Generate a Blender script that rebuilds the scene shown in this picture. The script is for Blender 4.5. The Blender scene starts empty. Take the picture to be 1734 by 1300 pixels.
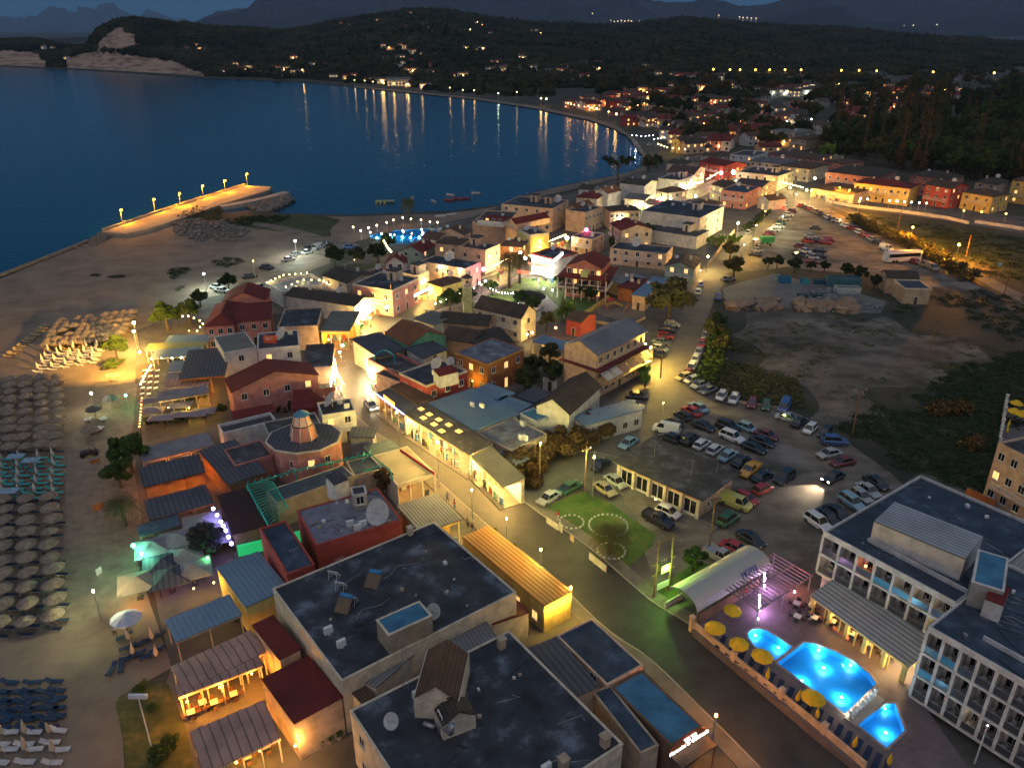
import bpy, math, random
import numpy as np
from mathutils import Vector, Matrix, noise
from mathutils.geometry import tessellate_polygon
R = math.radians; PI = math.pi
rnd = random.Random(7)
S = bpy.context.scene
# ---------------- camera, sky, sun, exposure
CH, TH, FL = 66.0, R(24.6), 1320.0
cd = bpy.data.cameras.new('camera'); cam = bpy.data.objects.new('camera', cd); S.collection.objects.link(cam)
cam.location = (0, 0, CH); cam.rotation_euler = (PI/2 - TH, 0, 0)
cd.sensor_width = 36; cd.lens = FL/1734*36; cd.clip_start = 1; cd.clip_end = 60000
S.camera = cam
W = bpy.data.worlds.new('World'); S.world = W; W.use_nodes = True
nt = W.node_tree; sky = nt.nodes.new('ShaderNodeTexSky'); sky.sky_type = 'NISHITA'; sky.sun_disc = False
sky.sun_elevation = R(-2.0); sky.sun_rotation = R(180); sky.altitude = 60; sky.air_density = 1.0; sky.dust_density = .6; sky.ozone_density = 3
# dusk: dark blue ahead, the afterglow overhead and behind the camera
bg = nt.nodes['Background']; bg.inputs[1].default_value = 1.62
tcw = nt.nodes.new('ShaderNodeTexCoord'); sx = nt.nodes.new('ShaderNodeSeparateXYZ'); nt.links.new(tcw.outputs['Generated'], sx.inputs[0])
m1 = nt.nodes.new('ShaderNodeMath'); m1.operation = 'MULTIPLY_ADD'; nt.links.new(sx.outputs['Y'], m1.inputs[0]); m1.inputs[1].default_value = -.45; nt.links.new(sx.outputs['Z'], m1.inputs[2])
cr = nt.nodes.new('ShaderNodeValToRGB'); nt.links.new(m1.outputs[0], cr.inputs[0]); e = cr.color_ramp.elements
e[0].position = .0; e[0].color = (.006, .046, .092, 1); e[1].position = .30; e[1].color = (.012, .062, .125, 1)
for p_, c_ in ((.55, (.14, .165, .21)), (1.0, (.31, .325, .37))): q_ = e.new(p_); q_.color = (*c_, 1)
ms = nt.nodes.new('ShaderNodeVectorMath'); ms.operation = 'SCALE'; nt.links.new(sky.outputs[0], ms.inputs[0]); ms.inputs['Scale'].default_value = .05
ma = nt.nodes.new('ShaderNodeVectorMath'); ma.operation = 'ADD'; nt.links.new(ms.outputs[0], ma.inputs[0]); nt.links.new(cr.outputs[0], ma.inputs[1])
nt.links.new(ma.outputs[0], bg.inputs[0])
sl = bpy.data.lights.new('sun', 'SUN'); so = bpy.data.objects.new('sun', sl); S.collection.objects.link(so)
sl.energy = 0.22; sl.angle = R(40); sl.color = (1, .62, .5)
so.rotation_euler = (R(70), 0, R(-35))
S.view_settings.view_transform = 'Standard'; S.view_settings.look = 'None'; S.view_settings.gamma = 1
S.view_settings.exposure = 0.0
S.render.engine = 'CYCLES'; S.cycles.use_denoising = True; S.cycles.max_bounces = 4; S.cycles.diffuse_bounces = 2
S.cycles.glossy_bounces = 2; S.cycles.transmission_bounces = 3; S.cycles.transparent_max_bounces = 6
S.cycles.sample_clamp_indirect = 4; S.cycles.caustics_reflective = False; S.cycles.caustics_refractive = False

# ---------------- geometry of the view: a photo point carried down onto level ground
ST, CT = math.sin(TH), math.cos(TH)
def P(x, y, z=0.0):
    u = (x-867)/FL; v = (y-650)/FL
    t = (CH-z)/(ST+v*CT)
    return Vector((u*t, (CT-v*ST)*t, z))
def pix(p):
    dep = p[1]*CT + (CH-p[2])*ST
    return 867+FL*p[0]/dep, 650+FL*(-(p[2]-CH)*CT - p[1]*ST)/dep
# ---------------- object helpers
COL = S.collection.objects
def tag(o, label=None, cat=None, group=None, kind=None):
    if label: o['label'] = label
    if cat: o['category'] = cat
    if group: o['group'] = group
    if kind: o['kind'] = kind
    return o
def empty(name, loc, rz=0, label=None, cat=None, group=None):
    o = bpy.data.objects.new(name, None); COL.link(o); o.location = loc; o.rotation_euler = (0, 0, rz)
    o.empty_display_size = .5
    return tag(o, label, cat, group)
def link(name, me, parent=None, loc=(0, 0, 0), rz=0, sc=None, mat=None):
    o = bpy.data.objects.new(name, me); COL.link(o); o.parent = parent; o.location = loc; o.rotation_euler = (0, 0, rz)
    if sc is not None: o.scale = (sc, sc, sc) if not hasattr(sc, '__len__') else sc
    if mat is not None:
        o.material_slots[0].link = 'OBJECT'; o.material_slots[0].material = mat
    return o
def copy_tree(o, parent=None, loc=None, rz=None, **kw):
    c = o.copy(); COL.link(c); c.parent = parent
    if loc is not None: c.location = loc
    if rz is not None: c.rotation_euler = (0, 0, rz)
    for ch in KIDS.get(o.name, ()): copy_tree(ch, c)
    return tag(c, **kw)
KIDS = {}
def remember(root):
    for o in S.objects:
        if o.parent: KIDS.setdefault(o.parent.name, [])
    def kids(o): return [x for x in S.objects if x.parent is o]
    st = [root]
    while st:
        a = st.pop(); KIDS[a.name] = kids(a); st += KIDS[a.name]
    return root
class MB:
    def __init__(s): s.v = []; s.f = []; s.m = []; s.cm = 0
    def add(s, vs, fs):
        n = len(s.v); s.v += [tuple(q) for q in vs]; s.f += [tuple(i+n for i in f) for f in fs]; s.m += [s.cm]*len(fs); return s
    def box(s, x0, x1, y0, y1, z0, z1):
        return s.add([(x, y, z) for z in (z0, z1) for x, y in ((x0, y0), (x1, y0), (x1, y1), (x0, y1))],
                     [(3, 2, 1, 0), (4, 5, 6, 7), (0, 1, 5, 4), (1, 2, 6, 5), (2, 3, 7, 6), (3, 0, 4, 7)])
    def cbox(s, c, sz, M=None):
        x, y, z = [q/2 for q in sz]; vs = [Vector((a*x, b*y, d*z)) for d in (-1, 1) for a, b in ((-1, -1), (1, -1), (1, 1), (-1, 1))]
        if M is not None: vs = [M @ q for q in vs]
        return s.add([q+Vector(c) for q in vs], [(3, 2, 1, 0), (4, 5, 6, 7), (0, 1, 5, 4), (1, 2, 6, 5), (2, 3, 7, 6), (3, 0, 4, 7)])
    def prism(s, poly, z0, z1, z1s=None):
        n = len(poly); z1s = z1s or [z1]*n
        a = sum(poly[i][0]*poly[(i+1) % n][1]-poly[(i+1) % n][0]*poly[i][1] for i in range(n))
        if a < 0: poly = poly[::-1]; z1s = z1s[::-1]
        vs = [(p[0], p[1], z0) for p in poly]+[(p[0], p[1], z) for p, z in zip(poly, z1s)]
        tr = tessellate_polygon([[Vector((p[0], p[1], 0)) for p in poly]])
        fs = [(i, (i+1) % n, n+(i+1) % n, n+i) for i in range(n)]
        def cc(t):
            A, B, C = [poly[i] for i in t]
            return t if (B[0]-A[0])*(C[1]-A[1])-(B[1]-A[1])*(C[0]-A[0]) > 0 else t[::-1]
        for t in tr: t = cc(tuple(t)); fs += [tuple(i+n for i in t), t[::-1]]
        return s.add(vs, fs)
    def tube(s, pts, r, k=8, caps=True):
        pts = [Vector(p) for p in pts]; rs = r if hasattr(r, '__len__') else [r]*len(pts); vs = []; n = len(pts)
        for i, p in enumerate(pts):
            d = (pts[min(i+1, n-1)]-pts[max(i-1, 0)]).normalized()
            a = d.cross(Vector((0, 0, 1)) if abs(d.z) < .95 else Vector((1, 0, 0))).normalized(); b = d.cross(a)
            for j in range(k):
                t = 2*PI*j/k; vs.append(p+(a*math.cos(t)+b*math.sin(t))*rs[i])
        fs = [(i*k+j, i*k+(j+1) % k, (i+1)*k+(j+1) % k, (i+1)*k+j) for i in range(n-1) for j in range(k)]
        if caps: fs += [tuple(range(k))[::-1], tuple((n-1)*k+j for j in range(k))]
        return s.add(vs, fs)
    def lathe(s, prof, k=10, c=(0, 0, 0)):
        vs = [(c[0]+r*math.cos(2*PI*j/k), c[1]+r*math.sin(2*PI*j/k), c[2]+z) for r, z in prof for j in range(k)]
        n = len(prof)
        fs = [(i*k+j, i*k+(j+1) % k, (i+1)*k+(j+1) % k, (i+1)*k+j) for i in range(n-1) for j in range(k)]
        return s.add(vs, fs+[tuple(range(k))[::-1], tuple((n-1)*k+j for j in range(k))])
    def ball(s, c, r, k=8): return s.lathe([(max(.01, r*math.sin(PI*i/(k//2))), -r*math.cos(PI*i/(k//2))) for i in range(k//2+1)], k, c)
    def me(s, name, mats, smooth=False):
        me = bpy.data.meshes.new(name); me.from_pydata(s.v, [], s.f)
        for m in (mats if isinstance(mats, (list, tuple)) else [mats]): me.materials.append(m)
        if max(s.m, default=0): me.polygons.foreach_set('material_index', s.m)
        if smooth: me.polygons.foreach_set('use_smooth', [True]*len(s.f))
        me.update(); return me
    def ob(s, name, mats, parent=None, smooth=False, **kw): return link(name, s.me(name, mats, smooth), parent, **kw)

# ---------------- procedural materials
def newmat(name):
    m = bpy.data.materials.new(name); m.use_nodes = True; n = m.node_tree.nodes; return m, n, m.node_tree.links, n['Principled BSDF']
def N(n, t, **kw):
    a = n.new('ShaderNode'+t)
    for k, v in kw.items():
        if k.startswith('i_'): a.inputs[k[2:].replace('_', ' ')].default_value = v
        else: setattr(a, k, v)
    return a
def ramp(n, stops):
    r = n.new('ShaderNodeValToRGB'); e = r.color_ramp.elements
    while len(e) < len(stops): e.new(.5)
    for q, (p, c) in zip(e, stops): q.position = p; q.color = (*c, 1) if len(c) == 3 else c
    return r
MATS = {}
def mat(name, c1, c2=None, scale=.6, rough=.85, bump=0, stripes=0, axis='X', metal=0, sdark=.75, detail=5, spec=.3, rowz=0, patch=None, sw=.5):
    """rough coloured surface, blotchy between c1 and c2; stripes = ribs per metre along a local axis"""
    if name in MATS: return MATS[name]
    m, n, l, b = newmat(name); c2 = c2 or tuple(q*.72 for q in c1)
    g = n.new('ShaderNodeNewGeometry')
    t = N(n, 'TexNoise'); t.inputs['Scale'].default_value = scale; t.inputs['Detail'].default_value = detail; t.inputs['Roughness'].default_value = .65
    l.new(g.outputs['Position'], t.inputs['Vector'])
    st = [(.32, c2), (.6, c1)] if not patch else [(.32, c2), (.54, c1), (.68, patch)]
    r = ramp(n, st); l.new(t.outputs['Fac'], r.inputs[0]); out = r.outputs[0]; hgt = t.outputs['Fac']
    if stripes:
        tc = n.new('ShaderNodeTexCoord')
        w = N(n, 'TexWave', wave_type='BANDS', bands_direction=axis); w.inputs['Scale'].default_value = stripes*.314; w.inputs['Distortion'].default_value = .3
        w.inputs['Detail'].default_value = 1
        l.new(tc.outputs['Object'], w.inputs['Vector']); hgt = w.outputs['Fac']
        if rowz:
            w2 = N(n, 'TexWave', wave_type='BANDS', bands_direction='Y' if axis == 'X' else 'X'); w2.inputs['Scale'].default_value = rowz*.314
            l.new(tc.outputs['Object'], w2.inputs['Vector'])
            mm = N(n, 'Math', operation='MULTIPLY'); l.new(w.outputs['Fac'], mm.inputs[0]); l.new(w2.outputs['Fac'], mm.inputs[1]); hgt = mm.outputs[0]
        rr = ramp(n, [(.3*sw, (sdark,)*3), (sw, (1, 1, 1))]); l.new(hgt, rr.inputs[0])
        mx = N(n, 'MixRGB', blend_type='MULTIPLY'); mx.inputs[0].default_value = 1; l.new(out, mx.inputs[1]); l.new(rr.outputs[0], mx.inputs[2]); out = mx.outputs[0]
    l.new(out, b.inputs['Base Color']); b.inputs['Roughness'].default_value = rough; b.inputs['Metallic'].default_value = metal
    b.inputs['Specular IOR Level'].default_value = spec
    if bump:
        bp = n.new('ShaderNodeBump'); bp.inputs['Strength'].default_value = 1; bp.inputs['Distance'].default_value = bump; l.new(hgt, bp.inputs['Height']); l.new(bp.outputs[0], b.inputs['Normal'])
    MATS[name] = m; return m
def emit(name, c, s):
    if name in MATS: return MATS[name]
    m, n, l, b = newmat(name); b.inputs['Base Color'].default_value = (*c, 1); b.inputs['Emission Color'].default_value = (*c, 1); b.inputs['Emission Strength'].default_value = s
    MATS[name] = m; return m
def glass(name, c, rough=.08):
    if name in MATS: return MATS[name]
    m, n, l, b = newmat(name); b.inputs['Base Color'].default_value = (*c, 1); b.inputs['Roughness'].default_value = rough; b.inputs['Specular IOR Level'].default_value = .8
    MATS[name] = m; return m
# ---------------- ground colours
M_earth = mat('earth', (.045, .042, .03), (.02, .022, .014), .05, patch=(.07, .06, .045))
M_sand = mat('sand', (.17, .135, .105), (.105, .085, .068), .12, bump=.05, patch=(.2, .16, .12))
M_asph = mat('asphalt', (.042, .041, .04), (.022, .022, .022), .3, rough=.6, spec=.4)
M_pave = mat('paving', (.17, .15, .13), (.09, .083, .075), .3)
M_town = mat('town_dust', (.11, .1, .09), (.05, .047, .043), .15)
M_gravel = mat('gravel', (.15, .13, .11), (.06, .054, .046), .12, patch=(.19, .165, .14), bump=.03)
M_pale = mat('pale_dirt', (.12, .1, .08), (.045, .042, .03), .07, patch=(.165, .145, .12), bump=.1)
M_field = mat('field', (.035, .05, .018), (.012, .018, .007), .07, patch=(.055, .06, .025))
M_lawn = mat('lawn', (.06, .11, .02), (.03, .065, .012), .4, patch=(.12, .1, .03))
M_conc = mat('concrete', (.3, .28, .25), (.2, .185, .165), .5)
def dens(poly, step):
    out = []
    for i, a in enumerate(poly):
        b = poly[(i+1) % len(poly)]; k = max(1, min(60, int((b-a).length/step)))
        out += [a.lerp(b, j/k) for j in range(k)]
    return out
def rough_poly(pts, jit, step):
    poly = dens([P(*q) for q in pts], step)
    return [p+Vector((noise.noise(p*.13/jit**.3)*jit, noise.noise(p*.13/jit**.3+Vector((9, 9, 9)))*jit, 0)) for p in poly] if jit else poly
def sheet(name, pts, m, z, jit=0, step=4, label=None):
    poly = rough_poly(pts, jit, step)
    b = MB(); b.prism([(p.x, p.y) for p in poly], z-.02, z); o = b.ob(name, m); return tag(o, kind='structure', label=label)
def smooth_line(pts, k=6):
    pts = [Vector(p) for p in pts]; out = []
    for i in range(len(pts)-1):
        a = pts[max(i-1, 0)]; b = pts[i]; c = pts[i+1]; d = pts[min(i+2, len(pts)-1)]
        for j in range(k):
            t = j/k; out.append(.5*((2*b)+(c-a)*t+(2*a-5*b+4*c-d)*t*t+(3*b-a-3*c+d)*t**3))
    return out+[pts[-1]]
def offset(line, d):
    out = []
    for i, p in enumerate(line):
        t = (line[min(i+1, len(line)-1)]-line[max(i-1, 0)]).normalized(); out.append(p+Vector((-t.y, t.x, 0))*d)
    return out
def ribbon(name, line, w0, w1, m, z, zt=.02, kind='structure'):
    a = offset(line, w0); b = offset(line, w1); mb = MB(); n = len(line)
    vs = [(p.x, p.y, z) for p in a]+[(p.x, p.y, z) for p in b]+[(p.x, p.y, z-zt) for p in a]+[(p.x, p.y, z-zt) for p in b]
    fs = []
    for i in range(n-1): fs += [(i, n+i, n+i+1, i+1), (i, i+1, 2*n+i+1, 2*n+i), (n+i+1, n+i, 3*n+i, 3*n+i+1)]
    mb.add(vs, fs); o = mb.ob(name, m); return tag(o, kind=kind)
coast = [(-300, 590), (0, 468), (90, 432), (150, 408), (182, 392), (300, 352), (415, 317), (456, 318), (420, 334), (372, 352), (384, 362), (450, 352), (488, 338),
         (493, 343), (458, 358), (480, 362), (600, 364), (760, 358), (850, 346), (905, 325), (950, 315), (1010, 303), (1060, 292), (1088, 282), (1087, 262), (1064, 232),
         (1040, 217), (1000, 203), (900, 182), (800, 167), (700, 157), (600, 147), (500, 138), (345, 132), (200, 122), (120, 117), (0, 112), (-300, 107)]
cw = [P(*q) for q in coast]
cs = [cw[0]]
for a, b in zip(cw, cw[1:]):
    k = max(1, min(40, int((b-a).length/9)))
    for j in range(1, k+1):
        p = a.lerp(b, j/k); w = min(2.5, p.y*.006)
        if b.y < 200: w *= .5
        cs.append(p+Vector((noise.noise(p*.05)*w, noise.noise(p*.05+Vector((5, 5, 5)))*w, 0)))
land = [(p.x, p.y) for p in cs]+[(-9000, 2400), (-30000, 32000), (34000, 32000), (30000, -300), (-200, -300)]
tag(MB().prism(land, -4, 0).ob('ground', M_earth), kind='structure')
# sea
m, n, l, b = newmat('sea_water')
b.inputs['Base Color'].default_value = (.0004, .04, .095, 1); b.inputs['Roughness'].default_value = .12; b.inputs['Specular IOR Level'].default_value = .32
g = n.new('ShaderNodeNewGeometry'); mp = n.new('ShaderNodeMapping'); mp.inputs['Scale'].default_value = (.5, .9, 1); l.new(g.outputs['Position'], mp.inputs[0])
t = N(n, 'TexNoise'); t.inputs['Scale'].default_value = .5; t.inputs['Detail'].default_value = 4; l.new(mp.outputs[0], t.inputs['Vector'])
bp = n.new('ShaderNodeBump'); bp.inputs['Distance'].default_value = .22; bp.inputs['Strength'].default_value = .8; l.new(t.outputs['Fac'], bp.inputs['Height']); l.new(bp.outputs[0], b.inputs['Normal'])
MATS['sea'] = m
tag(MB().add([(-40000, -400, -.6), (6000, -400, -.6), (6000, 40000, -.6), (-40000, 40000, -.6)], [(0, 1, 2, 3)]).ob('sea', m), kind='structure')
for nm_, sc_ in (('pale_dirt', .3), ('gravel', .35)):
    m = MATS[nm_]; n = m.node_tree.nodes; l = m.node_tree.links; b = n['Principled BSDF']; src = b.inputs['Base Color'].links[0].from_socket; g = n.new('ShaderNodeNewGeometry')
    w = N(n, 'TexNoise'); w.inputs['Scale'].default_value = 1; w.inputs['Detail'].default_value = 6; mp = n.new('ShaderNodeMapping'); mp.inputs['Rotation'].default_value = (0, 0, .5); mp.inputs['Scale'].default_value = (.14, sc_*.9, 1); l.new(g.outputs['Position'], mp.inputs[0])
    rr = ramp(n, [(.35, (.5,)*3), (.5, (1, 1, 1)), (.7, (1.3,)*3)]); mx = N(n, 'MixRGB', blend_type='MULTIPLY'); mx.inputs[0].default_value = .8; l.new(mp.outputs[0], w.inputs[0]); l.new(w.outputs['Fac'], rr.inputs[0]); l.new(src, mx.inputs[1]); l.new(rr.outputs[0], mx.inputs[2]); l.new(mx.outputs[0], b.inputs['Base Color'])
# ---------------- level sheets
sheet('beach', [(-280, 600), (0, 472), (90, 436), (150, 412), (200, 396), (300, 366), (440, 376), (470, 366), (600, 367), (760, 361), (845, 350), (800, 368), (640, 400), (560, 420), (560, 445), (470, 480), (420, 487), (350, 505), (250, 560), (232, 620),
      (228, 690), (205, 760), (235, 960), (290, 1130), (200, 1180), (215, 1330), (-200, 1500), (-450, 900)], M_sand, .01, .6)
sheet('promenade', [(165, 650), (230, 650), (225, 740), (240, 900), (235, 1010), (180, 1040), (110, 1060), (112, 900), (112, 760)], mat('path_sand', (.2, .17, .125), (.12, .1, .08), .5, bump=.04), .02, .8)
sheet('seafront_sand', [(850, 346), (905, 326), (950, 316), (1010, 304), (1060, 293), (1088, 283), (1087, 262), (1064, 232), (1040, 218), (1000, 204), (900, 183), (800, 168), (700, 158), (600, 148),
      (600, 145.5), (700, 155), (800, 165), (900, 179), (1000, 199), (1045, 213), (1072, 232), (1095, 262), (1094, 289), (1000, 314), (900, 336)], M_sand, .012, .8, 6)
sheet('town_ground', [(232, 560), (350, 505), (470, 482), (600, 440), (640, 400), (840, 362), (1060, 300), (1180, 262), (1330, 262), (1420, 300), (1500, 330), (1760, 372), (1760, 395), (1450, 352), (1380, 350),
      (1330, 352), (1262, 420), (1190, 540), (1150, 640), (1150, 700), (1050, 790), (1200, 1010), (1340, 940), (1560, 800), (1900, 900), (2000, 1400), (205, 1400), (290, 1130), (235, 900), (205, 760), (228, 690)], M_town, .015, .3, 10)
sheet('lot_ground', [(1150, 640), (1235, 678), (1330, 690), (1420, 735), (1500, 800), (1540, 830), (1400, 915), (1345, 960), (1250, 985), (1190, 1010), (1110, 1000), (1080, 880), (1036, 800), (1010, 780), (1110, 690)], M_gravel, .025, 1.2)
sheet('upper_lot_ground', [(1335, 335), (1385, 342), (1450, 378), (1530, 420), (1600, 455), (1670, 492), (1600, 492), (1500, 468), (1420, 462), (1330, 452), (1255, 462), (1255, 405), (1310, 365)], M_gravel, .026, .8)
sheet('yard_ground', [(1222, 488), (1300, 465), (1380, 478), (1440, 492), (1500, 510), (1490, 530), (1400, 528), (1320, 520), (1240, 528)], mat('yard', (.13, .135, .13), (.08, .085, .085), .1), .027, 1)
sheet('pale_dirt', [(1235, 548), (1290, 532), (1350, 525), (1420, 530), (1500, 545), (1560, 556), (1640, 566), (1690, 592), (1650, 606), (1580, 615), (1545, 650), (1480, 680), (1420, 700), (1402, 735), (1366, 722),
      (1375, 680), (1360, 640), (1310, 610), (1270, 590), (1240, 575)], M_pale, .022, 11, 1.2)
sheet('field_grass', [(1430, 356), (1560, 376), (1760, 405), (1760, 500), (1690, 455), (1640, 437), (1560, 410), (1490, 380)], M_field, .02, .8)
sheet('roadside_grass', [(560, 452), (610, 445), (640, 450), (580, 470), (540, 462)], M_field, .021, .8)
sheet('dune_grass', [(390, 372), (440, 364), (520, 362), (575, 372), (560, 390), (480, 392), (400, 384)], M_field, .022, 1.2)
sheet('dune_grass', [(500, 392), (560, 390), (562, 400), (520, 404)], M_field, .022, 1)
sheet('lawn', [(905, 868), (985, 832), (1032, 850), (1050, 865), (1110, 905), (1105, 925), (1040, 978), (1015, 968), (960, 925)], M_lawn, .05, .15)
sheet('corner_lawn', [(1098, 1012), (1130, 985), (1180, 950), (1225, 962), (1180, 985), (1140, 1010), (1125, 1030)], M_lawn, .05, .2)
sheet('terrace_lawn', [(195, 1190), (240, 1155), (285, 1160), (310, 1225), (330, 1300), (215, 1310)], mat('lawn2', (.07, .075, .02), (.03, .04, .012), .5, patch=(.14, .11, .03)), .05, .5)
sheet('park_lawn', [(795, 522), (840, 482), (880, 470), (960, 478), (1028, 496), (1010, 520), (960, 545), (900, 540), (850, 530)], M_lawn, .05, .3)
for q in ([(885, 500), (920, 495), (945, 520), (915, 545), (880, 540), (905, 520)], [(806, 505), (870, 512), (905, 520), (900, 526), (860, 518), (800, 512)]): sheet('park_path', q, M_conc, .056, .2)
sheet('playground_sand', [(1000, 528), (1030, 508), (1092, 512), (1092, 535), (1060, 545)], M_sand, .05, .2)
# ---------------- roads, kerbs, pavements
RW = (P(1037, 1070)-P(1088, 1006)).length
def road(name, px, w, m=M_asph, z=.06, walk=(0, 0), ww=1.8, wz=.16, pts=None):
    line = smooth_line(pts or [P(*q) for q in px], 8); ribbon(name, line, -w/2, w/2, m, z)
    for s, on in zip((-1, 1), walk):
        if on: ribbon('pavement', line, *sorted((s*(w/2), s*(w/2+ww))), M_pave, wz, .16); ribbon('kerb', line, *sorted((s*(w/2-.16), s*(w/2))), M_conc, wz+.012, .2)
    return line
main = road('road', [(1480, 1420), (1365, 1300), (1245, 1185), (1140, 1090), (1062, 1038), (960, 945), (868, 878), (790, 812), (722, 755), (660, 715), (622, 680), (600, 645), (594, 612), (606, 582), (640, 552), (690, 530), (770, 505), (850, 470)], 8.2, walk=(1, 1))
road('road', [(850, 470), (905, 442), (960, 415), (1010, 395), (1060, 375), (1110, 355), (1160, 335), (1215, 312), (1260, 296), (1300, 300), (1345, 322)], 7, walk=(1, 1))
side = road('road', [(868, 858), (915, 832), (985, 786), (1045, 750), (1100, 712), (1128, 680), (1140, 640), (1152, 595), (1172, 545), (1196, 490), (1228, 440), (1262, 400), (1300, 370), (1335, 342), (1350, 318), (1345, 300)], 6.5, mat('dusty_asphalt', (.13, .12, .105), (.085, .08, .072), .2), z=.052, walk=(0, 0))
road('road', [(1350, 325), (1400, 345), (1440, 358), (1508, 391), (1570, 422), (1631, 452), (1690, 485), (1780, 530)], 5, MATS['dusty_asphalt'], .05)
road('road', [(1390, 340), (1450, 352), (1530, 362), (1620, 374), (1760, 398)], 5, MATS['dusty_asphalt'], .056)
road('road', [(380, 372), (440, 380), (500, 392), (560, 410), (590, 412)], 5, M_gravel, .05)
road('road', [(380, 500), (450, 470), (510, 440), (560, 420), (600, 412)], 8, M_gravel, .048)
# far orange-lit road
road('road', [(980, 120), (1100, 122), (1300, 122), (1480, 124), (1760, 128)], 8, M_asph, .3)
# ---------------- hills: one height table per photo column; trees grow on them
foot = [(-400, 107), (0, 111), (120, 116), (200, 120), (345, 130), (500, 136), (700, 150), (800, 155), (900, 158), (1000, 155), (1100, 140), (1300, 128), (1500, 118), (1800, 110), (2200, 108)]
ridge = [(-400, 78, 1900), (0, 73, 1900), (60, 74, 1850), (100, 79, 1800), (150, 77, 1800), (166, 66, 1700), (180, 55, 1650), (212, 42, 1600), (240, 40, 1620), (300, 44, 1750), (400, 50, 2100), (480, 57, 2400), (560, 42, 2500), (620, 30, 2500),
         (700, 19, 2500), (760, 22, 2550), (830, 34, 2700), (900, 44, 2800), (1000, 45, 2900), (1060, 44, 2900), (1150, 34, 2900), (1250, 40, 2900), (1330, 47, 2900), (1400, 50, 2900), (1500, 60, 2600), (1734, 76, 2300), (2200, 80, 2200)]
fx = np.array([q[0] for q in foot], float); fy = np.array([P(q[0], q[1]).y for q in foot])
ridge_px = np.array([q[0] for q in ridge], float); ridge_dist = np.array([q[2] for q in ridge], float)
ridge_top = np.array([CH-q[2]*math.tan(TH+math.atan((q[1]-650)/FL)) for q in ridge])
def colx(x, y): return 867+FL*x/(y*CT+CH*ST)
def Hc(c, d):
    f = np.interp(c, fx, fy); r = np.interp(c, ridge_px, ridge_dist); h = np.interp(c, ridge_px, ridge_top)
    t = np.clip((d-f)/(r-f), 0, 1); up = h*(t*t*(3-2*t))**.8; t2 = np.clip((d-r)/(r*.6), 0, 1)
    return np.where(d <= r, up, h*(1-.75*t2*t2*(3-2*t2)))
def hn(x, y, s=.004): return noise.fractal(Vector((x*s, y*s, 3.1)), 1, 2, 4)
cliffs = [[(165, 80), (188, 60), (215, 45), (238, 60), (243, 80), (215, 86), (200, 90), (182, 84)], [(108, 100), (150, 88), (175, 88), (250, 96), (300, 104), (350, 126), (350, 134), (200, 124), (110, 118)],
          [(-60, 92), (20, 84), (55, 88), (85, 104), (80, 116), (-60, 112)]]
def inpoly(x, y, poly):
    c = False; j = len(poly)-1
    for i in range(len(poly)):
        if (poly[i][1] > y) != (poly[j][1] > y) and x < (poly[j][0]-poly[i][0])*(y-poly[i][1])/(poly[j][1]-poly[i][1])+poly[i][0]: c = not c
        j = i
    return c
def Hxy(x, y):
    c = colx(x, y); z = float(Hc(c, y)); f = float(np.interp(c, fx, fy))
    if z <= 0: return z
    k = min(1, (y-f)/300); return z+hn(x, y)*9*k
def PT(px, py, lift=0):
    """photo point -> where its ray meets the hills (or level ground)"""
    u = (px-867)/FL; v = (py-650)/FL; dx, dy, dz = u, CT-v*ST, -(ST+v*CT)
    d = 500.0
    while d < 4500:
        t = d/dy; z = CH+dz*t
        if z <= Hxy(u*t, d)+lift: return Vector((u*t, d, Hxy(u*t, d)))
        d += 12
    return None
cols = np.linspace(-330, 2080, 402); dr = []
NR = 90; verts = []; att = []
for ri in range(NR):
    for c in cols:
        f = float(np.interp(c, fx, fy)); r = float(np.interp(c, ridge_px, ridge_dist)); t = ri/(NR-1); d = f+(r*1.6-f)*t**1.15+ (0 if ri else -3)
        x = (c-867)/FL*(d*CT+CH*ST); z = Hxy(x, d)-.4
        if ri == 0: z = -.5
        py = pix((x, d, z))[1]; a = 1.0 if any(inpoly(c, py+noise.noise(Vector((c*.08, py*.2, 0)))*5, q) for q in cliffs) else 0.0
        verts.append((x, d, z)); att.append(a)
nc = len(cols); fs = [(i*nc+j, i*nc+j+1, (i+1)*nc+j+1, (i+1)*nc+j) for i in range(NR-1) for j in range(nc-1)]
mb = MB(); mb.add(verts, fs); me = mb.me('hills', [])
ca = me.attributes.new('rock', 'FLOAT', 'POINT'); ca.data.foreach_set('value', att)
m, n, l, b = newmat('hill_ground'); a = N(n, 'Attribute', attribute_name='rock'); g = n.new('ShaderNodeNewGeometry')
t = N(n, 'TexNoise'); t.inputs['Scale'].default_value = .02; t.inputs['Detail'].default_value = 7; l.new(g.outputs['Position'], t.inputs[0])
r1 = ramp(n, [(.35, (.012, .014, .008)), (.65, (.035, .033, .02))]); l.new(t.outputs[0], r1.inputs[0])
mp = n.new('ShaderNodeMapping'); mp.inputs['Scale'].default_value = (.03, .03, .25); l.new(g.outputs['Position'], mp.inputs[0])
t2 = N(n, 'TexNoise'); t2.inputs['Scale'].default_value = 1; t2.inputs['Detail'].default_value = 6; l.new(mp.outputs[0], t2.inputs[0])
r2 = ramp(n, [(.3, (.09, .065, .05)), (.5, (.28, .2, .155)), (.7, (.34, .25, .2))]); l.new(t2.outputs[0], r2.inputs[0])
mx = N(n, 'MixRGB'); l.new(a.outputs['Fac'], mx.inputs[0]); l.new(r1.outputs[0], mx.inputs[1]); l.new(r2.outputs[0], mx.inputs[2]); l.new(mx.outputs[0], b.inputs['Base Color']); b.inputs['Roughness'].default_value = 1
b.inputs['Specular IOR Level'].default_value = 0
me.materials.append(m); ho = link('hills', me); tag(ho, kind='structure')
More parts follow.
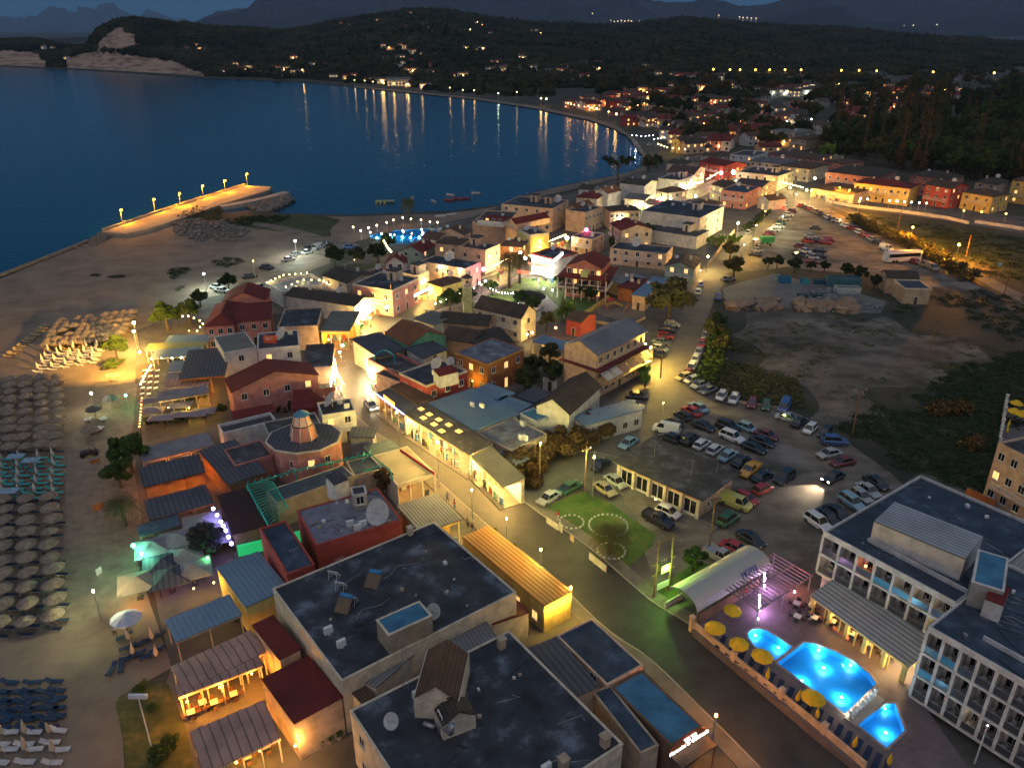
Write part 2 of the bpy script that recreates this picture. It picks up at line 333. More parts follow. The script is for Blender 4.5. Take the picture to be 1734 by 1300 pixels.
# far mountains: each range a solid ridge with its own depth
def mrange(name, prof, d, depth, c1, c2, seed):
    xs = np.arange(prof[0][0], prof[-1][0]+1, 6.0); vs = []; rows = 26; px_ = [q[0] for q in prof]; py_ = [q[1] for q in prof]
    for i in range(rows):
        t = i/(rows-1)*1.5; dd = d-depth+depth*t
        for x in xs:
            X = (x-867)/FL*(d*CT+CH*ST); y = float(np.interp(x, px_, py_)); zr = CH-d*math.tan(TH+math.atan((y-650)/FL))
            k = (math.sin(PI/2*min(t, 1)))**1.3 if t <= 1 else 1-(t-1)*.6
            nz = noise.fractal(Vector((X*.0009, dd*.0009, seed)), 1, 2, 6); vs.append((X*dd/d, dd, max(-5, zr*k+nz*d*.018*math.sin(PI*min(1, t))+nz*d*.0015)))
    w = len(xs); fs = [(i*w+j, i*w+j+1, (i+1)*w+j+1, (i+1)*w+j) for i in range(rows-1) for j in range(w-1)]
    m = mat(name+'_rock', c1, c2, .0016, rough=1, spec=0, detail=8)
    return tag(MB().add(vs, fs).ob(name, m), kind='structure')
mrange('mountains', [(240, 62), (300, 54), (322, 48), (350, 38), (380, 27), (410, 20), (440, 10), (470, 7), (505, 1), (560, -6), (640, -22), (720, -30), (800, -25), (900, -20), (1000, -14), (1080, -2), (1100, 6), (1130, 10), (1180, 9), (1240, 13), (1290, 11), (1325, 2), (1360, -5), (1400, -3), (1460, -14), (1560, -22), (1734, -26), (2000, -20), (2200, 20)],
       11000, 4500, (.05, .045, .05), (.02, .02, .026), 1.0)
mrange('mountains', [(-400, 50), (-100, 40), (0, 34), (60, 38), (100, 24), (150, 21), (200, 22), (240, 28), (270, 36), (310, 44), (400, 50)], 24000, 5000, (.03, .04, .055), (.02, .03, .045), 4.0)
mrange('mountains', [(-300, 76), (-20, 73), (40, 72), (90, 66), (140, 63), (200, 70), (300, 74)], 4200, 900, (.02, .024, .028), (.012, .015, .018), 7.0)
# wooded slopes: crowns too many to count, one mesh
def ico():
    import bmesh
    bm = bmesh.new(); bmesh.ops.create_icosphere(bm, subdivisions=1, radius=1); v = np.array([q.co[:] for q in bm.verts]); f = np.array([[w.index for w in q.verts] for q in bm.faces]); bm.free(); return v, f
IV, IF = ico()
def npmesh(name, V, Fc, mats, mi=None, smooth=False):
    me = bpy.data.meshes.new(name); nf, k = Fc.shape; me.vertices.add(len(V)); me.vertices.foreach_set('co', V.astype(np.float32).ravel())
    me.loops.add(nf*k); me.loops.foreach_set('vertex_index', Fc.astype(np.int32).ravel()); me.polygons.add(nf); me.polygons.foreach_set('loop_start', np.arange(0, nf*k, k, dtype=np.int32))
    for m in (mats if isinstance(mats, (list, tuple)) else [mats]): me.materials.append(m)
    if mi is not None: me.polygons.foreach_set('material_index', mi.astype(np.int32))
    me.polygons.foreach_set('use_smooth', np.full(nf, smooth)); me.update(calc_edges=True); return me
rg = np.random.default_rng(5)
def blobs(cent, rad, hr, jit=.35):
    n = len(cent); V = IV[None]*(1+jit*(rg.random((n, len(IV), 1))-.5)*2); V = V*np.stack([rad, rad, rad*hr], 1)[:, None, :]; V = V+cent[:, None, :]
    F_ = IF[None]+(np.arange(n)*len(IV))[:, None, None]; return V.reshape(-1, 3), F_.reshape(-1, 3)
M_wood = mat('woods', (.03, .032, .017), (.009, .012, .007), .012, rough=1, spec=0, patch=(.055, .048, .028), detail=9)
ct = []; rd = []
while len(ct) < 26000:
    c = rg.uniform(-120, 1860); k = rg.random()
    f = float(np.interp(c, fx, fy)); r = float(np.interp(c, ridge_px, ridge_dist)); d = f-60*(c > 720)+(r*1.04-f)*k**.8+6
    x = (c-867)/FL*(d*CT+CH*ST); z = Hxy(x, d); py = pix((x, d, z))[1]
    if any(inpoly(c+rg.normal()*2, py+rg.normal(), q) for q in cliffs): continue
    if noise.noise(Vector((x*.006, d*.006, 1))) < -.33: continue
    rr = rg.uniform(2.0, 5.4)*(1+d/5000); ct.append((x, d, z+rr*.35)); rd.append(rr)
V, F_ = blobs(np.array(ct), np.array(rd), rg.uniform(.7, 1.15, len(rd)))
tag(link('woodland', npmesh('woodland', V, F_, M_wood)), kind='stuff', label='dark wooded slopes of the hills behind the bay')
# ---------------- building materials
WALL = dict(white=(.55, .54, .52), cream=(.58, .5, .38), peach=(.58, .4, .27), pink=(.5, .22, .18), redp=(.36, .075, .06), rose=(.42, .17, .14), orange=(.34, .13, .05), yellow=(.6, .45, .15),
            grey=(.3, .3, .29), green=(.1, .32, .22), mint=(.3, .42, .36), blue=(.3, .42, .5), tan=(.4, .31, .22), brown=(.16, .1, .065), sage=(.3, .36, .3), palegreen=(.45, .5, .25))
def wm(k):
    c = WALL[k]; return mat('wall_'+k, c, tuple(q*.6 for q in c), .7, rough=.9, spec=.2, detail=8)
ROOF = dict(
    bitumen=lambda: mat('roof_bitumen', (.038, .042, .052), (.014, .015, .019), .3, rough=.7, patch=(.13, .16, .2), detail=12),
    bitumen2=lambda: mat('roof_bitumen2', (.055, .052, .055), (.025, .024, .026), .4, rough=.8, patch=(.12, .12, .13), detail=12),
    patchy=lambda: mat('roof_patchy', (.13, .14, .17), (.05, .05, .06), .45, rough=.75, patch=(.24, .26, .31), detail=9),
    violet=lambda: mat('roof_purple_lit', (.17, .17, .22), (.1, .095, .12), .5, rough=.8, patch=(.05, .04, .045), detail=9),  # grey roof; the purple light on it is put into the colour
    bluemetal=lambda: mat('roof_bluemetal', (.13, .2, .28), (.095, .15, .21), .12, rough=.45, stripes=1.6, sdark=.7, bump=.02, spec=.5, sw=.15),  # blue metal; reflected sky is also put into its base colour
    darkblue=lambda: mat('roof_darkblue', (.036, .052, .078), (.018, .027, .042), .45, patch=(.07, .1, .14), rough=.6, detail=8),
    teal=lambda: mat('roof_teal', (.05, .16, .25), (.03, .095, .16), .5, patch=(.07, .2, .3), rough=.55, detail=8),
    greymetal=lambda: mat('roof_greymetal', (.19, .19, .2), (.13, .13, .14), .2, rough=.6, stripes=2.2, bump=.03, sdark=.65),
    greymetaly=lambda: mat('roof_greymetaly', (.2, .21, .22), (.14, .145, .15), .2, rough=.6, stripes=2.2, axis='Y', bump=.03, sdark=.6),
    corr=lambda: mat('roof_corrugated', (.34, .36, .38), (.25, .265, .28), .2, rough=.6, stripes=1.7, axis='Y', bump=.04, sdark=.5),
    redtile=lambda: mat('roof_redtile', (.16, .022, .018), (.1, .014, .012), .3, rough=.8, stripes=3.2, rowz=2.6, bump=.04, sdark=.7),
    browntile=lambda: mat('roof_browntile', (.12, .072, .05), (.065, .045, .035), .35, rough=.9, stripes=3.2, rowz=2.6, bump=.05, sdark=.6, detail=8),
    darktile=lambda: mat('roof_darktile', (.075, .06, .05), (.04, .034, .03), .4, rough=.95, stripes=3, rowz=2.4, bump=.05, sdark=.6, detail=8),
    orangetile=lambda: mat('roof_orangetile', (.22, .09, .045), (.13, .06, .035), .35, rough=.9, stripes=3.2, rowz=2.6, bump=.05, sdark=.6, detail=8),
    greytile=lambda: mat('roof_greytile', (.13, .13, .14), (.085, .085, .09), .3, rough=.85, stripes=2.5, bump=.03, sdark=.75),
    underlit_metal=lambda: mat('roof_underlit_metal', (.4, .17, .045), (.32, .13, .035), .2, rough=.6, stripes=1.8, bump=.03, sdark=.35, sw=.16),  # opaque orange holds the light shining up through a translucent roof
    awning=lambda: mat('roof_awning', (.36, .22, .17), (.24, .15, .13), .35, rough=.75, stripes=1.1, bump=.02, sdark=.45, sw=.1),
    maroon=lambda: mat('roof_maroon', (.035, .016, .016), (.022, .011, .011), .3, rough=.8),
    slate=lambda: mat('roof_slate', (.07, .075, .095), (.045, .05, .065), .25, rough=.7, stripes=1.4, sdark=.6),
    white=lambda: mat('roof_white', (.5, .5, .5), (.38, .38, .38), .3), greygreen=lambda: mat('roof_greygreen', (.14, .135, .115), (.1, .1, .085), .2, rough=.8),
    cloth=lambda: mat('roof_cloth', (.2, .19, .2), (.13, .12, .13), .5, rough=.8), warm=lambda: mat('roof_warm', (.3, .24, .17), (.2, .16, .115), .3),
    glassroof=lambda: mat('roof_poly', (.28, .28, .1), (.2, .2, .07), .3, rough=.4, stripes=1.5))
def rm(k): return ROOF[k]()
M_frame = mat('frame_white', (.6, .58, .55)); M_dark = mat('dark_metal', (.03, .03, .032), (.02, .02, .022), rough=.5)
M_pane = glass('pane_dark', (.012, .014, .018)); M_lit = emit('pane_lit', (1, .55, .18), 1.6); M_door = mat('door_wood', (.07, .04, .025))
M_white = mat('white_paint', (.6, .6, .6), (.45, .45, .45), .8); M_steel = mat('steel', (.35, .35, .36), (.22, .22, .23), 1, rough=.4, metal=.5)
M_trim = mat('trim_cream', (.55, .45, .33)); M_wood = MATS['woods']; M_timber = mat('timber', (.2, .12, .07), (.12, .07, .04), 2)
_f = MB(); _f.box(-.55, -.47, -.06, .04, 0, 1.3); _f.box(.47, .55, -.06, .04, 0, 1.3); _f.box(-.47, .47, -.06, .04, 1.22, 1.3); _f.box(-.47, .47, -.06, .04, 0, .08); _f.box(-.03, .03, -.05, .03, .08, 1.22); _f.box(-.62, .62, -.16, .02, -.08, -.002)
ME_frame = _f.me('window_frame', M_frame)
ME_pane = MB().box(-.468, .468, -.02, .02, .082, 1.218).me('window_pane', M_pane); ME_paneL = MB().box(-.468, .468, -.02, .02, .082, 1.218).me('window_pane_lit', M_lit)
_f = MB(); _f.box(-.5, -.42, -.05, .04, 0, 2.1); _f.box(.42, .5, -.05, .04, 0, 2.1); _f.box(-.42, .42, -.05, .04, 2.02, 2.1); ME_dframe = _f.me('door_frame', M_frame)
ME_leaf = MB().box(-.418, .418, -.02, .02, .01, 2.018).me('door_leaf', M_door); ME_leafL = MB().box(-.418, .418, -.02, .02, .01, 2.018).me('door_leaf_lit', emit('door_glow', (1, .5, .16), 1.3))
def win(root, x, y, z, rz, lit=False, s=(1, 1, 1)):
    f = link('window', ME_frame, root, (x, y, z), rz, s); link('pane', ME_paneL if lit else ME_pane, f); return f
def door(root, x, y, z, rz, lit=False, s=(1, 1, 1)):
    f = link('door', ME_dframe, root, (x, y, z), rz, s); link('door_leaf', ME_leafL if lit else ME_leaf, f); return f
_f = MB(); _f.box(-.4, .4, -.16, .16, .1, .75); _f.box(-.38, -.3, -.14, .14, 0, .1); _f.box(.3, .38, -.14, .14, 0, .1); _f.lathe([(.24, 0), (.24, .02)], 12); ME_ac = _f.me('ac_unit', M_white)
_v = MB(); 
for _i in range(7):
    _r0 = .12+.88*_i/7
prof = [(.02+.98*i/7, .26*(i/7)**2) for i in range(8)]
_v.lathe(prof+[(.97, .3), (.9, .29), (.6, .15), (.02, .04)], 20); ME_dishbowl = _v.me('dish_bowl', mat('dish_grey', (.4, .4, .4), (.28, .28, .28), 2), True)
_f = MB(); _f.tube([(0, 0, 0), (0, 0, 1.1)], .05); _f.tube([(0, 0, 1.1), (0, -.1, 1.3)], .05); ME_dishmast = _f.me('dish_mast', M_steel)
_f = MB(); _f.tube([(0, 0, .02), (0, -.02, .9)], .02, 5); _f.tube([(.8, 0, .25), (0, 0, .9)], .015, 4); _f.cbox((0, 0, .92), (.12, .12, .14)); ME_dishfeed = _f.me('feed_arm', M_steel)
def dish(root, x, y, z, az, r=.8):
    m = link('satellite_dish', ME_dishmast, root, (x, y, z), az); b = link('dish_bowl', ME_dishbowl, m, (0, -.12, 1.35), 0, r); b.rotation_euler = (R(52), 0, 0)
    f = link('feed_arm', ME_dishfeed, m, (0, -.12, 1.35), 0, r); f.rotation_euler = (R(52), 0, 0)
_f = MB(); _f.tube([(-.75, .5, 1.25), (.75, .5, 1.25)], .28, 12); ME_tank = _f.me('water_tank', mat('tank_blue', (.05, .2, .4), (.04, .15, .3)), True)
_f = MB(); M_ = Matrix.Rotation(R(38), 3, 'X'); _f.cbox((0, -.45, .62), (1.7, 1.7, .08), M_); ME_panel = _f.me('solar_panel', mat('panel_bronze', (.12, .08, .04), (.08, .06, .04), 1, rough=.3))
_f = MB()
for sx_ in (-.7, .7): _f.tube([(sx_, .55, 0), (sx_, .5, 1.0)], .03, 5); _f.tube([(sx_, .55, .05), (sx_, -1.1, .05)], .03, 5)
ME_solframe = _f.me('heater_frame', M_steel)
def solar(root, x, y, z, rz):
    f = link('solar_heater', ME_solframe, root, (x, y, z), rz); link('water_tank', ME_tank, f); link('solar_panel', ME_panel, f)
def aerial(root, x, y, z, h=3):
    m = MB(); m.tube([(x, y, z), (x, y, z+h)], .035, 5); m.tube([(x-.6, y, z+h-.15), (x+.6, y, z+h-.15)], .015, 4)
    for k in range(5): m.tube([(x-.5+.25*k, y-.3, z+h-.15), (x-.5+.25*k, y+.3, z+h-.15)], .012, 4)
    m.ob('aerial', M_steel, root)
def chimney(root, x, y, z, h=1.2, k='cream'):
    m = MB(); m.box(x-.3, x+.3, y-.3, y+.3, z-.6, z+h); m.box(x-.38, x+.38, y-.38, y+.38, z+h, z+h+.12); m.ob('chimney', wm(k), root)
def pipe(root, pts, r=.05, name='duct', m=None): MB().tube(pts, r, 8).ob(name, m or M_steel, root, True)
SOD, WARM, YEL, WHI, GRN, ORG = (1, .5, .06), (1, .58, .2), (1, .68, .2), (.9, 1, .85), (.55, 1, .7), (1, .42, .1)
def light(parent, loc, col, W_, r=.12, name='lamp_light'):
    if col[0] == 1 and col[2] < col[1]: col = (1, col[1]**1.5, col[2]**1.6)
    ld = bpy.data.lights.new(name, 'POINT'); ld.energy = W_*1.35; ld.color = col; ld.shadow_soft_size = r*1.12+.02; lo = bpy.data.objects.new(name, ld); COL.link(lo); lo.parent = parent; lo.location = loc; return lo
def em(col, s=25): return emit('glow_%s_%d' % ('_'.join('%d' % (c*100) for c in col), s), col, s)
GB = {}
def globe(parent, loc, r, col, s=25, name='bulb'):
    k = (round(r, 2), col, s)
    if k not in GB: GB[k] = MB().ball((0, 0, 0), r, 8).me('bulb', em(col, s))
    return link(name, GB[k], parent, loc)
ORD = ['first', 'second', 'third', 'fourth', 'fifth', 'sixth', 'seventh', 'eighth', 'ninth', 'tenth', 'eleventh', 'twelfth', 'thirteenth', 'fourteenth', 'fifteenth', 'sixteenth', 'seventeenth', 'eighteenth', 'nineteenth', 'twentieth']
ME_can = {}
def chair_me(nm, c):
    k = 'ch_'+nm
    if k not in ME_can:
        s_ = MB(); s_.box(-.22, .22, -.22, .22, .42, .46); b_ = MB(); b_.box(-.22, .22, .2, .24, .463, .9); g_ = MB()
        for x in (-.2, .2):
            for y in (-.2, .2): g_.tube([(x, y, 0), (x, y, .42)], .02, 4)
        mm = mat('chair_'+nm, c, None, 2); ME_can[k] = (s_.me('seat', mm), b_.me('backrest', mm), g_.me('legs', mm))
    return ME_can[k]
BL = {}
def frame3(A, B, C, h):
    a, b, c = P(*A, h), P(*B, h), P(*C, h); ex = (b-a).normalized(); w = (c-b).dot(Vector((-ex.y, ex.x, 0)))
    if w < 0: a, b, ex = b, a, -ex; w = -w
    ey = Vector((-ex.y, ex.x, 0)); ctr = (a+b)/2+ey*w/2; return Vector((ctr.x, ctr.y, 0)), math.atan2(ex.y, ex.x), (b-a).length, w
def gable_roof(L, w, h, rise, ov, th=.14):
    m = MB(); hw = w/2+ov; dz = rise*ov/(w/2)
    for s in (-1, 1):
        vs = [(-L/2-ov, s*hw, h-dz), (L/2+ov, s*hw, h-dz), (L/2+ov, 0, h+rise), (-L/2-ov, 0, h+rise)]
        vs += [(x, y, z+th) for x, y, z in vs]; fs = [(3, 2, 1, 0), (4, 5, 6, 7), (0, 1, 5, 4), (1, 2, 6, 5), (2, 3, 7, 6), (3, 0, 4, 7)]
        if s > 0: fs = [f[::-1] for f in fs]
        m.add(vs, fs)
    return m
def hip_roof(L, w, h, rise, ov, th=.14):
    a, b = L/2+ov, w/2+ov; r = max(0, a-b); q = max(0, b-a); z0 = h-.1
    base = [(-a, -b), (a, -b), (a, b), (-a, b)]; top = [(-r, -q), (r, -q), (r, q), (-r, q)]
    vs = [(x, y, z0) for x, y in base]+[(x, y, z0+th) for x, y in base]+[(x, y, h+rise) for x, y in top]
    return MB().add(vs, [(3, 2, 1, 0)]+[(i, (i+1) % 4, 4+(i+1) % 4, 4+i) for i in range(4)]+[(4+i, 4+(i+1) % 4, 8+(i+1) % 4, 8+i) for i in range(4)]+[(8, 9, 10, 11)])
def bld(name, label, A, B, C, h, roof='flat', rise=1.8, wall='cream', rf='bitumen', z0=0, ridge='x', ov=.35, par=.35, wins='auto', lit=.25, cat='building', group=None, kit='', trim=None, parent=None, doors=1, open_=None, fl=None, loc=None):
    """a building from three eave corners of the photo: A-B is one long side, C the corner after B"""
    if loc is None: o, rz, L, w = frame3(A, B, C, h)
    else: o, rz, L, w = loc
    if parent is None: root = empty(name, o, rz, label, cat, group)
    else:
        root = parent; inv = Matrix.Rotation(-parent.rotation_euler.z, 3, 'Z'); q = inv @ (o-parent.location)
    if parent is not None:
        root = link('upper_storey', MB().box(-L/2, L/2, -w/2, w/2, z0-.3, h).me('upper_storey', wm(wall)), parent, (q.x, q.y, 0), rz-parent.rotation_euler.z); sub = root
    W_ = MB(); lit = lit if lit >= .8 else lit*.5
    def gabl(x0, x1, y0, y1, ry):
        if ry: W_.add([(x0, y0, h), (x1, y0, h), ((x0+x1)/2, y0, h+rise), (x0, y1, h), (x1, y1, h), ((x0+x1)/2, y1, h+rise)], [(0, 1, 2), (4, 3, 5), (0, 2, 5, 3), (1, 4, 5, 2), (0, 3, 4, 1)])
        else: W_.add([(x0, y0, h), (x0, y1, h), (x0, (y0+y1)/2, h+rise), (x1, y0, h), (x1, y1, h), (x1, (y0+y1)/2, h+rise)], [(1, 0, 2), (3, 4, 5), (0, 3, 5, 2), (4, 1, 2, 5), (0, 1, 4, 3)])
    e = ov if roof != 'flat' else 0
    x0, x1, y0, y1 = -L/2+e, L/2-e, -w/2+e, w/2-e
    if open_:  # street side left open: lamps, posts and racks under the roof edge
        dp, oc, ow, on = open_; W_.box(x0, x1, y0, y0+.15, h-.5, h); MB().box(x0, x1, y0-.6, y0+dp, 0, .19).ob('shop_floor', M_pave, root); sh_ = MB()
        for i in range(on):
            x = x0+(i+.5)/on*(x1-x0); sh_.tube([(x-.5, y0+dp*.4, h-.62), (x+.5, y0+dp*.4, h-.62)], .07, 6); light(root, (x, y0+dp*.4, h-1.0), oc, ow, .15)
            MB().cbox((0, 0, (h-.5)/2), (.14, .14, h-.5)).ob('post', M_frame, root, loc=(x0+.1+i*(x1-x0-.2)/max(1, on-1), y0+.1, 0))
        sh_.ob('tube_lights', em(oc, 9), root)
        for i in range(int((x1-x0)/1.1)):
            c_ = rnd.choice(((.4, .08, .06), (.08, .2, .4), (.5, .4, .12), (.45, .45, .45), (.1, .3, .15), (.05, .05, .06))); m = MB(); q_ = rnd.uniform(.5, .9)
            for j in range(3): m.box(-q_/2, q_/2, -.2, .25-.08*j, .2+.42*j, .52+.42*j)
            m.ob('goods_rack', mat('goods_%d' % int(c_[0]*100), c_, None, 4), root, loc=(x0+.6+i*1.1, y0+dp*rnd.choice((.12, .85)), 0))
        y0 += dp
    W_.box(x0, x1, y0, y1, z0-(.3 if z0 else .5), h)
    rfm = rm(rf)
    if open_: y0 -= open_[0]; W_.box(x0, x0+.15, y0, y0+open_[0], -.5, h) if L > 6 else None
    if roof == 'gable': gabl(x0, x1, y0, y1, ridge == 'y')
    if roof == 'shed': W_.add([(x0, y0, h), (x1, y0, h), (x1, y1, h), (x0, y1, h), (x0, y1, h+rise), (x1, y1, h+rise)], [(0, 1, 5, 4), (1, 2, 5), (3, 0, 4), (2, 3, 4, 5), (0, 3, 2, 1)] if rise > 0 else [])
    W_.ob('wall', wm(wall), root)
    if roof == 'flat':
        MB().box(x0+.18, x1-.18, y0+.18, y1-.18, h-.05, h+.06).ob('roof', rfm, root)
        m = MB(); t = .2
        if par:
            m.box(x0-.05, x1+.05, y0-.05, y0+t, h, h+par); m.box(x0-.05, x1+.05, y1-t, y1+.05, h, h+par); m.box(x0-.05, x0+t, y0+t, y1-t, h, h+par); m.box(x1-t, x1+.05, y0+t, y1-t, h, h+par)
            m.ob('parapet', wm(trim or wall), root)
    elif roof == 'gable':
        if ridge == 'x': m = gable_roof(L-2*e, w-2*e, h, rise, ov)
        else:
            m = gable_roof(w-2*e, L-2*e, h, rise, ov); m.v = [(-y, x, z) for x, y, z in m.v]
        # the tile courses run with the object's own axes
        if ridge == 'x': m.ob('roof', rfm, root)
        else: m.v = [(y, -x, z) for x, y, z in m.v]; m.ob('roof', rfm, root, rz=PI/2)
    elif roof == 'hip': hip_roof(L-2*e, w-2*e, h, rise, ov).ob('roof', rfm, root)
    elif roof == 'shed':
        a, b = L/2, w/2; r = rise/(w-2*e)*e
        vs = [(-a, -b, h-r+.01), (a, -b, h-r+.01), (a, b, h+rise+r+.01), (-a, b, h+rise+r+.01)]; vs += [(x, y, z+.13) for x, y, z in vs]
        MB().add(vs, [(3, 2, 1, 0), (4, 5, 6, 7), (0, 1, 5, 4), (1, 2, 6, 5), (2, 3, 7, 6), (3, 0, 4, 7)]).ob('roof', rfm, root)
    elif roof == 'slab': MB().box(-L/2, L/2, -w/2, w/2, h+.003, h+.2).ob('roof', rfm, root)
    # openings on the sides that face the camera
    if open_: y0 += open_[0]
    n = fl or max(1, round((h-z0)/3)); sh = (h-z0)/n; cam_l = Matrix.Rotation(-rz, 3, 'Z') @ (Vector((0, 0, 0))-Vector((o.x, o.y, 0)))
    sides = dict(f=((0, y0), 0, x1-x0, -cam_l.y+y0 > 0), k=((0, y1), PI, x1-x0, cam_l.y-y1 > 0), r=((x1, 0), PI/2, y1-y0, cam_l.x-x1 > 0), l=((x0, 0), -PI/2, y1-y0, -cam_l.x+x0 > 0))
    spec = {}
    if wins == 'auto': spec = {s: max(1, int(v[2]/3.4)) for s, v in sides.items() if v[3]}
    elif wins:
        for tok in wins.split(): spec[tok[0]] = int(tok[1:])
    for s, cnt in spec.items():
        (cx_, cy_), a, ln, _ = sides[s]; dx, dy = math.cos(a), math.sin(a)
        for k in range(n):
            for i in range(cnt):
                t = (i+.5)/cnt*ln-ln/2; L_ = rnd.random() < lit; zz = z0+k*sh
                if k == 0 and doors and z0 == 0 and i == cnt//2: door(root, cx_+dx*t, cy_+dy*t, zz+.02, a, L_)
                else: win(root, cx_+dx*t, cy_+dy*t, zz+.95, a, L_)
    if n >= 2 and parent is None and roof in ('flat', 'hip', 'gable') and spec.get('f', 0) > 1 and rnd.random() < .6:
        bx_ = (x1-x0)*rnd.uniform(.3, .48); MB().box(-bx_, bx_, y0-1.1, y0-.02, sh+z0-.12, sh+z0).ob('balcony', wm(trim or wall), root); m = MB(); m.box(-bx_, bx_, y0-1.1, y0-1.04, sh+z0+.02, sh+z0+.14); m.box(-bx_, bx_, y0-1.1, y0-1.04, sh+z0+.85, sh+z0+.95)
        for i in range(int(bx_*2/.45)+1): m.box(-bx_+i*.45, -bx_+i*.45+.08, y0-1.1, y0-1.04, sh+z0+.14, sh+z0+.85)
        m.ob('railing', M_white, root)
    for tok in kit.split():
        k_, v = tok[0], [float(q) for q in tok[1:].split(',')]
        x, y = v[0]*L/2, v[1]*w/2; zt = h+.06
        if roof in ('gable', 'hip'): zt = h+rise*.5
        if k_ == 'A': link('ac_unit', ME_ac, root, (x, y, zt), v[2] if len(v) > 2 else 0, 1.2)
        elif k_ == 'D': dish(root, x, y, zt, -rz+(v[3] if len(v) > 3 else -.5), v[2] if len(v) > 2 else .8)
        elif k_ == 'S': solar(root, x, y, zt, v[2] if len(v) > 2 else 0)
        elif k_ == 'C': chimney(root, x, y, zt, 1.1, wall if wall in ('white',) else 'cream')
        elif k_ == 'N': aerial(root, x, y, zt, v[2] if len(v) > 2 else 3)
        elif k_ == 'B':  # stair bulkhead
            m = MB(); m.box(x-1.4, x+1.4, y-1.6, y+1.6, zt, zt+2.4); b_ = m.ob('bulkhead', wm(trim or wall), root); MB().box(x-1.6, x+1.6, y-1.8, y+1.8, zt+2.4, zt+2.55).ob('bulkhead_roof', rm('bitumen2'), b_)
            door(b_, x, y-1.6, zt+.01, 0)
    BL[label] = (root, L, w, h, rz); return root
def L2W(root, p): return root.location+Matrix.Rotation(root.rotation_euler.z, 3, 'Z') @ Vector(p)
def rail(root, pts, z, hgt=1, m=None, name='railing'):
    b = MB(); pts = [Vector((p[0], p[1], z)) for p in pts]
    for a, c in zip(pts, pts[1:]):
        b.tube([a+Vector((0, 0, hgt)), c+Vector((0, 0, hgt))], .04, 5); b.tube([a+Vector((0, 0, .12)), c+Vector((0, 0, .12))], .03, 4); k = max(1, int((c-a).length/.35))
        for j in range(k+1): q = a.lerp(c, j/k); b.tube([q, q+Vector((0, 0, hgt))], .022, 4)
    return b.ob(name, m or M_white, root)
# open pavilion: roof sheet on posts over a lit terrace
def canopy(name, label, A, B, C, h, rf='bluemetal', fall=.5, posts=4, beam='white', group=None, floor=None, shape='shed', cat='canopy'):
    o, rz, L, w = frame3(A, B, C, h); root = empty(name, o, rz, label, cat, group); a, b = L/2, w/2
    if shape == 'shed': m = MB(); vs = [(-a, -b, h-fall/2), (a, -b, h-fall/2), (a, b, h+fall/2), (-a, b, h+fall/2)]; vs += [(x, y, z+.1) for x, y, z in vs]; m.add(vs, [(3, 2, 1, 0), (4, 5, 6, 7), (0, 1, 5, 4), (1, 2, 6, 5), (2, 3, 7, 6), (3, 0, 4, 7)])
    elif shape == 'hip': m = hip_roof(L-.2, w-.2, h, fall, .1, .05)
    else: m = gable_roof(L-.2, w-.2, h-fall/2, fall, .1)
    m.ob('roof', rm(rf), root)
    for i in range(posts):
        for s in (-1, 1):
            x = -a+.2+(2*a-.4)*i/max(1, posts-1); MB().cbox((0, 0, (h-.35)/2), (.14, .14, h-.35)).ob('post', wm(beam), root, loc=(x, s*(b-.2), 0)) if not (i == 0 and s == -9) else None
    m = MB(); zf = h-.32 if shape == 'shed' else h-.3
    for s in (-1, 1):
        zz = h+s*fall/2-.17 if shape == 'shed' else h-.17
        if shape == 'gable': zz = h-fall/2-.17
        m.box(-a, a, s*(b-.2)-.07, s*(b-.2)+.07, zz-.16, zz)
    m.ob('beam', wm(beam), root)
    if floor: MB().box(-a, a, -b, b, 0, .12).ob('floor', wm(floor), root)
    BL[label] = (root, L, w, h, rz); return root
FONT_MATS = {}
def text(root, s, loc, rot, size, m, name='lettering', ext=.04):
    c = bpy.data.curves.new(name, 'FONT'); c.body = s; c.size = size; c.extrude = ext; c.align_x = 'CENTER'; c.align_y = 'CENTER'; c.materials.append(m)
    t = bpy.data.objects.new('tmp', c); COL.link(t); me = bpy.data.meshes.new_from_object(t.evaluated_get(bpy.context.evaluated_depsgraph_get())); bpy.data.objects.remove(t)
    o = link(name, me, root, loc); o.rotation_euler = rot; return o
# ---------------- buildings, near to far
b = bld('flat_roofed_block', 'large block with dark bitumen roof holding three white frames and a blue heater tank', (462, 998), (735, 885), (828, 1028), 7, wall='cream', rf='bitumen', wins='l5', kit='S0.52,-.1,2.2 C-.65,-.95 N.3,-.8,2 A.8,.5 A.82,.2 D-.1,.8,.9 S.1,-.3,2.2', par=.2)
root, L, w, h, rz = BL[b['label']]
bld('roof_house', '', (637, 1050), (710, 1018), (731, 1043), 9.6, wall='cream', rf='teal', z0=7, parent=b, wins='f1', par=.1)
for i, (px, py) in enumerate(((566, 972), (578, 990), (596, 1014))):
    q = Matrix.Rotation(-rz, 3, 'Z') @ (P(px, py, 7.6)-b.location); m = MB(); m.cbox((0, 0, .7), (1.3, .08, 1.2), Matrix.Rotation(R(-35), 3, 'X'))
    m.tube([(-.5, 0, 0), (-.5, -.3, .3)], .03, 4); m.tube([(.5, 0, 0), (.5, -.3, .3)], .03, 4); m.tube([(.5, .6, 0), (.5, .3, 1)], .03, 4); m.tube([(-.5, .6, 0), (-.5, .3, 1)], .03, 4)
    m.ob('panel', M_white, b, loc=(q.x, q.y, 7.07), rz=-.9)
bld('restaurant', 'roadside restaurant with long orange ribbed metal roof and glowing glass end', (782, 910), (828, 890), (957, 1009), 4.0, 'shed', -.0, 'yellow', 'underlit_metal', ov=.1, wins='r5', lit=1, doors=0)
r_, L, w, h, rz = BL['roadside restaurant with long orange ribbed metal roof and glowing glass end']
rest = r_
